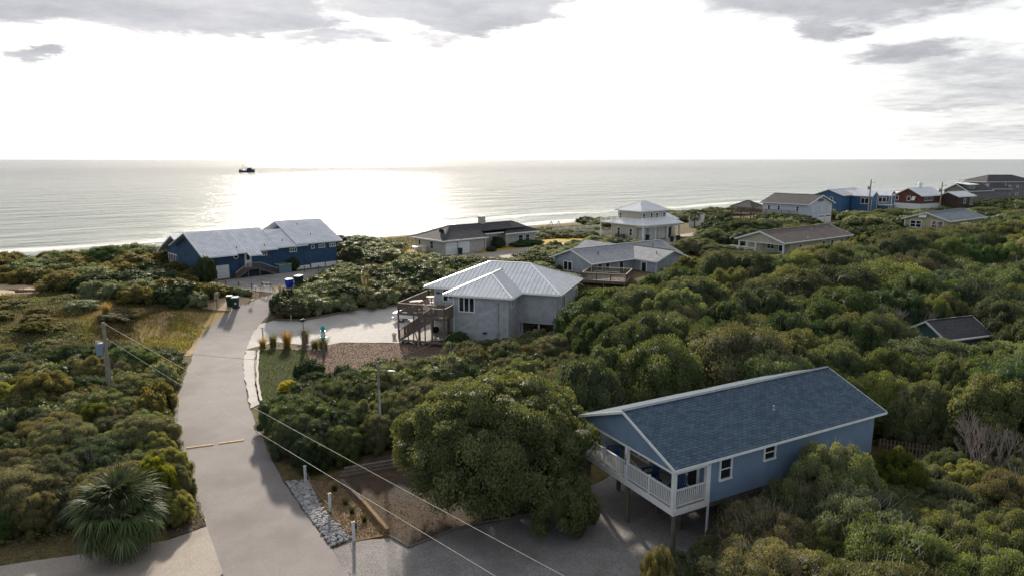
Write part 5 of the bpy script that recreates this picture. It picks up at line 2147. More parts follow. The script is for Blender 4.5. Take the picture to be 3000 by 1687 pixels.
P2 = pole_thing('slim wooden pole with cobra street lamp among the dark shrubs', -9.3, 45.6, 6.25, .10, .08, 'street lamp')
P2.name = 'street_lamp'
b = B()
b.tube((.05, -.1, 0), (.05, -.1, 4.15), .055, .055, 8)
b.obj('conduit', mat('pale_grey_conduit', (.42, .47, .52), .5, .08, 3), P2)
b = B()
b.tube((0, -.02, 5.45), (.25, -.1, 5.62), .025, .025, 6)
b.tube((.25, -.1, 5.62), (.75, -.25, 5.66), .025, .025, 6)
b.obj('lamp_arm', M_STEEL, P2)
b = B()
b.lathe([(.04, -.3), (.09, -.22), (.12, 0), (.08, .24), (.03, .3)], 10)
lh = b.obj('lamp_head', mat('pale_lamp_housing', (.55, .56, .56), .4, .05, 3), P2, (.98, -.3, 5.64))
lh.rotation_euler = (0, R(90), R(-15))
lh.scale = (.55, 1, 1)
b = B()
b.tube((-.12, 0, 5.9), (.12, 0, 5.9), .04, .04, 6)
b.tube((-.3, 0, 6.1), (.05, 0, 6.0), .02, .02, 6)
b.obj('wire_bracket', M_STEEL, P2)

M_WIRE = mat('pale_cable', (.42, .40, .36), .6, .1, 3)
M_WIRED = mat('dark_cable', (.06, .06, .06), .7, .1, 3)


def wire(label, p, q, sag, r=.0095, m=M_WIRE, n=26):
    p, q = Vector(p), Vector(q)
    b = B()
    pts = []
    for i in range(n + 1):
        f = i / n
        w_ = p.lerp(q, f)
        w_.z -= sag * 4 * f * (1 - f)
        pts.append(w_)
    for a, c in zip(pts[:-1], pts[1:]):
        b.tube(a, c, r, r, 5, caps=False)
    o = b.obj('overhead_wire', m, smooth=True, fix=False)
    tag(o, label, 'wire', 'overhead wires')
    return o


P3 = pole_thing('wooden utility pole standing out of frame where the wires end', 19.5, 3.2, 8.2, .17, .13)
wire('upper pale cable from the pole top across the road and gravel drive', (-33.4, 54.6, 6.7), (19.6, 2.6, 7.0), .28)
wire('lower pale cable from beside the transformer across the road and rocks', (-33.4, 54.6, 5.45), (17.8, 1.6, 7.15), .2)
wire('thin dark cable crossing the road towards the street lamp', (-33.4, 54.6, 5.2), (-9.3, 45.6, 6.15), .5, .012, M_WIRED)
wire('service cable sagging from the grey house wall to the street lamp', on(HOUSE_B, 10.37, -3.5, 4.5), (-9.2, 45.6, 6.0), .55, .014, M_WIRED)
for lab, x, y, h in (('tall utility pole in front of the mid blue gabled house', 109.2, 210, 11.2), ('utility pole in front of the brown house roof', 131.6, 211, 10.4)):
    p = pole_thing(lab, x, y, h, .22, .15)
    b = B()
    b.lathe([(.3, 0), (.3, .95), (.1, 1.05)], 12, (-.55, 0, h - 3.0))
    b.obj('transformer', M_TRANS, p)
    b = B()
    b.tube((0, 0, h - 1.2), (.9, -.2, h - .8), .05, .05, 6)
    b.lathe([(.2, 0), (.25, .1), (.1, .25)], 8, (1.0, -.2, h - .95))
    b.obj('lamp_arm', M_STEEL, p)

# ================================================================== roadside: posts, timbers, rocks, bumps
M_POST = mat('white_post_paint', (.58, .60, .62), .55, .1, 3)
for i, (x, y, lab) in enumerate(((-13.0, 40.0, 'white square post at the far upper end of the rock strip'), (-10.5, 36.4, 'white square post halfway along the rock strip'), (-8.42, 33.25, 'white square post nearest the gravel driveway'))):
    t = thing('marker_post', lab, 'post', (x, y, hz(x, y)), R(40), 'white posts along the rock strip')
    b = B()
    b.box(-.065, .065, -.065, .065, -.2, 1.12)
    b.obj('post', M_POST, t)
    b = B()
    b.prism([(-.08, -.08, 1.12), (.08, -.08, 1.12), (.08, .08, 1.12), (-.08, .08, 1.12)], (0, 0, .03))
    b.add([(-.07, -.07, 1.152), (.07, -.07, 1.152), (.07, .07, 1.152), (-.07, .07, 1.152), (0, 0, 1.19)], [(0, 1, 4), (1, 2, 4), (2, 3, 4), (3, 0, 4)])
    b.obj('post_cap', mat('cream_cap', (.6, .57, .48), .5, .1, 3), t)
    if i < 2:
        b = B()
        b.tube((.07, 0, .95), (.09, -.03, .35), .014, .014, 6)
        b.obj('hanging_rope', M_WIRED, t)
rope = B()
pts = [Vector((-12.95, 39.95, .85)), Vector((-12.3, 39.3, .12)), Vector((-11.4, 37.9, .06)), Vector((-10.6, 36.5, .4)), Vector((-9.9, 35.4, .06)), Vector((-8.9, 34.0, .08)), Vector((-8.45, 33.3, .7))]
for a, c in zip(pts[:-1], pts[1:]):
    rope.tube(a, c, .018, .018, 6)
tag(rope.obj('slack_rope', mat('grey_rope', (.22, .2, .17), .9, .2, 6)), 'slack rope trailing between the white posts over the bark chips', 'rope')


def timber(label, p, q, w=.16, h=.16, z=0.0, m=None, group=None):
    b = B()
    p, q = Vector((*p, z + h / 2)), Vector((*q, z + h / 2))
    L = (q - p).length
    n = 8
    d = (q - p) / L
    s = Vector((-d.y, d.x, 0))
    rr = random.Random(int(abs(p.x * 100)))
    vs = []
    for i in range(n + 1):
        c = p.lerp(q, i / n) + s * rr.uniform(-.012, .012)
        e = rr.uniform(.95, 1.0)
        vs += [c + s * w / 2 * e - Vector((0, 0, h / 2)), c - s * w / 2 * e - Vector((0, 0, h / 2)), c - s * w / 2 * e + Vector((0, 0, h / 2)), c + s * w / 2 * e + Vector((0, 0, h / 2))]
    fs = [(3, 2, 1, 0), (4 * n, 4 * n + 1, 4 * n + 2, 4 * n + 3)]
    for i in range(n):
        for j in range(4):
            fs.append((4 * i + j, 4 * i + (j + 1) % 4, 4 * i + 4 + (j + 1) % 4, 4 * i + 4 + j))
    b.add(vs, fs)
    return tag(b.obj('landscape_timber', m or M_TIMB), label, 'timber', group)


G_T = 'timbers edging the oak bed'
timber('lighter timber edging the bark chips nearest the driveway', (-8.75, 37.15), (-6.75, 34.0), .2, .34, 0, M_TIMB, G_T)
timber('darker timber edging the bark chips at the far end', (-10.75, 39.95), (-8.8, 37.25), .2, .30, 0, M_WOOD, G_T)
timber('thin timber lying across the foot of the bark chip bed', (-8.5, 33.25), (-6.75, 33.85), .08, .07, 0, M_TIMB, G_T)
for i in range(3):
    timber(('lowest', 'middle', 'topmost')[i] + ' dark sleeper of the stacked retaining edge behind the oak bed', (-11.0 + .1 * i, 40.6 + .22 * i), (-6.6 + .1 * i, 42.5 + .22 * i), .22, .2 + .16 * i, 0, M_WOOD, 'sleepers of the retaining edge')
eb = B()
kp = [(-6.7, 33.8), (-6.2, 33.35), (-5.4, 32.65), (-4.4, 33.4), (-3.2, 34.45), (-1.2, 35.3), (.4, 35.75), (1.6, 36.4), (3.3, 38.2)]
for a, c in zip(kp[:-1], kp[1:]):
    eb.tube((*a, .07), (*c, .07), .07, .07, 8)
tag(eb.obj('bed_edging', M_WOOD), 'low curved edging between the oak leaf bed and gravel driveway', 'edging')

M_YBUMP = mat('worn_yellow_rubber', (.58, .40, .16), .7, .15, 5)
for (xa, ya, xb, yb_, lab) in ((-22.9, 45.1, -21.25, 45.75, 'yellow speed bump strip on the left half of the road'), (-20.95, 45.9, -19.4, 46.5, 'yellow speed bump strip on the right half of the road')):
    c = Vector(((xa + xb) / 2, (ya + yb_) / 2, .052))
    a = math.atan2(yb_ - ya, xb - xa)
    L = math.hypot(xb - xa, yb_ - ya)
    t = thing('speed_bump', lab, 'speed bump', c, a, 'speed bumps across the road')
    for i in range(3):
        b = B()
        x0, x1 = -L / 2 + i * L / 3 + .006, -L / 2 + (i + 1) * L / 3 - .006
        b.prism([(x0, -.12, 0), (x0, -.05, .06), (x0, .05, .06), (x0, .12, 0)], (x1 - x0, 0, 0))
        b.obj('bump_segment', M_YBUMP, t)

# rocks in the drainage strip
ROCKS = [(-14.3, 40.1), (-12.8, 40.1), (-11.4, 37.2), (-8.6, 33.35), (-9.5, 32.75), (-11.9, 36.3)]
rock_bed = sheet('rock_strip', ROCKS, ground_mat('rock_bed_gravel', (.12, .115, .12), (.24, .23, .235), 1.5, 14), .045, .06)
M_ROCK = [mat('grey_rock_a', (.24, .24, .26), .85, .25, 5, spec=.2), mat('grey_rock_b', (.33, .325, .33), .85, .25, 5, spec=.2), mat('grey_rock_c', (.16, .16, .18), .85, .25, 5, spec=.2)]


def rock_mesh(seed):
    rr = random.Random(seed)
    bm = bmesh.new()
    bmesh.ops.create_icosphere(bm, subdivisions=1, radius=1.0)
    sx, sy, sz = rr.uniform(.75, 1.3), rr.uniform(.6, 1.0), rr.uniform(.45, .75)
    for v in bm.verts:
        k = rr.uniform(.72, 1.12)
        v.co = Vector((v.co.x * sx * k, v.co.y * sy * k, v.co.z * sz * k))
    me = bpy.data.meshes.new('rock')
    bm.to_mesh(me)
    bm.free()
    me.materials.append(M_ROCK[seed % 3])
    return me


rmesh = [rock_mesh(i) for i in range(9)]
rr = random.Random(11)
spots = []
while len(spots) < 1000:
    x, y = rr.uniform(-14.4, -8.4), rr.uniform(32.6, 40.2)
    if inside(ROCKS, x, y):
        spots.append((x, y))
spots.sort(key=lambda q: q[1])
for (x, y) in spots[:270]:
    s = rr.uniform(.07, .15)
    o = link('rock', rmesh[rr.randrange(9)], rock_bed, (x, y, .05 + s * rr.uniform(.2, .5)), rr.uniform(0, 6.28))
    o.scale = (s, s, s)
vs, fs = [], []
for (x, y) in spots[270:]:
    me = rmesh[rr.randrange(9)]
    s, a = rr.uniform(.06, .14), rr.uniform(0, 6.28)
    n0 = len(vs)
    z0 = .05 + s * rr.uniform(.2, .5)
    for v in me.vertices:
        vs.append((x + s * (v.co.x * math.cos(a) - v.co.y * math.sin(a)), y + s * (v.co.x * math.sin(a) + v.co.y * math.cos(a)), z0 + s * v.co.z))
    fs += [tuple(i + n0 for i in p.vertices) for p in me.polygons]
o = link('rocks', np_mesh('rocks', vs, fs, M_ROCK[1]), rock_bed)
o['kind'] = 'stuff'
for (x, y, s, lab) in ((-12.05, 37.25, .27, 'largest pale round boulder at the road edge of the rock strip'), (-11.7, 36.6, .25, 'pale round boulder in the middle of the roadside pair'), (-12.3, 37.95, .24, 'pale flat boulder furthest up the rock strip edge')):
    o = link('boulder', rock_mesh(int(s * 100)), None, (x, y, .12), rr.uniform(0, 6))
    o.data.materials[0] = mat('pale_boulder', (.42, .40, .40), .85, .15, 5, spec=.2)
    o.scale = (s, s, s * .9)
    tag(o, lab, 'boulder', 'pale boulders at the road edge')

# pale edging blocks along the lawn
M_BLOCK = mat('pale_edging_block', (.48, .44, .38), .85, .15, 4)
Lp = [(-26.9, 70.0), (-25.1, 64.7), (-23.0, 59.1), (-21.0, 54.4)]
edge = thing('lawn_edging', 'row of pale edging blocks between the rubble verge and green lawn', 'edging', (0, 0, 0))
n0 = 0
for a, c in zip(Lp[:-1], Lp[1:]):
    a, c = Vector(a), Vector(c)
    L = (c - a).length
    k = max(1, int(L / .62))
    for i in range(k):
        q = a.lerp(c, (i + .5) / k)
        b = B()
        b.box(-.29, .29, -.10, .10, 0, .2)
        b.obj('edging_block', M_BLOCK, edge, (q.x + rr.uniform(-.03, .03), q.y, .03), math.atan2(c.y - a.y, c.x - a.x) + rr.uniform(-.05, .05))

# ================================================================== bins, signs, mailboxes and garden pieces
M_BING = mat('dark_green_plastic', (.012, .035, .03), .5, .12, 4)
M_BINB = mat('bin_lid_blue', (.03, .05, .14), .4, .1, 4)
M_BINW = mat('pale_lid_grey', (.34, .36, .40), .3, .08, 4)  # pale grey for the lids


def wheelie(label, x, y, rz, body, lid, h=1.05, z=None, group=None):
    z = hz(x, y) if z is None else z
    t = thing('wheelie_bin', label, 'bin', (x, y, z), rz, group)
    b = B()
    b.add([(-.24, -.26, .08), (.24, -.26, .08), (.24, .22, .08), (-.24, .22, .08), (-.30, -.36, h - .1), (.30, -.36, h - .1), (.30, .36, h - .1), (-.30, .36, h - .1)],
          [(3, 2, 1, 0), (4, 5, 6, 7), (0, 1, 5, 4), (1, 2, 6, 5), (2, 3, 7, 6), (3, 0, 4, 7)])
    b.obj('body', body, t)
    b = B()
    b.add([(-.33, -.41, h - .1), (.33, -.41, h - .1), (.33, .40, h - .1), (-.33, .40, h - .1), (-.29, -.34, h - .01), (.29, -.34, h - .01), (.29, .36, h + .02), (-.29, .36, h + .02)],
          [(3, 2, 1, 0), (4, 5, 6, 7), (0, 1, 5, 4), (1, 2, 6, 5), (2, 3, 7, 6), (3, 0, 4, 7)])
    b.obj('lid', lid, t)
    b = B()
    b.tube((-.26, .40, h - .14), (.26, .40, h - .14), .025, .025, 8)
    b.obj('handle', body, t)
    for s in (-1, 1):
        b = B()
        b.tube((s * .24, .22, .11), (s * .31, .22, .11), .11, .11, 12)
        b.obj('wheel', MATS['black_rubber'], t)
    return t


GB = 'wheelie bins by the road'
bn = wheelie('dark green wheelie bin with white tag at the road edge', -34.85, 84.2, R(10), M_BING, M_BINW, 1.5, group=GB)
bn.scale = (1.35, 1.35, 1)
b = B()
b.box(-.02, .16, -.365, -.352, .62, .84)
tg = b.obj('tag_plate', WHITE, bn)
b = B()
b.box(.035, .105, -.372, -.366, .68, .78)
b.obj('tag_mark', mat('green_print', (.02, .22, .16), .6, .1, 3), tg)
bn2 = wheelie('dark wheelie bin half hidden behind the tagged bin', -35.75, 84.6, R(14), M_BING, M_BING, 1.4, group=GB)
bn2.scale = (1.2, 1.2, 1)
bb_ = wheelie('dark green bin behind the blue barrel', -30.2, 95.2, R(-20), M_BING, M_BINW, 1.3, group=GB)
bb_.scale = (1.5, 1.5, 1.1)
t = thing('blue_barrel', 'bright blue round plastic barrel beside the road end', 'barrel', (-31.15, 93.9, hz(-31.15, 93.9)))
MB = mat('cobalt_plastic', (.008, .04, .36), .4, .08, 3)
b = B()
b.lathe([(.36, 0), (.44, .12), (.52, .5), (.53, .9), (.50, 1.0), (.46, 1.0), (.46, .92)], 20)
b.obj('body', MB, t, smooth=False)
b = B()
b.lathe([(.535, .98), (.55, 1.02), (.5, 1.06), (.2, 1.05)], 20)
b.obj('rim', MB, t)
t.scale = (1.05, 1.05, 1.15)

t = thing('road_end_rack', 'low dark folding rack standing on the pale road end', 'rack', (-33.7, 92.0, hz(-33.7, 92.0)), R(-15))
for s in (-1, 1):
    b = B()
    b.bar((-.75, s * .35, 0), (-.55, s * .06, 1.0), .06, .06)
    b.bar((.85, s * .35, 0), (.6, s * .06, 1.0), .06, .06)
    b.bar((-.65, s * .2, .5), (.72, s * .2, .5), .05, .05)
    b.obj('leg_frame', M_DARK, t)
b = B()
b.bar((-.6, 0, 1.0), (.65, 0, 1.0), .07, .07)
b.bar((-.1, .06, .5), (.3, .0, 1.0), .04, .04)
b.bar((.3, -.06, .5), (-.1, .0, 1.0), .04, .04)
b.obj('top_bar', M_DARK, t)

t = thing('mailbox_post', 'tall narrow wooden frame sign in the shrubs left of the bins', 'sign', (-36.9, 83.5, hz(-36.9, 83.5)), R(8))
b = B()
b.box(-.05, .05, -.05, .05, -.1, 1.3)
b.obj('post', M_WOOD, t)
b = B()
b.prism([(-.24, -.02, 1.2), (.24, -.02, 1.2), (.2, -.02, 1.95), (.08, -.02, 2.1), (-.08, -.02, 2.1), (-.2, -.02, 1.95)], (0, .04, 0))
b.obj('sign_board', M_WOODL, t)
b = B()
b.prism([(-.1, -.03, 1.35), (.1, -.03, 1.35), (.08, -.03, 1.85), (-.08, -.03, 1.85)], (0, .009, 0))
b.obj('sign_panel', M_WOOD, t)
t = thing('small_marker', 'small white marker sign on the shrubby point at the bend', 'sign', (-34.15, 89.3, hz(-34.15, 89.3)))
b = B()
b.box(-.02, .02, -.02, .02, 0, 1.1)
b.obj('stake', M_WOOD, t)
b = B()
b.box(-.25, .25, -.03, 0, 1.1, 1.34)
b.obj('sign_board', WHITE, t)

# ornamental lighthouse on a post
t = thing('lighthouse_ornament', 'small lighthouse ornament with teal dome on a wooden post', 'ornament', (-19.35, 67.8, 0))
b = B()
b.box(-.13, .13, -.13, .13, 0, 2.05)
b.obj('post', M_WOOD, t)
M_TEALP = mat('teal_paint', (.02, .33, .32), .4, .1, 4)
b = B()
b.lathe([(.42, 2.05), (.42, 2.13), (.36, 2.14)], 12)
b.obj('base_plate', M_TEALP, t)
b = B()
b.lathe([(.33, 2.14), (.25, 2.62), (.23, 2.75)], 12)
b.obj('tower', mat('pale_blue_white', (.5, .6, .64), .5, .06, 3), t)
b = B()
t.scale = (.82, .82, 1)
b.lathe([(.32, 2.75), (.32, 2.82), (.22, 2.83), (.22, 3.0), (.30, 3.02), (.24, 3.2), (.12, 3.32), (.03, 3.38)], 12)
b.obj('lantern_dome', M_TEALP, t)
# bird ornament on a post
t = thing('bird_ornament', 'wooden post topped by a dark pelican figure on a rod', 'ornament', (-22.3, 70.9, 0))
b = B()
b.box(-.15, .15, -.15, .15, 0, 2.1)
b.obj('post', M_WOOD, t)
b = B()
b.tube((0, 0, 2.1), (0, 0, 3.0), .04, .04, 6)
b.obj('rod', M_DARK, t)
b = B()
b.lathe([(.02, -.35), (.1, -.2), (.15, 0), (.1, .22), (.03, .35)], 10)
q = b.obj('bird_body', M_DARK, t, (0, 0, 3.12))
q.rotation_euler = (0, R(80), R(20))
b = B()
b.prism([(-.35, 0, 3.2), (.05, -.32, 3.32), (.15, 0, 3.2), (.05, .32, 3.32)], (0, 0, .03))
b.tube((.3, .08, 3.15), (.42, .12, 3.28), .05, .05, 6)
b.tube((.42, .12, 3.28), (.62, .18, 3.2), .03, .01, 6)
b.obj('bird_wings', M_DARK, t)
# little garden lamps and path lights
for (x, y, h, lab) in ((-28.0, 74.4, 1.35, 'pale garden light post at the shell driveway corner'), (-27.2, 81.9, 1.5, 'pale garden light post at the point of the hedge mound')):
    t = thing('garden_light', lab, 'garden light', (x, y, hz(x, y)), 0, 'garden light posts')
    b = B()
    b.box(-.06, .06, -.06, .06, 0, h)
    b.obj('post', M_WOODL, t)
    b = B()
    b.lathe([(.1, h), (.16, h + .06), (.16, h + .16), (.05, h + .24)], 10)
    b.obj('lamp_cap', OFFW, t)
# hedge kerb
kb = B()
kp = [(-28.9, 81.6), (-26.0, 82.2), (-22.5, 85.6), (-19.8, 88.5), (-15.5, 90.9)]
for a, c in zip(kp[:-1], kp[1:]):
    kb.bar((*a, hz(*a) + .14), (*c, hz(*c) + .14), .2, .28)
tag(kb.obj('timber_kerb', M_WOOD), 'dark timber kerb along the foot of the hedge mound', 'kerb')


def fence(label, pts, h, rails, m, name='rail_fence', every=2.4, rw=.14):
    t = thing(name, label, 'fence', (*pts[0], hz(*pts[0])))
    for a, c in zip(pts[:-1], pts[1:]):
        a, c = Vector(a), Vector(c)
        L = (c - a).length
        k = max(1, round(L / every))
        for i in range(k + 1):
            q = a.lerp(c, i / k)
            zq = hz(q.x, q.y) - t.location.z
            b = B()
            b.box(-.07, .07, -.07, .07, -.1, h + .08)
            b.obj('fence_post', m, t, (q.x - t.location.x, q.y - t.location.y, zq), math.atan2(c.y - a.y, c.x - a.x))
            if i < k:
                q2 = a.lerp(c, (i + 1) / k)
                z2 = hz(q2.x, q2.y) - t.location.z
                for rz_ in rails:
                    r_ = B()
                    r_.bar((q.x - t.location.x, q.y - t.location.y, zq + rz_), (q2.x - t.location.x, q2.y - t.location.y, z2 + rz_), .04, rw)
                    r_.obj('rail', m, t)
    return t


fence('weathered three rail fence behind the parked white pickup', [(-18.2, 94.0), (-14.0, 93.6), (-8, 92.5)], 1.5, (.5, .9, 1.32), M_WOODL, rw=.17)
fence('white picket rail fence on the dune left of the cream house', [(9.5, 158.5), (21.5, 167.5)], 1.5, (.25, .5, .75, 1.0, 1.25, 1.45), WHITE, 'white_fence', 2.2, .10)
fence('white lower fence running to the cream house corner', [(14.5, 157.8), (22.5, 156.0)], 1.3, (.25, .5, .75, 1.0, 1.22), WHITE, 'white_fence', 2.2, .10)
t = thing('privacy_fence', 'white vinyl privacy fence beside the small palm', 'fence', (45.8, 176.5, hz(45.8, 176.5)), R(52))
for i in range(4):
    b = B()
    b.box(i * 2.4 + .09, i * 2.4 + 2.31, -.03, .03, .05, 2.6)
    b.obj('fence_panel', WHITE, t)
for i in range(5):
    b = B()
    b.box(i * 2.4 - .08, i * 2.4 + .08, -.08, .08, 0, 2.75)
    b.obj('fence_post', WHITE, t)


def rope_fence(label, pts, h=1.0):
    t = thing('rope_fence', label, 'fence', (*pts[0], hz(*pts[0])))
    L0 = Vector((pts[0][0], pts[0][1], t.location.z))
    prev = None
    for a in pts:
        p = Vector((a[0], a[1], hz(*a))) - L0
        b = B()
        b.tube((p.x, p.y, p.z - .1), (p.x, p.y, p.z + h), .08, .08, 8)
        b.obj('fence_post', M_WOOD, t)
        if prev is not None:
            for zz in (.9,):
                r_ = B()
                n = 6
                q = [prev.lerp(p, i / n) + Vector((0, 0, zz - .9 * (i / n) * (1 - i / n))) for i in range(n + 1)]
                for u, v in zip(q[:-1], q[1:]):
                    r_.tube(u, v, .03, .03, 5, caps=False)
                r_.obj('rope', M_WOODL, t)
        prev = p
    return t


rope_fence('rope and post fence curving along the yard of the blue house', [(-32.2, 104.6), (-30.3, 105.6), (-28.4, 107.0), (-26.4, 108.4), (-24.4, 109.2), (-22.4, 109.0), (-20.4, 108.3), (-18.4, 107.6)])
rope_fence('short rope fence on posts above the shrubby bend', [(-41.4, 93.8), (-39.6, 92.9), (-37.6, 92.4), (-35.6, 91.8)], .9)
t = thing('beach_steps', 'two slanted handrails of the beach steps on the dune', 'steps', (10.2, 166.0, hz(10.2, 166)))
for s in (-.9, .9):
    b = B()
    b.bar((s - .9, 0, .2), (s + .3, .6, 2.3), .12, .12)
    b.bar((s + .3, .6, 2.3), (s + .9, .9, 0.3), .12, .12)
    b.obj('handrail', M_WOODL, t)
b = B()
for i in range(4):
    b.box(-.9 + i * .3, .9 + i * .3, i * .25, i * .25 + .22, .2 + i * .2, .28 + i * .2)
b.obj('treads', M_WOODL, t)
wheelie('green wheelie bin outside the brick ranch garage', *on(HOUSE_E, 3.6, -.4, 0)[:2], R(41), M_BING, M_BING, 1.25, group='bins at the garages')
wheelie('dark bin at the left of the pair on the cream house drive', 34.0, 144.6, R(20), M_DARK, M_DARK, 1.2, group='bins on the cream house drive')
wheelie('dark bin at the right of the pair on the cream house drive', 35.4, 145.0, R(40), M_DARK, M_DARK, 1.35, group='bins on the cream house drive')
wheelie('green bin under the porch of the cream house', *on(HOUSE_F, 2.6, 1.2, 0)[:2], R(37), M_BING, M_BING, 1.3)
for i, y in enumerate((5.6, 7.0)):
    t = thing('condenser_unit', ('grey air conditioner beside the left window of the cream house', 'grey air conditioner nearer the corner of the cream house')[1 - i], 'air conditioner', on(HOUSE_F, -.5, y, 2.8), R(37), 'air conditioners at the cream house')
    b = B()
    b.box(-.45, .45, -.45, .45, 0, 1.1)
    b.obj('cabinet', mat('unit_grey', (.10, .10, .105), .6, .15, 6), t)
    b = B()
    b.tube((0, 0, 1.1), (0, 0, 1.16), .38, .36, 14)
    b.obj('fan_grille', M_DARK, t)

# driftwood in the sand clearing
dw = B()
rd = random.Random(3)
dw.tube((-65.2, 88.0, 3.0), (-62.2, 88.6, 2.95), .22, .14, 8)
for i in range(9):
    f = rd.uniform(0, .5)
    p = Vector((-65.2, 88.0, 3.0)).lerp(Vector((-62.2, 88.6, 2.95)), f)
    dw.tube(p, p + Vector((rd.uniform(-2.2, -.2), rd.uniform(-.6, .6), rd.uniform(-.15, .5))), .07, .02, 6)
tag(dw.obj('driftwood', M_WOOD), 'fallen bleached trunk with bare roots in the sand clearing', 'driftwood')

# board fence deep in the shade right of the blue shingle roof
t = thing('board_fence', 'dark weathered picket fence in the shade beyond the blue roof', 'fence', (24.3, 42.5, 0), R(-25))
for i in range(16):
    b = B()
    b.box(i * .21, i * .21 + .12, 0, .03, 0, 1.9 + .05 * math.sin(i * 2.1))
    b.obj('picket', M_WOOD, t)
b = B()
b.box(-.05, 3.4, .035, .08, .5, .6)
b.box(-.05, 3.4, .035, .08, 1.5, 1.6)
b.obj('fence_rail', M_WOOD, t)


# ================================================================== fishing boat on the sea
def boat():
    t = thing('fishing_boat', 'blue trawler with raised booms far out on the sea', 'boat', (-523, 1366, -5), R(8))
    t.scale = (1.75, 1.75, 1.75)
    M_H = mat('trawler_blue', (.03, .06, .14), .5, .15, .5)
    M_HG = mat('trawler_grey', (.10, .10, .10), .6, .2, .5)
    n = 9
    vs, fs = [], []
    for i in range(n):
        f = i / (n - 1)
        x = -8.5 + 17 * f
        w = 2.6 * (1 - max(0, (f - .6) / .4) ** 1.8) * (1 - .25 * max(0, (.2 - f) / .2))
        top = 1.7 + 1.6 * max(0, (f - .45) / .55) ** 1.5
        vs += [(x - (.8 if f < .1 else 0) * 0, -w, top), (x, -w * .75, .1), (x, 0, -.6), (x, w * .75, .1), (x, w, top)]
    for i in range(n - 1):
        for j in range(4):
            fs.append((i * 5 + j, (i + 1) * 5 + j, (i + 1) * 5 + j + 1, i * 5 + j + 1))
        fs.append((i * 5 + 4, (i + 1) * 5 + 4, (i + 1) * 5, i * 5))
    fs += [(0, 1, 2, 3, 4), tuple(range(n * 5 - 1, n * 5 - 6, -1))]
    b = B()
    b.add(vs, fs)
    b.obj('hull', M_H, t)
    b = B()
    b.prism([(.2, -1.8, 1.6), (5.2, -1.8, 1.9), (5.4, -1.7, 4.4), (1.5, -1.7, 4.4), (.3, -1.7, 3.5)], (0, 3.5, 0))
    b.obj('wheelhouse', M_H, t)
    b = B()
    b.box(1.2, 5.8, -1.9, 1.9, 4.4, 4.6)
    b.obj('wheelhouse_roof', M_HG, t)
    for i in range(3):
        b = B()
        b.box(5.38, 5.42, -1.4 + i * 1.0, -.7 + i * 1.0, 3.3, 4.1)
        b.obj('pane', GLASS, t)
    b = B()
    b.tube((0, 0, 1.6), (0, 0, 9.8), .16, .09, 8)
    b.obj('mast', M_DARK, t)
    for s in (-1, 1):
        b = B()
        b.tube((-.5, s * 1.2, 2.4), (-4.4, s * 2.0, 8.2), .16, .10, 8)
        b.obj('boom', M_DARK, t)
    b = B()
    for (p, q) in (((0, 0, 9.6), (-4.4, 2.0, 8.2)), ((0, 0, 9.6), (-4.4, -2.0, 8.2)), ((-4.4, 2.0, 8.2), (-5.2, 1.0, 4.6)), ((-4.4, -2.0, 8.2), (-5.2, -1.0, 4.6)), ((0, 0, 9.6), (8.0, 0, 3.3))):
        b.tube(p, q, .04, .04, 5)
    b.obj('rigging', M_DARK, t)
    b = B()
    for s in (-1, 1):
        b.tube((-5.0, s * 1.6, 1.7), (-4.8, s * .9, 5.2), .2, .14, 8)
    b.bar((-4.8, -1.0, 5.1), (-4.8, 1.0, 5.1), .25, .25)
    b.obj('gallows', M_DARK, t)
    b = B()
    b.tube((-7.1, -1.3, 2.5), (-7.1, 1.3, 2.5), .8, .8, 14)
    b.obj('net_drum', M_HG, t)
    b = B()
    b.bar((8.2, 0, 3.2), (10.0, 0, 3.6), .2, .15)
    b.obj('bowsprit', M_DARK, t)


boat()


# pale stones round the driveway bed
for i, (x, y) in enumerate(((-23.4, 70.5), (-22.9, 70.2), (-21.7, 70.4), (-21.0, 70.1), (-20.5, 70.3), (-24.7, 70.6), (-25.6, 72.6), (-23.3, 72.2))):
    o = link('stone', rock_mesh(60 + i), None, (x, y, .08), i * 1.3)
    o.data.materials[0] = MATS['pale_boulder']
    k = .16 + .05 * (i % 3)
    o.scale = (k * 1.4, k, k * .8)
    tag(o, ('near', 'flat near', 'second near', 'right hand', 'rightmost', 'left', 'leftmost far', 'middle far')[i] + ' pale garden stone edging the grass clumps of the driveway bed', 'stone', 'garden stones of the driveway bed')
# ================================================================== vegetation
RNG = np.random.default_rng(7)
CUBE_Q = None


def cube_sphere():
    """24 quads on a sphere"""
    global CUBE_Q
    if CUBE_Q is None:
        vs, fs = [], []
        for ax in range(3):
            for s in (-1, 1):
                o = len(vs)
                for i in range(3):
                    for j in range(3):
                        p = [0, 0, 0]
                        p[ax] = s
                        p[(ax + 1) % 3] = (i - 1)
                        p[(ax + 2) % 3] = (j - 1) * s
                        v = np.array(p, float)
                        vs.append(v / np.linalg.norm(v))
                for i in range(2):
                    for j in range(2):
                        fs.append((o + i * 3 + j, o + (i + 1) * 3 + j, o + (i + 1) * 3 + j + 1, o + i * 3 + j + 1))
        CUBE_Q = (np.array(vs), np.array(fs))
    return CUBE_Q


def unit(v):
    return v / (np.linalg.norm(v, axis=-1, keepdims=True) + 1e-9)


def leaf_quads(pos, nrm, ls, rng, asp=.5):
    """one pointed leaf (a quad) per position"""
    n = len(pos)
    a = unit(np.cross(nrm, rng.normal(size=(n, 3))))
    b = np.cross(nrm, a)
    L = ls * rng.uniform(.65, 1.35, size=(n, 1))
    w = L * asp
    v = np.empty((n, 4, 3))
    v[:, 0] = pos - a * L * .5
    v[:, 1] = pos + b * w * .5 - a * L * .05
    v[:, 2] = pos + a * L * .5
    v[:, 3] = pos - b * w * .5 - a * L * .05
    return v.reshape(-1, 3), np.arange(4 * n).reshape(n, 4)


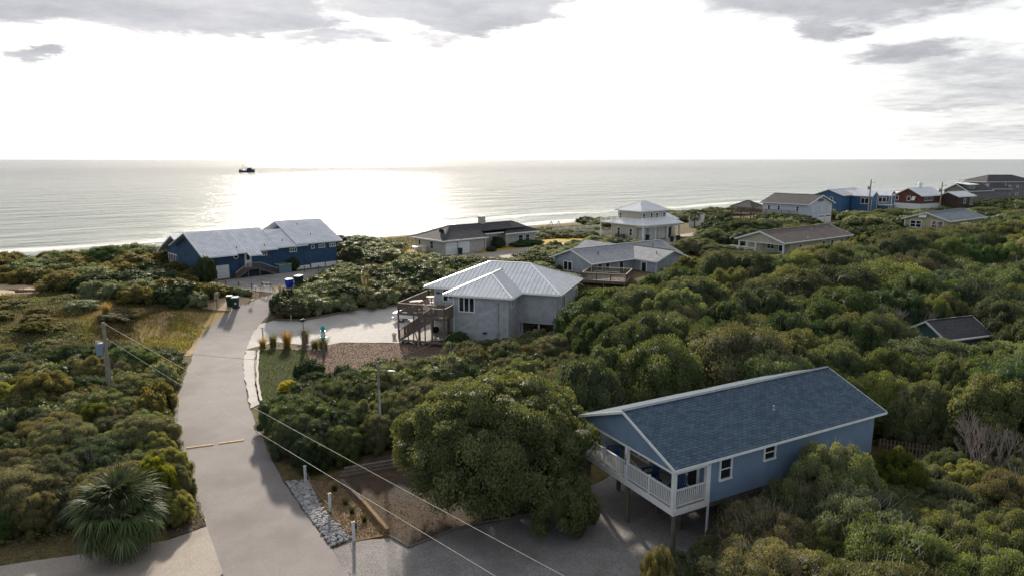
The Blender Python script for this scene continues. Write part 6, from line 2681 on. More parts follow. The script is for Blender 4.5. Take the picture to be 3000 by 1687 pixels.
def crown_data(seed, nclump, nleaf, ls, zmin=.02, hz_=1.0, cr=(.2, .36), low=-.25, asp=.5, core=.8, flat=.75, lean=0.0):
    """a crown of unit radius and height 1: clumps spread over a dome, leaves over the clumps"""
    rng = np.random.default_rng(seed)
    i = np.arange(nclump) + .5
    zz = 1 - (1 - low) * i / nclump
    ph = i * 2.39996 + rng.uniform(-.5, .5, nclump)
    zz = np.clip(zz + rng.normal(0, .06, nclump), low, 1)
    rr_ = np.sqrt(np.clip(1 - zz ** 2, 0, 1))
    d = np.stack([rr_ * np.cos(ph), rr_ * np.sin(ph), zz], 1)
    rad = rng.uniform(.66, .92, (nclump, 1))
    crr = rng.uniform(cr[0], cr[1], nclump)
    zc = zmin + (1 - zmin) * .40
    sc = np.array([1, 1, (1 - zc) * 1.02])
    c = d * rad * sc
    c[:, 2] = np.where(d[:, 2] < 0, d[:, 2] * (zc - zmin) * 1.6, c[:, 2]) + zc - crr * .35
    c[:, 0] += lean * c[:, 2]
    inner = int(nclump * .35)
    w = crr ** 2
    pick = rng.choice(nclump, nleaf, p=w / w.sum())
    out = unit(d[pick] + rng.normal(0, .15, (nleaf, 3)))
    v = unit(rng.normal(size=(nleaf, 3)) + out * 1.0 + np.array([0, 0, .35]))
    sq = np.array([1, 1, flat])
    pos = c[pick] + v * crr[pick][:, None] * sq * rng.uniform(.78, 1.1, (nleaf, 1))
    pos[:, 2] = np.maximum(pos[:, 2], .01)
    nrm = unit(v * .8 + rng.normal(0, .75, (nleaf, 3)))
    lv, lf = leaf_quads(pos, nrm, ls, rng, asp)
    ctone = rng.uniform(0, 1, nclump)
    tone = np.clip(ctone[pick] * .6 + rng.uniform(0, .4, nleaf), 0, 1)
    tone = np.repeat(tone, 4)
    sv, sf = cube_sphere()
    cv = (c[:, None, :] + sv[None] * (crr * core)[:, None, None] * sq).reshape(-1, 3)
    cf = (sf[None] + (np.arange(nclump) * len(sv))[:, None, None]).reshape(-1, 4)
    # a low inner body closes the view into the middle
    bv = sv * np.array([.72, .72, .42 * (1 - zmin)]) + np.array([lean * .4, 0, zmin + (1 - zmin) * .40])
    V = np.concatenate([lv, cv, bv])
    F_ = np.concatenate([lf, cf + len(lv), sf + len(lv) + len(cv)])
    T = np.concatenate([tone, np.full(len(cv) + len(bv), .12)])  # clump cores toned dark, shade inside the crown put into the colour
    return V, F_, T


def stems_mesh(name, seed, n=7, h=.75, r=.03, m=None, spread=.6, twigs=0):
    rr = random.Random(seed)
    b = B()

    def branch(p, d, L, rad, lev):
        q = p + d * L
        b.tube(p, q, rad, rad * .6, 5, caps=False)
        if lev > 0:
            for _ in range(rr.choice((2, 3))):
                nd = (d + Vector((rr.uniform(-.7, .7), rr.uniform(-.7, .7), rr.uniform(-.1, .5)))).normalized()
                branch(q, nd, L * rr.uniform(.6, .8), rad * .6, lev - 1)
    for i in range(n):
        a = 2 * math.pi * i / n + rr.uniform(-.3, .3)
        d = Vector((math.cos(a) * spread, math.sin(a) * spread, 1)).normalized()
        branch(Vector((.03 * math.cos(a), .03 * math.sin(a), 0)), d, h * rr.uniform(.4, .6), r, 1)
    for i in range(twigs):
        a, e = rr.uniform(0, 6.28), rr.uniform(.1, 1.4)
        d = Vector((math.cos(a) * math.cos(e), math.sin(a) * math.cos(e), math.sin(e) * .62))
        p = d * rr.uniform(.75, .95) + Vector((0, 0, .36))
        q = p + Vector((d.x * .5 + rr.uniform(-.4, .4), d.y * .5 + rr.uniform(-.4, .4), .5)).normalized() * rr.uniform(.06, .2)
        b.tube(p, q, .0045, .0015, 3, caps=False)
    return b.mesh(name, m)


M_BARK = mat('grey_bark', (.13, .11, .095), .9, .3, 3, spec=.1, fine=.4)
M_TWIG = mat('pale_grey_twig', (.27, .235, .215), .9, .25, 4, spec=.1)
L_OAK = leaf_mat('oak_leaf', (0.0518, 0.0779, 0.0273), (0.095, 0.1322, 0.0441), (0.162, 0.203, 0.0777), .3, .45)
L_DARK = leaf_mat('dark_leaf', (0.04, 0.0703, 0.0236), (0.0685, 0.1106, 0.0341), (0.114, 0.1575, 0.0473), .27, .35)
L_OLIV = leaf_mat('olive_leaf', (0.0918, 0.1157, 0.0375), (0.164, 0.1874, 0.0606), (0.2705, 0.2951, 0.104), .27, .35)
L_BRWN = leaf_mat('brown_olive_leaf', (0.1082, 0.1077, 0.0405), (0.1803, 0.1715, 0.0636), (0.2705, 0.2631, 0.1068), .24, .25)
L_YEL = leaf_mat('yellow_green_leaf', (.085, .10, .014), (.18, .19, .020), (.34, .31, .035), .38, .3)
L_VINE = leaf_mat('vine_leaf', (0.1035, 0.113, 0.0264), (0.2185, 0.2082, 0.044), (0.414, 0.357, 0.066), .33, .3)
L_PALM = leaf_mat('palm_leaf', (.05, .075, .026), (.08, .112, .04), (.14, .17, .075), .2, .3)
L_GRAS = leaf_mat('dry_grass_blade', (.15, .095, .035), (.26, .18, .07), (.38, .29, .14), .35, .2)
L_GRN = leaf_mat('green_grass_blade', (.028, .042, .012), (.05, .068, .02), (.09, .105, .035), .35, .2)
L_PLUM = leaf_mat('pale_plume', (.40, .34, .24), (.52, .46, .36), (.62, .57, .48), .4, .2)
L_GOLD = leaf_mat('golden_grass_blade', (.20, .12, .03), (.34, .20, .05), (.45, .30, .09), .4, .2)

def crown_mesh(m, *a, **k):
    V, F_, T = crown_data(*a, **k)
    return np_mesh('crown', V, F_, m, T)


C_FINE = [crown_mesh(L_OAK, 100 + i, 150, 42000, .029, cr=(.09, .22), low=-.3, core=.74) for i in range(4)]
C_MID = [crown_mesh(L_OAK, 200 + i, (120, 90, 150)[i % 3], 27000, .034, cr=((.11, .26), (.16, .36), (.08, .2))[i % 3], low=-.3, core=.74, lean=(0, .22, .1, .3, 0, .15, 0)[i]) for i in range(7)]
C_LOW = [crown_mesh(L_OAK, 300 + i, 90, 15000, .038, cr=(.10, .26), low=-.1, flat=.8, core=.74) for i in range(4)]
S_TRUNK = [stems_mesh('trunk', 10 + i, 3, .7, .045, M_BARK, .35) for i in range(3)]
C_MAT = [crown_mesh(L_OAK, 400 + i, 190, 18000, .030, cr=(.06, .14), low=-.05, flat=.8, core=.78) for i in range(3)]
S_LIMBS = [stems_mesh('trunk', 15 + i, 4, .75, .04, M_TWIG, .5, twigs=170) for i in range(2)]
S_STEM = [stems_mesh('stems', 20 + i, 8, .7, .018, M_BARK, .8) for i in range(3)]
S_TWIGGY = [stems_mesh('stems', 30 + i, 8, .7, .018, M_TWIG, .8, twigs=260) for i in range(3)]


def set_mat(o, m):
    o.material_slots[0].link = 'OBJECT'
    o.material_slots[0].material = m


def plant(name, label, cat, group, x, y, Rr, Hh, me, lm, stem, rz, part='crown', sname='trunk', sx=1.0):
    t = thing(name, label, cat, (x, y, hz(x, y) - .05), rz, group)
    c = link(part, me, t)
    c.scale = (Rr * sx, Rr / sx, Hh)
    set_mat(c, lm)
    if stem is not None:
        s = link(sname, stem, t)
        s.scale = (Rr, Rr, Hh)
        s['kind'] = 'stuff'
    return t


# ---- things that must stay in view: sight lines that planting keeps clear
EYE = np.array([0, 0, 20.0])
GUARD = []


def guard(H, pts):
    for p in pts:
        GUARD.append(on(H, *p) if H is not None else p)


def byname(n):
    return bpy.data.objects[n]


def seg(a, b, n):
    return [tuple(a[k] + (b[k] - a[k]) * i / (n - 1) for k in range(3)) for i in range(n)]


guard(HOUSE_A, seg((2.7, .4, 2.35), (5.0, .4, 2.45), 4) + seg((5.0, .4, 2.8), (8.0, .4, 3.5), 5) + seg((8.5, .4, 4.0), (10.5, .4, 4.6), 3) + seg((11, 0, 4.75), (16.6, 0, 4.9), 8) + seg((.4, .4, .4), (.4, 8, .6), 7) + seg((.4, 5.0, 2.4), (.4, 7.5, 2.6), 4) + seg((.3, 8.2, 5.0), (.3, 8.2, 5.0), 2) + seg((2.8, .4, .8), (2.8, .4, 2), 2) + seg((0, 8.4, 4.9), (16.7, 4.2, 6.5), 8))
guard(HOUSE_B, seg((5.2, -3.3, .35), (9.0, -3.3, .55), 6) + seg((9.4, -3.3, .75), (11.3, -3.3, .9), 4) + seg((11.7, .2, 1.0), (13.4, .2, 1.5), 3) + seg((13.6, .3, 2.1), (16, .3, 2.7), 4) + seg((16.1, 1, 2.9), (16.1, 11, 3.0), 6) + seg((-1.4, -4.5, .2), (5.2, -6.3, .25), 5) + [(-5.2, 3.6, .3)])
guard(HOUSE_D, seg((.4, .8, 2.7), (.4, 9, 2.6), 5) + seg((1.5, .4, 3.2), (9, .4, 2.9), 5) + seg((9.4, -4, 3.0), (9.4, -1, 2.9), 3) + seg((10, -4.3, 3.4), (17.4, -4.4, 4.25), 5))
guard(byname('raised_deck'), seg((0, 0, 2.5), (6.3, 0, 2.5), 4) + seg((6.3, 1, 2.6), (6.3, 5.5, 2.9), 3))
guard(byname('tan_house'), seg((.3, .3, 3.5), (.3, 11, 3.7), 6) + seg((1, .3, 4.0), (23, .3, 4.5), 8))
guard(byname('yellow_house'), seg((.4, 5.2, 4.0), (.4, 10.2, 3.9), 4) + seg((.4, .6, 5.0), (.4, 4.6, 4.6), 3) + seg((1, .4, 5.35), (20, .3, 5.1), 6))
guard(byname('garage_house'), seg((.4, .7, 3.0), (.4, 6, 3.2), 4) + seg((.4, 7, 4.6), (.4, 13, 5.5), 3) + seg((1, 13.4, 5.6), (14, 13.4, 5.8), 5))
guard(byname('gazebo'), seg((.2, 4.2, 3.6), (6.8, 4.2, 3.6), 4))
guard(byname('gabled_house'), seg((.4, .5, 5.5), (.4, 9, 6.0), 3) + seg((7.5, -6.4, 4.4), (13.5, -6.4, 4.4), 3) + seg((16.5, -8.9, 4.2), (23, -8.9, 4.4), 3))
guard(byname('brown_house'), seg((.4, .5, 4.6), (.4, 8.8, 4.4), 4) + seg((1, .3, 5.4), (12, .3, 5.6), 4) + seg((12, -5.4, 5), (22, -5.4, 5), 4))
guard(byname('dormer_house'), seg((0, 0, 6.2), (14, 0, 6.4), 4))
guard(byname('tall_house'), seg((-4, -3, 8.4), (8, -3, 8.0), 4) + seg((9, 2, 7.2), (16, 2, 6.2), 3))
guard(HOUSE_F, seg((0.4, .4, 2.95), (12.6, .4, 2.95), 6) + seg((.5, 2, 3.1), (.5, 10, 3.3), 4) + [(-1, 11, 3.0)])
guard(HOUSE_E, seg((.6, .5, 2.8), (9.9, .5, 2.8), 5) + seg((.6, 1, 3.0), (.6, 5, 3.4), 3) + seg((.6, 6, 3.9), (.6, 10, 4.2), 3) + seg((17.4, 2.2, 3.4), (25.3, 2.2, 3.7), 4))
guard(HOUSE_C, seg((1.2, 1.4, 2.45), (4.2, 1.4, 2.5), 3) + seg((4.5, .5, 2.7), (12, .2, 2.75), 5) + seg((13, 1.3, 2.75), (22, 1.3, 2.9), 6) + seg((1.0, 3, 4.4), (1.0, 12, 3.6), 4) + seg((1.0, 13.5, 3.3), (1.0, 18.5, 3.2), 3))
guard(byname('small_cottage'), seg((.2, 2.6, 4.0), (.1, .3, 2.8), 3) + seg((2.5, 0, 2.4), (6.3, 0, 2.8), 4) + [(-.1, 3.8, 3.4)])
guard(None, [(-19.35, 67.6, .1), (-22.3, 70.7, .2), (-34.85, 84, hz(-34.8, 84) + .1), (-35.6, 84, hz(-35, 84) + .3), (-36.9, 83.4, hz(-36, 83) + .9), (-31.1, 93.6, hz(-31, 93.6) + .1), (-30.2, 95, hz(-30, 95) + .6),
             (-33.7, 92, hz(-33.7, 92) + .1), (-34.1, 89.2, hz(-34, 89) + .8), (-33.6, 54.6, 1.7), (-9.3, 45.5, 2.6), (-64, 87.5, 2.75), (-66, 87.5, 2.75), (-67, 90, 2.75), (-40, 76, .9), (-38, 79, 1.1), (-41, 79, 1.4), (-37, 71, .5), (-46, 75, 1.6),
             (-20, 64, 0), (-19.5, 57, 0), (-15, 64, 0), (-11, 66.5, 0), (-8, 69, 0), (-9.5, 38.5, .1), (-7, 37.5, .1), (-7.5, 41.5, .3), (24.8, 42, 1.0), (26.5, 41.5, 1.2),
             (-4, 131, 2.75), (-1, 136, 2.75), (4, 143, 2.75), (9, 147, 2.75), (14, 149, 2.75), (3, 131.5, 2.75), (7, 139, 2.75), (-5, 122, 2.75), (-20, 128.5, 2.75), (-17.5, 127, 2.75), (0, 126, 2.75), (-2, 121, 2.75), (2, 129, 2.75), (-8, 124, 2.75), (6, 140, 2.75), (12, 148, 2.75), (35, 144.3, 2.75), (40, 153, 2.8), (84, 179, 2.8), (-29, 105.5, 3.2), (-24.5, 109, 3.2), (-20, 108.2, 3.2), (-39.6, 92.8, 3.2), (-37.6, 92.3, 3.1), (-33, 97, 2.75), (-37, 95, 2.75), (-30, 102, 2.75),
             (28.5, 38, 1.9), (26.8, 38, 3.0), (30.4, 38, 2.8), (28.5, 38, 3.5), (21.6, 35.6, 2.4), (26, 35.8, 2.2), (48.5, 180, 3.2), (20, 160, 3.4), (14, 157, 3.4), (109.2, 210, 4.2), (131.6, 211, 6)])
GP = np.array(GUARD)
GV = GP - EYE
GL = np.hypot(GV[:, 0], GV[:, 1])
GU = GV[:, :2] / GL[:, None]


def fit_height(x, y, Rr, Hh):
    """lower a plant until it stays under every sight line that passes over it"""
    z0 = hz(x, y) - .05
    al = GU[:, 0] * x + GU[:, 1] * y
    pe = np.abs(GU[:, 0] * y - GU[:, 1] * x)
    ok = (pe < Rr) & (al > 0) & (al - Rr * .6 < GL)
    if not ok.any():
        return Hh
    a = np.minimum(al[ok] + np.sqrt(np.maximum(0, Rr ** 2 - pe[ok] ** 2)) * .5, GL[ok])
    zline = EYE[2] + GV[ok, 2] * a / GL[ok]
    prof = np.sqrt(np.maximum(.05, 1 - (pe[ok] / Rr) ** 2))
    lim = (zline - z0) / (.25 + .75 * prof)
    return min(Hh, float(lim.min()) * .97)


NO = [ROAD, GRAVEL_DRIVE, WHITE_DRIVE, GRAVEL_LOT, MULCH, LAWN, OAK_BED, CHIP_BED, CONC, DRY, SAND_L, RANCH_DRIVE, RANCH_LAWN, RANCH_LAWN2, CREAM_DRIVE, WD_DRIVE, ROCKS, BIN_SAND]


def foot(H, x0, x1, y0, y1):
    NO.append([on(H, x, y, 0)[:2] for x, y in ((x0, y0), (x1, y0), (x1, y1), (x0, y1))])


foot(HOUSE_A, -.5, 16.5, 0, 8.6)
foot(HOUSE_B, -1.6, 16.4, -.3, 11.6)
foot(HOUSE_B, -1.6, 12, -6.6, 0)
foot(HOUSE_C, .6, 22.6, .2, 19)
foot(HOUSE_D, .2, 20.6, .3, 9.3)
foot(HOUSE_D, 9, 17.4, -4.5, .5)
foot(HOUSE_E, .3, 10.6, .2, 10.6)
foot(HOUSE_E, 10.6, 25.8, 2, 10.6)
foot(HOUSE_F, 0, 17, 0, 14.5)
foot(byname('raised_deck'), 0, 6.3, 0, 5.6)
foot(byname('tan_house'), .2, 23.6, .2, 10.6)
foot(byname('garage_house'), .2, 21, 0, 16)
foot(byname('yellow_house'), .2, 21.4, .2, 10.4)
foot(byname('gabled_house'), 0, 24, -9, 10.5)
foot(byname('brown_house'), 0, 22.5, -5.4, 9.5)
foot(byname('dormer_house'), 0, 14.5, 0, 9.5)
foot(byname('tall_house'), -4, 22, -3, 14)
foot(byname('small_cottage'), .1, 6.2, .1, 4.5)


def free(x, y, marg):
    for p in NO:
        xs_ = [q[0] for q in p]
        ys_ = [q[1] for q in p]
        if x < min(xs_) - marg or x > max(xs_) + marg or y < min(ys_) - marg or y > max(ys_) + marg:
            continue
        if inside(p, x, y) or edge_dist(p, x, y) < marg:
            return False
    return True


PLACED = []      # dicts waiting for the count per kind


def scatter(zone, poly, spacing, rad, hgts, kind, mats_, label, group, meshes, marg=.55, over=1.0, seed=1, grow=0.0, tries=6000, part='crown', minh=.5, stems=None, inview=True):
    rr = random.Random(seed)
    xs_ = [q[0] for q in poly]
    ys_ = [q[1] for q in poly]
    pts = []
    for _ in range(tries):
        x, y = rr.uniform(min(xs_), max(xs_)), rr.uniform(min(ys_), max(ys_))
        if not inside(poly, x, y):
            continue
        if inview and (abs(x) > .80 * y + 9):
            continue
        dist = math.hypot(x, y)
        k = 1 + grow * max(0, dist - 40) / 100
        u = rr.random()
        Rr = (rad[0] + (rad[1] - rad[0]) * u ** 1.5) * k
        sp = Rr * spacing
        if any((x - a) ** 2 + (y - b_) ** 2 < (sp * .5 + s_ * .5) ** 2 for a, b_, s_ in pts):
            continue
        if not free(x, y, Rr * marg):
            Rr *= .62
            if not free(x, y, Rr * marg):
                continue
        Hh = (hgts[0] + (hgts[1] - hgts[0]) * (.65 * u ** 1.2 + .35 * rr.random())) * (1 + .25 * (k - 1))
        H2 = fit_height(x, y, Rr, Hh)
        if H2 < minh:
            Rr *= .55
            H2 = fit_height(x, y, Rr, Hh * .6)
            if H2 < minh * .6:
                continue
        pts.append((x, y, sp))
        lm = rr.choices([m for m, w in mats_], [w for m, w in mats_])[0]
        PLACED.append(dict(zone=zone, x=x, y=y, R=Rr, H=H2, kind=kind, lm=lm, label=label, group=group, me=rr.choice(meshes), rz=rr.uniform(0, 6.28), part=part, stem=rr.choice(stems or S_TRUNK), sx=rr.uniform(.85, 1.18), size=Rr / dist))
    return len(pts)


# right of the road, around and behind the oak
scatter('A', [(-18.9, 51.0), (-13.6, 41.6), (-8.9, 43.6), (-1, 45.6), (4, 47.5), (2, 53), (-8, 57), (-16.5, 58)], 1.0, (1.3, 2.9), (2.3, 3.8), 'shrub', [(L_DARK, 5), (L_OAK, 3), (L_OLIV, 2)],
        'dark green shrub in the thicket between road and oak tree', 'shrubs of the thicket beside the oak', C_FINE, seed=2, stems=S_TWIGGY, part='foliage')
scatter('A2', [(-16.5, 58.5), (-8, 57), (2, 53), (9, 52), (8, 62), (6, 68), (2, 71.5), (-2, 72), (-5, 67.5), (-9, 63.3), (-14.5, 59.5)], 1.05, (1.4, 3.1), (2.0, 3.9), 'shrub', [(L_OLIV, 4), (L_OAK, 4), (L_BRWN, 3)],
        'olive shrub between the mulch bed the grey house and the oak', 'shrubs below the grey house', C_FINE, seed=3, stems=S_TWIGGY, part='foliage')
# forest right of the grey house and behind the stilt house
FOREST = [(6.5, 68), (9, 55), (5, 47.5), (15, 48.5), (24, 46.5), (29, 42), (60, 48), (110, 80), (112, 118), (92, 132), (72, 128), (66, 118), (48, 112), (36, 106), (24, 100), (18, 92), (11, 88), (8.5, 78)]
scatter('C', FOREST, 1.08, (2.2, 5.2), (4.6, 8.2), 'oak_tree', [(L_OAK, 6), (L_OLIV, 4), (L_DARK, 3), (L_BRWN, 1.2)], 'windswept olive green tree in the dense forest right of the grey house',
        'trees of the coastal forest', C_MID, marg=.35, stems=S_TRUNK + S_LIMBS, seed=4, grow=.45, tries=14000, minh=1.0)
# foreground thicket, lower right
scatter('D', [(9.4, 31.2), (6.4, 27.5), (5.2, 17), (30, 17), (48, 40), (40, 46), (30, 40), (24.5, 38.9), (17, 35.2), (12, 32.4)], 1.0, (1.4, 3.6), (2.9, 5.0), 'shrub', [(L_OLIV, 5), (L_BRWN, 3), (L_OAK, 2)],
        'dense olive bush in the foreground thicket right of the stilt house', 'bushes of the foreground thicket', C_FINE, marg=.5, seed=5, tries=5000, stems=S_TWIGGY, part='foliage')
# left of the road
scatter('E', [(-17.6, 36), (-20.4, 35), (-30, 32.5), (-46, 31), (-58, 52), (-52, 63), (-40, 66), (-33.5, 64.5), (-30.4, 57), (-25.5, 47), (-21, 40)], 1.0, (1.3, 3.0), (1.7, 3.3), 'shrub', [(L_OLIV, 4), (L_BRWN, 2), (L_DARK, 1), (L_OAK, 3), (L_VINE, 2.5)],
        'dense brown green shrub in the thicket left of the road', 'shrubs left of the road', C_FINE, marg=.86, seed=6, tries=7000, stems=S_TWIGGY, part='foliage')
scatter('F', [(-34, 66), (-60, 58), (-85, 92), (-66, 84), (-50, 84), (-44, 82), (-45, 70)], 2.6, (1.2, 2.8), (.5, 1.2), 'shrub', [(L_VINE, 6), (L_OLIV, 1)],
        'low spreading shrub among dry grass left of the bend', 'low shrubs among the dry grass', C_LOW, marg=.4, seed=7, tries=3500, stems=S_STEM, part='foliage', minh=.3)
scatter('G1', [(-38.2, 84), (-45, 82), (-62, 90), (-80, 97), (-84, 108), (-66, 122), (-56, 117), (-47, 100), (-44.6, 94.6), (-38.6, 90.8)], 1.25, (1.3, 3.2), (1.3, 2.8), 'shrub', [(L_OLIV, 3), (L_VINE, 4), (L_DARK, 2), (L_OAK, 2)],
        'rounded dune shrub between the bend and the long blue house', 'dune shrubs left of the blue house', C_MAT + C_LOW[:2], marg=.45, seed=8, tries=5000, stems=S_STEM, part='foliage')
scatter('G2', [(-31.0, 84.5), (-28.6, 82.4), (-22.5, 86.4), (-19.6, 89.2), (-15.4, 92), (-5, 90), (7, 88), (9, 94), (8, 101), (2, 111), (-4, 117.5), (-9, 119.5), (-14, 117), (-20, 107), (-27, 104), (-30.4, 98), (-30.7, 90)], 0.92, (1.7, 3.2), (1.9, 2.7), 'shrub',
        [(L_OLIV, 4), (L_OAK, 3), (L_DARK, 2), (L_BRWN, 2)], 'matted shrub on the hedge mound beyond the shell driveway', 'shrubs of the hedge mound', C_MAT, marg=.42, seed=9, tries=6000, stems=S_STEM, part='foliage')
scatter('G3', [(-34.6, 89.3), (-38.5, 90.5), (-37.4, 88.7), (-35.2, 88.2)], 1.2, (.8, 1.2), (.8, 1.1), 'shrub', [(L_OLIV, 2), (L_BRWN, 1)], 'low shrub on the narrow point between road and gravel yard', 'shrubs on the point', C_LOW, marg=.2, seed=19, tries=600, stems=S_STEM, part='foliage', minh=.4)
# dunes and gardens beyond
scatter('H1', [(-26, 112), (-20, 118), (-14, 121), (-24, 138), (-36, 141), (-30, 126)], 1.3, (1.8, 3.0), (1.2, 2.0), 'shrub', [(L_OLIV, 3), (L_BRWN, 3), (L_DARK, 2)], 'dark dune shrub between the blue house and the brick ranch', 'dune shrubs by the brick ranch', C_MAT, marg=.5, seed=12, stems=S_STEM, part='foliage')
scatter('H2', [(6, 152), (16, 152.5), (24, 158), (20, 172), (4, 162), (-4, 152)], 1.3, (1.8, 3.0), (1.0, 1.7), 'shrub', [(L_BRWN, 4), (L_OLIV, 3)], 'brown dune shrub between brick ranch and cream house', 'dune shrubs by the cream house', C_MAT, marg=.5, seed=13, stems=S_STEM, part='foliage')
scatter('H4', [(2, 112), (8, 104), (11, 110), (13, 121), (20, 128), (30, 134), (24, 140), (12, 136), (5, 128), (1.5, 119)], 1.2, (1.5, 2.8), (1.4, 2.4), 'shrub', [(L_OLIV, 4), (L_OAK, 3)], 'olive shrub along the lane behind the grey ranch house', 'shrubs along the lane', C_LOW, marg=.5, seed=15, stems=S_STEM, part='foliage')
scatter('H3', [(34, 136), (30, 128), (36, 122), (46, 118), (58, 134), (72, 136), (96, 140), (130, 165), (190, 215), (215, 262), (150, 240), (110, 205), (84, 205), (60, 186), (52, 172), (46, 158), (40, 146)], 1.3, (2.0, 4.4), (2.2, 4.4), 'shrub',
        [(L_DARK, 5), (L_OAK, 4), (L_OLIV, 3), (L_BRWN, 1)], 'dark rounded shrub among the far houses', 'far shrubs among the houses', C_MID, marg=.45, seed=14, grow=.45, tries=9000, stems=S_STEM, part='foliage')
scatter('H6', [(22, 174), (32, 182), (56, 196), (70, 214), (82, 224), (92, 234), (70, 228), (40, 204), (20, 186)], 1.3, (2.0, 3.4), (1.0, 1.9), 'shrub', [(L_DARK, 3), (L_OLIV, 2), (L_BRWN, 2)], 'dark dune shrub on the crest beyond the cream house', 'dune shrubs on the far crest', C_MAT, marg=.4, seed=17, stems=S_STEM, part='foliage')
scatter('H5', [(110, 84), (112, 118), (98, 134), (130, 162), (190, 212), (225, 262), (260, 230), (180, 120)], 1.2, (2.6, 5.0), (3.0, 5.4), 'oak_tree', [(L_DARK, 4), (L_OAK, 4), (L_OLIV, 3)], 'dark tree of the far canopy beside the yellow cottage',
        'trees of the far canopy', C_MID, marg=.4, seed=16, grow=.45, tries=4000, minh=1.0)

CAT = {'oak_tree': 'tree', 'shrub': 'shrub'}
MARKS = [('the stilt house', 15.5, 42), ('the stilt house porch', 6, 36), ('the grey house', 2, 78), ('the side deck', -8, 76), ('the raised deck', 14, 98), ('the ranch house', 22, 110), ('the tan house', 58, 130), ('the small cottage', 44, 66),
         ('the cream house', 34, 152), ('the brick ranch', -6, 134), ('the long blue house', -36, 108), ('the white garage house', 80, 196), ('the yellow cottage', 110, 168), ('the brown house', 136, 222), ('the gabled blue house', 118, 235),
         ('the wheelie bins', -35, 84.5), ('the lawn', -22, 62), ('the mulch bed', -13, 67), ('the street lamp', -9.3, 45.6), ('the utility pole', -33.6, 54.6), ('the speed bump', -21, 45.8), ('the concrete driveway', -24, 30), ('the oak bed', -4, 40),
         ('the white pickup', -13.5, 82), ('the sand clearing', -68, 89), ('the dry lawn', -39, 76), ('the rock strip', -11.5, 37), ('the picket fence', 26, 41.5), ('the blue barrel', -31, 94), ('the rope fence', -24, 108.5), ('the palm', -20, 32), ('the white fence', 18, 163), ('the gazebo', 80, 226), ('the small palm', 46.6, 174)]
COLW = {'oak_leaf': 'mid green', 'dark_leaf': 'dark green', 'olive_leaf': 'olive', 'brown_olive_leaf': 'brownish', 'vine_leaf': 'yellowish', 'yellow_green_leaf': 'yellow green'}


def describe(p):
    """colour, size and the nearest landmark as seen from the road end of the scene"""
    best = min(MARKS, key=lambda m: math.hypot(m[1] - p['x'], m[2] - p['y']))
    dx_, dy_ = p['x'] - best[1], p['y'] - best[2]
    d = math.hypot(dx_, dy_)
    # towards / away from the viewer and left / right of the line of sight
    f = Vector((best[1], best[2])).normalized()
    fw, sd = dx_ * f.x + dy_ * f.y, dx_ * f.y - dy_ * f.x
    rel = ('beyond' if fw > 0 else 'in front of') if abs(fw) > abs(sd) * 2.4 else ('right of' if sd > 0 else 'left of') if abs(sd) > abs(fw) * 2.4 else (('beyond and ' if fw > 0 else 'before and ') + ('right of' if sd > 0 else 'left of'))
    far = 'close' if d < 6 else 'a little way' if d < 12 else 'well away' if d < 22 else 'far'
    big = 'broad' if p['R'] > (3.4 if p['kind'] == 'oak_tree' else 2.3) else 'small' if p['R'] < (2.9 if p['kind'] == 'oak_tree' else 1.7) else 'medium'
    if rel.startswith('before'):
        far = ''
    tall = 'tall' if p['H'] > (5.6 if p['kind'] == 'oak_tree' else 2.6) else 'low'
    return ' '.join(('%s %s %s %s %s %s %s' % (big, tall, COLW[p['lm'].name], 'tree' if p['kind'] == 'oak_tree' else 'shrub', far, rel, best[0])).split())
over = []
for kind in ('oak_tree', 'shrub'):
    L_ = sorted([p for p in PLACED if p['kind'] == kind], key=lambda p: -p['size'])
    print(kind, len(L_))
    for p in L_[:292]:
        plant(kind, describe(p), CAT[kind], p['group'], p['x'], p['y'], p['R'], p['H'], p['me'], p['lm'], p['stem'], p['rz'], p['part'], 'trunk' if p['part'] == 'crown' else 'stems', p['sx'])
    over += L_[292:]
# the many small far ones as one mass
if over:
    base = {}
    groups = {}
    for p in over:
        groups.setdefault(p['lm'].name, []).append(p)
    bases = [crown_data(500 + i, 26, 1500, .11, cr=(.22, .4), low=-.2) for i in range(3)]
    for mn, L_ in groups.items():
        Vs, Fs, Ts, n0 = [], [], [], 0
        for i, p in enumerate(L_):
            V, F_, T = bases[i % 3]
            c, s = math.cos(p['rz']), math.sin(p['rz'])
            x = V[:, 0] * p['R']
            y = V[:, 1] * p['R']
            Vs.append(np.stack([p['x'] + x * c - y * s, p['y'] + x * s + y * c, hz(p['x'], p['y']) - .05 + V[:, 2] * p['H']], 1))
            Fs.append(F_ + n0)
            Ts.append(T)
            n0 += len(V)
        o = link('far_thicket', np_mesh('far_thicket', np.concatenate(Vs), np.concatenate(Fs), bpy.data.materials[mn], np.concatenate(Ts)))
        tag(o, kind='stuff')
print('overflow', len(over))
# ================================================================== single plants of note
# the big round oak in front of the stilt house
OAKC = crown_mesh(L_OAK, 901, 300, 85000, .0235, cr=(.06, .19), low=-.55, core=.66, zmin=.26, hz_=1.0)
L_BIGOAK = leaf_mat('big_oak_leaf', (.066, .084, .034), (.120, .142, .056), (.20, .22, .095), .32, .5, False)
t = thing('live_oak', 'large round live oak with dense crown beside the stilt house', 'tree', (-.9, 37.9, 0), R(40))
c = link('crown', OAKC, t)
set_mat(c, L_BIGOAK)
c.scale = (6.1, 5.8, 7.5)
tk = link('trunk', stems_mesh('trunk', 77, 4, .55, .05, M_BARK, .55), t)
tk.scale = (5.2, 5.2, 6.0)
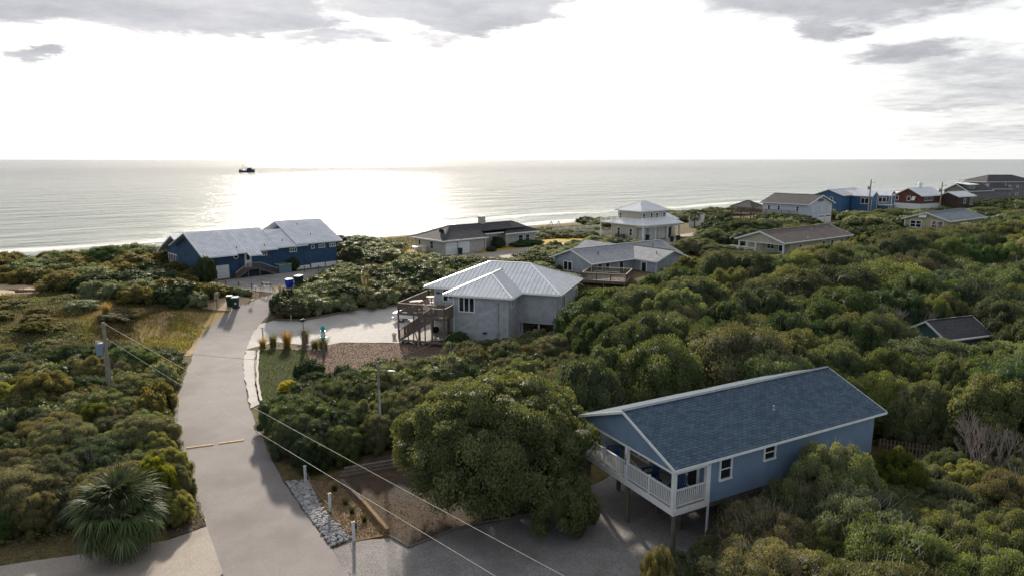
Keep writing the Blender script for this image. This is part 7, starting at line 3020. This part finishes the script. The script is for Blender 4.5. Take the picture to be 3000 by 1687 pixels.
# its lower lobe drooping to the driveway
lob = link('low_bough', crown_mesh(L_OAK, 902, 60, 9000, .06, cr=(.14, .3), low=-.6, zmin=.05), t)
set_mat(lob, L_BIGOAK)
lob.location = Matrix.Rotation(-R(40), 3, 'Z') @ Vector((3.6, -3.9, .7))
lob.scale = (2.1, 1.7, 3.0)


def special(label, x, y, Rr, Hh, lm, me, name='shrub', cat='shrub', stem=None, group=None, sx=1.0, dz=0.0, part='foliage'):
    o = plant(name, label, cat, group, x, y, Rr, Hh, me, lm, stem or S_STEM[0], x * 3.1, part, 'stems', sx)
    o.location.z += dz
    return o


GY = 'bright yellow green shrubs'
special('bright yellow green bush in the left thicket before the utility pole', -37.8, 52.6, 2.3, 3.4, L_YEL, C_FINE[0], group=GY)
special('second bright yellow bush at the left thicket nearest the frame edge', -40.3, 51.0, 1.9, 2.9, L_YEL, C_FINE[1], group=GY)
special('yellow green bush directly behind the palm by the road', -20.6, 36.6, 1.4, 3.3, L_YEL, C_FINE[2], group=GY)
special('yellow shrub close to the left wall of the blue house', -49.8, 99.5, 2.2, 2.6, L_YEL, C_LOW[0], group=GY)
special('yellow topped shrub left of the wheelie bins', -40.6, 86.5, 1.9, 1.9, L_YEL, C_LOW[1], group=GY)
for x, y, r_, h_, w_ in ((-46, 61, 1.6, 1.6, 'yellow green bush at the upper left edge of the left thicket'), (-52, 72, 1.9, 1.1, 'low yellow green mound in the wild grass far left'), (-61.5, 97, 2.2, 1.8, 'yellow green dune bush beyond the sand clearing'),
                         (-48.5, 89.5, 2.0, 1.6, 'yellow green bush between dry grass and blue house'), (-30.5, 47.5, 1.5, 2.6, 'yellow green bush in the left thicket across from the speed bump')):
    special(w_, x, y, r_, fit_height(x, y, r_, h_), L_YEL, C_MAT[0] if y > 58 else C_FINE[1], group=GY)
special('small vivid yellow flowering shrub at the foot of the lawn', -19.6, 57.2, .85, 1.1, leaf_mat('yellow_bloom', (.3, .27, .02), (.5, .45, .02), (.65, .6, .05), .3), C_LOW[2], group=GY)
special('vivid yellow green bush in the foreground thicket below the bare tree', 21.6, 35.8, 1.9, 4.1, L_YEL, C_FINE[3], group=GY)
special('second vivid yellow green bush at the right of the thicket', 26.0, 36.0, 1.7, 3.3, L_YEL, C_FINE[0], group=GY)
special('golden olive bush at the bottom right corner', 17.2, 25.2, 2.5, 3.9, leaf_mat('golden_olive_leaf', (.075, .062, .014), (.14, .11, .022), (.22, .17, .04), .3, .3), C_FINE[1], group=GY)
special('bright green tree rising right of the grey house carport', 10.6, 68.4, 2.7, 5.2, leaf_mat('fresh_green_leaf', (.06, .085, .016), (.115, .145, .025), (.2, .21, .05), .35, .3), C_FINE[2], 'oak_tree', 'tree', S_TRUNK[0], part='crown')
special('yellow green tree in the forest below the tan house', 41, 94, 2.9, 5.6, L_YEL, C_MID[1], 'oak_tree', 'tree', S_TRUNK[1], part='crown')
special('yellow green tree right of the raised deck', 25.6, 97.5, 2.6, 4.2, L_YEL, C_MID[2], 'oak_tree', 'tree', S_TRUNK[1], part='crown')
special('bright yellow crowned tree in the middle of the forest', 35.5, 72.5, 3.3, 6.4, leaf_mat('warm_olive_leaf', (.06, .064, .016), (.115, .112, .026), (.2, .18, .05), .33, .3), C_MID[3], 'oak_tree', 'tree', S_TRUNK[2], part='crown')
special('dark bush against the wall of the blue house beside the enclosure', *on(HOUSE_C, 13.9, .55, 0)[:2], 1.0, 2.3, L_DARK, C_LOW[0])
special('dark rounded evergreen at the right end of the blue house', *on(HOUSE_C, 24.6, 1.0, 0)[:2], 2.3, 3.1, L_DARK, C_LOW[1])
special('dense dark bush on the dune left of the blue house', -66.5, 111.5, 3.4, 3.2, L_DARK, C_LOW[2])
special('smaller dark bush on the dune further left', -73.5, 109.5, 2.4, 2.2, L_DARK, C_LOW[3])
special('clipped dark hedge under the right windows of the brick ranch', *on(HOUSE_E, 22.0, 1.2, 0)[:2], 3.2, 1.3, L_DARK, C_LOW[0], sx=1.4).rotation_euler = (0, 0, R(41.4))
special('dark bush beside the entrance of the brick ranch', *on(HOUSE_E, 15.2, 2.4, 0)[:2], 1.4, 2.3, L_DARK, C_LOW[1])
special('low shrub at the garage corner of the brick ranch', *on(HOUSE_E, 10.9, -.6, 0)[:2], 1.1, 1.0, L_DARK, C_LOW[2])
special('grey green shrub against the corner of the grey house front wall', *on(HOUSE_B, 6.0, -4.5, 0)[:2], 1.3, 1.5, L_DARK, C_FINE[1])
special('single green bush standing in the lawn by the mulch bed', -18.7, 60.4, 1.5, 2.0, L_DARK, C_FINE[2])
special('wind bent dark pine beside the garage door of the blue house', *on(HOUSE_C, .2, -.2, 0)[:2], 1.5, 3.9, L_DARK, C_FINE[0], 'pine_tree', 'tree', S_TRUNK[0], sx=1.2, part='crown')


for i, (x, y, r_, h_, lm_, w_) in enumerate(((17.4, 34.4, 2.5, 5.2, L_OLIV, 'large olive bush against the far half of the stilt house wall'), (20.6, 36.4, 2.2, 4.8, L_BRWN, 'brownish bush under the far eaves corner of the stilt house'),
                                          (14.3, 32.3, 2.0, 4.0, L_OLIV, 'olive bush below the second side window of the stilt house'), (11.2, 30.9, 1.9, 3.0, L_OAK, 'green bush below the first side window of the stilt house'))):
    special(w_, x, y, r_, fit_height(x, y, r_, h_), lm_, C_FINE[i], stem=S_TWIGGY[i % 3], group='bushes against the stilt house')


# ---- bare grey trees
def bare_mesh(name, seed, levels=5, n0=5, spread=.8):
    rr = random.Random(seed)
    b = B()

    def br(p, d, L, rad, lev):
        mid = p + d * L * .5 + Vector((rr.uniform(-.06, .06), rr.uniform(-.06, .06), rr.uniform(-.02, .05))) * L
        q = p + d * L
        sides = 5 if lev > 2 else 3
        b.tube(p, mid, rad, rad * .85, sides, caps=False)
        b.tube(mid, q, rad * .85, rad * .68, sides, caps=False)
        if lev == 0:
            return
        for _ in range(rr.choice((2, 3, 3)) if lev > 1 else 3):
            nd = (d * 1.0 + Vector((rr.uniform(-.7, .7), rr.uniform(-.7, .7), rr.uniform(-.05, .55)))).normalized()
            br(q, nd, L * rr.uniform(.58, .82), rad * .62, lev - 1)
    for i in range(n0):
        a = 2 * math.pi * i / n0 + rr.uniform(-.4, .4)
        d = Vector((math.cos(a) * spread, math.sin(a) * spread, 1)).normalized()
        br(Vector((.02 * math.cos(a), .02 * math.sin(a), 0)), d, rr.uniform(.26, .36), .028, levels)
    return b.mesh(name, M_TWIG)


BARE = [bare_mesh('branches', 41, 5, 5), bare_mesh('branches', 42, 5, 4, .6), bare_mesh('branches', 43, 4, 5, .9)]


def bare(label, x, y, s, h, k, rz=0.0):
    tt = thing('bare_tree', label, 'tree', (x, y, hz(x, y)), rz, 'leafless grey trees')
    o = link('branches', BARE[k], tt)
    o.scale = (s, s, h)
    o['kind'] = 'stuff'
    return tt


bare('wide leafless grey tree at the right edge behind the yellow bushes', 28.5, 38.2, 3.6, 5.6, 0)
bare('second leafless grey bush right of the wide one at the frame edge', 31.5, 37.0, 3.2, 4.8, 1, 1.0)
bare('pale leafless twigs poking out of the foreground thicket', 17.8, 27.6, 1.9, 4.9, 2, 2.0)
bare('large leafless tree in the forest left of the small cottage', 36.5, 66.5, 4.6, 6.6, 0, 2.2)
bare('leafless tree standing right of the large leafless one', 41.5, 69.0, 4.0, 6.4, 1, 3.9)
bare('leafless grey shrub around the street lamp', -8.0, 49.5, 2.3, 3.6, 2, .5)
bare('leafless shrub below the mulch bed', -5.8, 62.4, 2.0, 2.9, 2, 1.5)
bare('bare silvery tree behind the oak crown', -3.2, 46.4, 2.3, 4.6, 1, .7)
bare('leafless thicket top in front of the grey house carport', 7.2, 66.5, 2.2, 3.4, 2, 4.0)
bare('leafless tree below the tan house', 30.5, 99, 2.6, 4.4, 1, 5.0)
bare('leafless tree in front of the yellow cottage', 88, 143, 3.6, 5.6, 0, 1.2)


for i, (x, y, s_, h_, w_) in enumerate(((12.5, 58, 2.4, 5.6, 'thin grey tree among the greens behind the stilt house'), (20, 62, 2.6, 6.2, 'grey leafless crown halfway between grey house and cottage'), (27, 84, 3.2, 6.0, 'grey leafless crown below the ranch house'),
                                        (55, 92, 3.4, 6.2, 'grey leafless crown in the far right forest'), (47, 76, 3.0, 6.0, 'grey twiggy crown beyond the small cottage'), (68, 104, 3.6, 5.8, 'grey twiggy crown below the yellow cottage'), (-36, 58.5, 1.9, 2.6, 'bare grey shrub beyond the utility pole'), (-26.5, 39.5, 1.7, 3.0, 'bare grey shrub in the left thicket behind the palm'))):
    bare(w_, x, y, s_, fit_height(x, y, s_, h_), i % 3, i * 1.1)


# ---- palms
def frond_mesh(seed, n=36, L=.66, pet=.86):
    """a fan leaf: stalk along +x, then pointed leaflets in a fan that droop at their tips"""
    rr = random.Random(seed)
    vs, fs, tone = [], [], []

    def strip(p0, d, ln, w, droop, tn):
        n0 = len(vs)
        k = 5
        s = d.cross(Vector((0, 0, 1))).normalized()
        for i in range(k):
            f = i / (k - 1)
            q = p0 + d * ln * f + Vector((0, 0, -droop * f ** 2.2 * ln))
            ww = w * (1 - f ** 2) * (.55 + .45 * min(1, f * 4)) + .002
            vs.extend([q - s * ww, q + s * ww])
            tone.extend([tn, tn])
        for i in range(k - 1):
            fs.append((n0 + 2 * i, n0 + 2 * i + 1, n0 + 2 * i + 3, n0 + 2 * i + 2))
    strip(Vector((0, 0, 0)), Vector((1, 0, .1)).normalized(), pet, .022, .05, .1)
    hub = Vector((pet * .97, 0, .06))
    for i in range(n):
        a = R(-135 + 270 * i / (n - 1)) + rr.uniform(-.04, .04)
        up = .28 * math.cos(a * .5) + rr.uniform(-.05, .05)
        d = Vector((math.cos(a), math.sin(a), up)).normalized()
        strip(hub, d, L * (.72 + .28 * math.cos(a)) * rr.uniform(.9, 1.08), .028, rr.uniform(.5, 1.0), rr.uniform(.1, .75) if rr.random() < .8 else .95)
    return np_mesh('frond', np.array([tuple(v) for v in vs]), np.array(fs), L_PALM, np.array(tone))


FROND = [frond_mesh(i) for i in range(4)]


def palm(label, x, y, trunk, size, n, seed, low=-55):
    rr = random.Random(seed)
    z0 = hz(x, y)
    tt = thing('palm_tree', label, 'palm', (x, y, z0))
    b = B()
    for i in range(7):
        b.tube((0, 0, trunk * i / 7 - (.2 if i == 0 else 0)), (0, 0, trunk * (i + 1) / 7), .19, .155, 10)
    b.obj('trunk', M_BARK, tt)
    for i in range(n):
        f = (i + .5) / n
        e = R(82 - (82 - low) * f ** .85) + rr.uniform(-.12, .12)
        a = i * 2.39996 + rr.uniform(-.25, .25)
        o = link('frond', FROND[rr.randrange(4)], tt, (.08 * math.cos(a), .08 * math.sin(a), trunk - .05))
        o.rotation_mode = 'ZYX'
        o.rotation_euler = (rr.uniform(-.3, .3), -e, a)
        o.rotation_mode = 'XYZ'
        m = Matrix.Rotation(a, 4, 'Z') @ Matrix.Rotation(-e, 4, 'Y') @ Matrix.Rotation(rr.uniform(-.35, .35), 4, 'X')
        o.rotation_euler = m.to_euler('XYZ')
        k = size * rr.uniform(.82, 1.12)
        if f > .88:
            set_mat(o, L_GRAS)
        o.scale = (k, k, k)
    return tt


palm('bushy fan palm with silvery drooping leaves beside the concrete driveway', -20.05, 32.0, 2.4, 1.62, 120, 4, -75)
palm('small palm beside the white privacy fence and cream house', 46.6, 174.2, 3.0, 1.3, 34, 5, -40)


# ---- grasses
def tuft_mesh(seed, n, m, w=.012, lean=.5, plumes=0, pm=None):
    rng = np.random.default_rng(seed)
    vs, fs, tn = [], [], []
    for i in range(n):
        a, k = rng.uniform(0, 6.28), rng.uniform(.1, 1) * lean
        h = rng.uniform(.6, 1.0)
        bx, by = rng.normal(0, .07, 2)
        n0 = len(vs)
        for f in (0, .4, .75, 1.0):
            x = bx + math.cos(a) * k * f ** 1.8
            y = by + math.sin(a) * k * f ** 1.8
            z = h * (f - .22 * k * f ** 2.5)
            ww = w * (1 - f * .9)
            vs += [(x - math.sin(a) * ww, y + math.cos(a) * ww, z), (x + math.sin(a) * ww, y - math.cos(a) * ww, z)]
            t_ = rng.uniform(0, 1)
        tn += [t_] * 8
        for j in range(3):
            fs.append((n0 + 2 * j, n0 + 2 * j + 1, n0 + 2 * j + 3, n0 + 2 * j + 2))
    return np_mesh('blades', np.array(vs), np.array(fs), m, np.array(tn))


TUFT = [tuft_mesh(i, 170, L_GOLD) for i in range(3)]


def plume_mesh():
    b = B()
    b.lathe([(.004, 0), (.006, .55), (.03, .6), (.06, .72), (.05, .86), (.012, 1.0)], 7)
    me = b.mesh('plume', L_PLUM)
    return me


PLUME = plume_mesh()


def grass_clump(label, x, y, s, h, lm, plumes=0, group='ornamental grass clumps', cat='grass clump', name='grass_clump'):
    tt = thing(name, label, cat, (x, y, hz(x, y)), x, group)
    for i in range(2):
        o = link('blades', TUFT[i], tt, (0, 0, 0), i * 1.9)
        o.scale = (s * 1.8, s * 1.8, h)
        set_mat(o, lm)
    rr = random.Random(int(x * 10))
    for i in range(plumes):
        a = rr.uniform(0, 6.28)
        o = link('plume', PLUME, tt, (.15 * math.cos(a), .15 * math.sin(a), h * .3))
        o.rotation_euler = (rr.uniform(-.28, .28), rr.uniform(-.28, .28), a)
        o.scale = (1.6, 1.6, h * rr.uniform(.95, 1.2))


grass_clump('tall golden ornamental grass at the driveway bed beside the bird post', -24.3, 71.3, 1.25, 2.2, L_GOLD)
grass_clump('pale golden grass at the left corner of the driveway bed', -27.0, 71.6, 1.0, 1.25, L_GOLD)
grass_clump('brown seeded grass clump between the golden grasses', -26.0, 71.9, 1.1, 1.6, L_BRWN)
grass_clump('dark brown round grass clump behind the bird post', -22.9, 73.2, 1.2, 1.9, L_BRWN)
grass_clump('wiry brown grass clump beside the lighthouse ornament', -20.3, 70.9, 1.4, 1.6, L_BRWN)
grass_clump('low brown grass clump between bird post and lighthouse', -21.2, 71.0, 1.1, 1.2, L_BRWN)
grass_clump('pampas grass with white plumes at the road side of the hedge mound', -30.2, 86.4, 1.1, 2.1, L_VINE, 6)
grass_clump('pampas grass with white plumes left of the three rail fence', -20.0, 91.2, 1.3, 2.6, L_OLIV, 8)
grass_clump('small pampas grass on the mound below the brick ranch', -17.5, 113.5, 1.0, 2.4, L_OLIV, 5)
grass_clump('short yellow grass at the point of the hedge mound', -28.7, 82.6, 1.0, .9, L_GOLD)
grass_clump('tan reed clump at the edge of the dry lawn', -47.6, 78.2, 1.3, 1.7, L_GOLD)
for i, (x, y) in enumerate(((-10.9, 38.9), (-9.8, 37.2), (-9.2, 36.2), (-8.7, 34.6), (-8.3, 35.3))):
    grass_clump(('dark', 'small', 'mid', 'lower', 'green')[i] + ' grass tuft planted in the bark chips, number %s from the far end' % ('one', 'two', 'three', 'five', 'four')[i], x, y, .42, .45, L_GRN, 0, 'grass tufts in the bark chips', 'grass tuft', 'grass_tuft')


def blades(name, poly, n, lm, h, w, seed, lean=.5, mask=None):
    """ground grass: single blades over a patch, one mass"""
    rng = np.random.default_rng(seed)
    xs_ = [q[0] for q in poly]
    ys_ = [q[1] for q in poly]
    P = []
    while len(P) < n:
        x, y = rng.uniform(min(xs_), max(xs_)), rng.uniform(min(ys_), max(ys_))
        if inside(poly, x, y) and (mask is None or mask(x, y)):
            P.append((x, y))
    P = np.array(P)
    z = hgt(P[:, 0], P[:, 1]) + .03
    a = rng.uniform(0, 6.28, n)
    k = rng.uniform(.05, 1, n) * lean
    hh = rng.uniform(h[0], h[1], n)
    s = np.stack([-np.sin(a), np.cos(a), 0 * a], 1) * w
    d = np.stack([np.cos(a) * k * hh, np.sin(a) * k * hh, hh], 1)
    base = np.stack([P[:, 0], P[:, 1], z], 1)
    mid = base + d * np.array([.35, .35, .6])
    V = np.stack([base - s, base + s, mid + s * .7, base + d], 1)
    V2 = np.stack([base - s, mid + s * .7, base + d, mid - s * .7], 1)
    V = np.stack([base - s, base + s, base + d + s * .15, base + d - s * .15], 1)
    F_ = np.arange(4 * n).reshape(n, 4)
    o = link(name, np_mesh(name, V.reshape(-1, 3), F_, lm, np.repeat(rng.uniform(0, 1, n), 4)))
    return tag(o, kind='stuff')


def free_ground(x, y):
    return free(x, y, .1)


blades('lawn_grass', LAWN, 16000, L_GRN, (.05, .16), .012, 1)
blades('dry_grass', [(-33.8, 67), (-36, 76), (-37, 83), (-41, 84), (-52, 82), (-51, 70), (-42, 66)], 8000, L_GRAS, (.06, .24), .014, 2)
LEFT = [(-33, 64), (-37.5, 84), (-40, 90), (-60, 92), (-84, 104), (-95, 96), (-62, 56), (-44, 62)]
blades('wild_grass', LEFT, 34000, leaf_mat('wild_grass_blade', (.10, .085, .025), (.19, .15, .05), (.32, .25, .09), .35, .2), (.15, .5), .02, 3, mask=lambda x, y: not inside(SAND_L, x, y))


def cover(name, poly, n, lm, ls, hmax, seed, scale=.35, thr=.0, mask=None):
    """low creeping leaves heaped in uneven mounds over the ground"""
    from mathutils import noise as mn
    rng = np.random.default_rng(seed)
    xs_ = [q[0] for q in poly]
    ys_ = [q[1] for q in poly]
    P, N_ = [], []
    tries = 0
    while len(P) < n and tries < n * 12:
        tries += 1
        x, y = rng.uniform(min(xs_), max(xs_)), rng.uniform(min(ys_), max(ys_))
        if abs(x) > .8 * y + 8 or not inside(poly, x, y):
            continue
        v = mn.fractal(Vector((x * scale, y * scale, seed * 3.7)), 1.0, 2.0, 3)
        if v < thr:
            continue
        if mask and not mask(x, y):
            continue
        h = hmax * min(1.0, (v - thr) * 1.3 + .12)
        P.append((x, y, hz(x, y) + h * rng.uniform(.35, 1.0)))
    P = np.array(P)
    k = len(P)
    nrm = unit(rng.normal(0, .6, (k, 3)) + np.array([0, 0, .8]))
    V, F_ = leaf_quads(P, nrm, ls, rng, .6)
    o = link(name, np_mesh(name, V, F_, lm, np.repeat(rng.uniform(0, 1, k), 4)))
    return tag(o, kind='stuff')


mk = lambda x, y: free(x, y, .3)
cover('creeping_vines', LEFT, 80000, L_VINE, .15, .6, 1, .22, -.12, mk)
cover('creeping_leaves', LEFT, 30000, L_OLIV, .16, .85, 2, .16, .05, mk)
cover('dry_patch_weeds', [(-34.5, 70), (-36.2, 80), (-41, 83), (-51, 82), (-50, 71), (-42, 66)], 9000, L_VINE, .13, .35, 12, .35, .12)
cover('left_undergrowth', [(-17.2, 35.5), (-22, 33), (-48, 30), (-60, 54), (-50, 66), (-33, 66), (-29.6, 56.5), (-25, 46)], 40000, L_BRWN, .12, .5, 3, .3, -.6, lambda x, y: not inside(CONC, x, y) and not inside(ROAD, x, y))
cover('verge_leaves', [(-17, 34.9), (-20.9, 41.5), (-24.2, 46.6), (-28.9, 56.4), (-32.6, 66), (-34.2, 66), (-30.6, 56.4), (-25.6, 46.6), (-22, 41), (-18.2, 34)], 6000, L_BRWN, .09, .1, 4, .6, -1)
cover('mound_vines', [(-30.8, 84.8), (-28.9, 81.9), (-26, 82.4), (-22.4, 86.0), (-15.5, 91.4), (-5, 90), (9, 94), (4, 108), (-8, 119), (-20, 106), (-29.6, 104), (-30.4, 96)], 70000, L_OLIV, .085, .9, 5, .3, -.6, lambda x, y: not inside(WHITE_DRIVE, x, y) and not inside(GRAVEL_LOT, x, y) and not inside(ROAD, x, y))
cover('dune_cover', [(-30, 112), (-10, 128), (20, 150), (26, 158), (16, 175), (-36, 142)], 26000, L_BRWN, .24, .5, 6, .25, -.3, mk)
cover('forest_floor', [(6, 70), (8, 52), (30, 44), (60, 50), (100, 84), (110, 120), (90, 134), (40, 118), (10, 92)], 30000, L_BRWN, .22, .6, 7, .3, -.5, mk)
cover('oak_litter', OAK_BED, 9000, leaf_mat('fallen_leaf', (.06, .04, .025), (.11, .075, .045), (.17, .12, .08), .1, .2), .075, .05, 8, .8, -1)
cover('mulch_chips', MULCH, 12000, leaf_mat('mulch_chip', (.09, .05, .035), (.17, .10, .07), (.27, .18, .13), .05, .15), .10, .06, 9, .8, -1)
cover('bark_chips', CHIP_BED, 5000, leaf_mat('bark_chip', (.13, .08, .04), (.24, .15, .08), (.36, .25, .14), .05, .15), .085, .07, 10, .8, -1)
# ---- plants that would still share a label are told apart by their order from the left
def settle_labels():
    d = {}
    for o in bpy.data.objects:
        if o.parent is None and 'label' in o and o.name.split('.')[0] in ('shrub', 'oak_tree'):
            d.setdefault(o['label'], []).append(o)
    words_ = {2: ('left', 'right'), 3: ('leftmost', 'middle', 'rightmost')}
    ords = ('leftmost', 'second', 'third', 'fourth', 'fifth', 'sixth', 'seventh', 'eighth')
    for lab, L_ in d.items():
        if 1 < len(L_) <= 8:
            L_.sort(key=lambda o: o.location.x / o.location.y)
            w_ = words_.get(len(L_), ords)
            for o, q in zip(L_, w_):
                o['label'] = q + (' from left ' if q in ords[1:] else ' ') + lab


settle_labels()
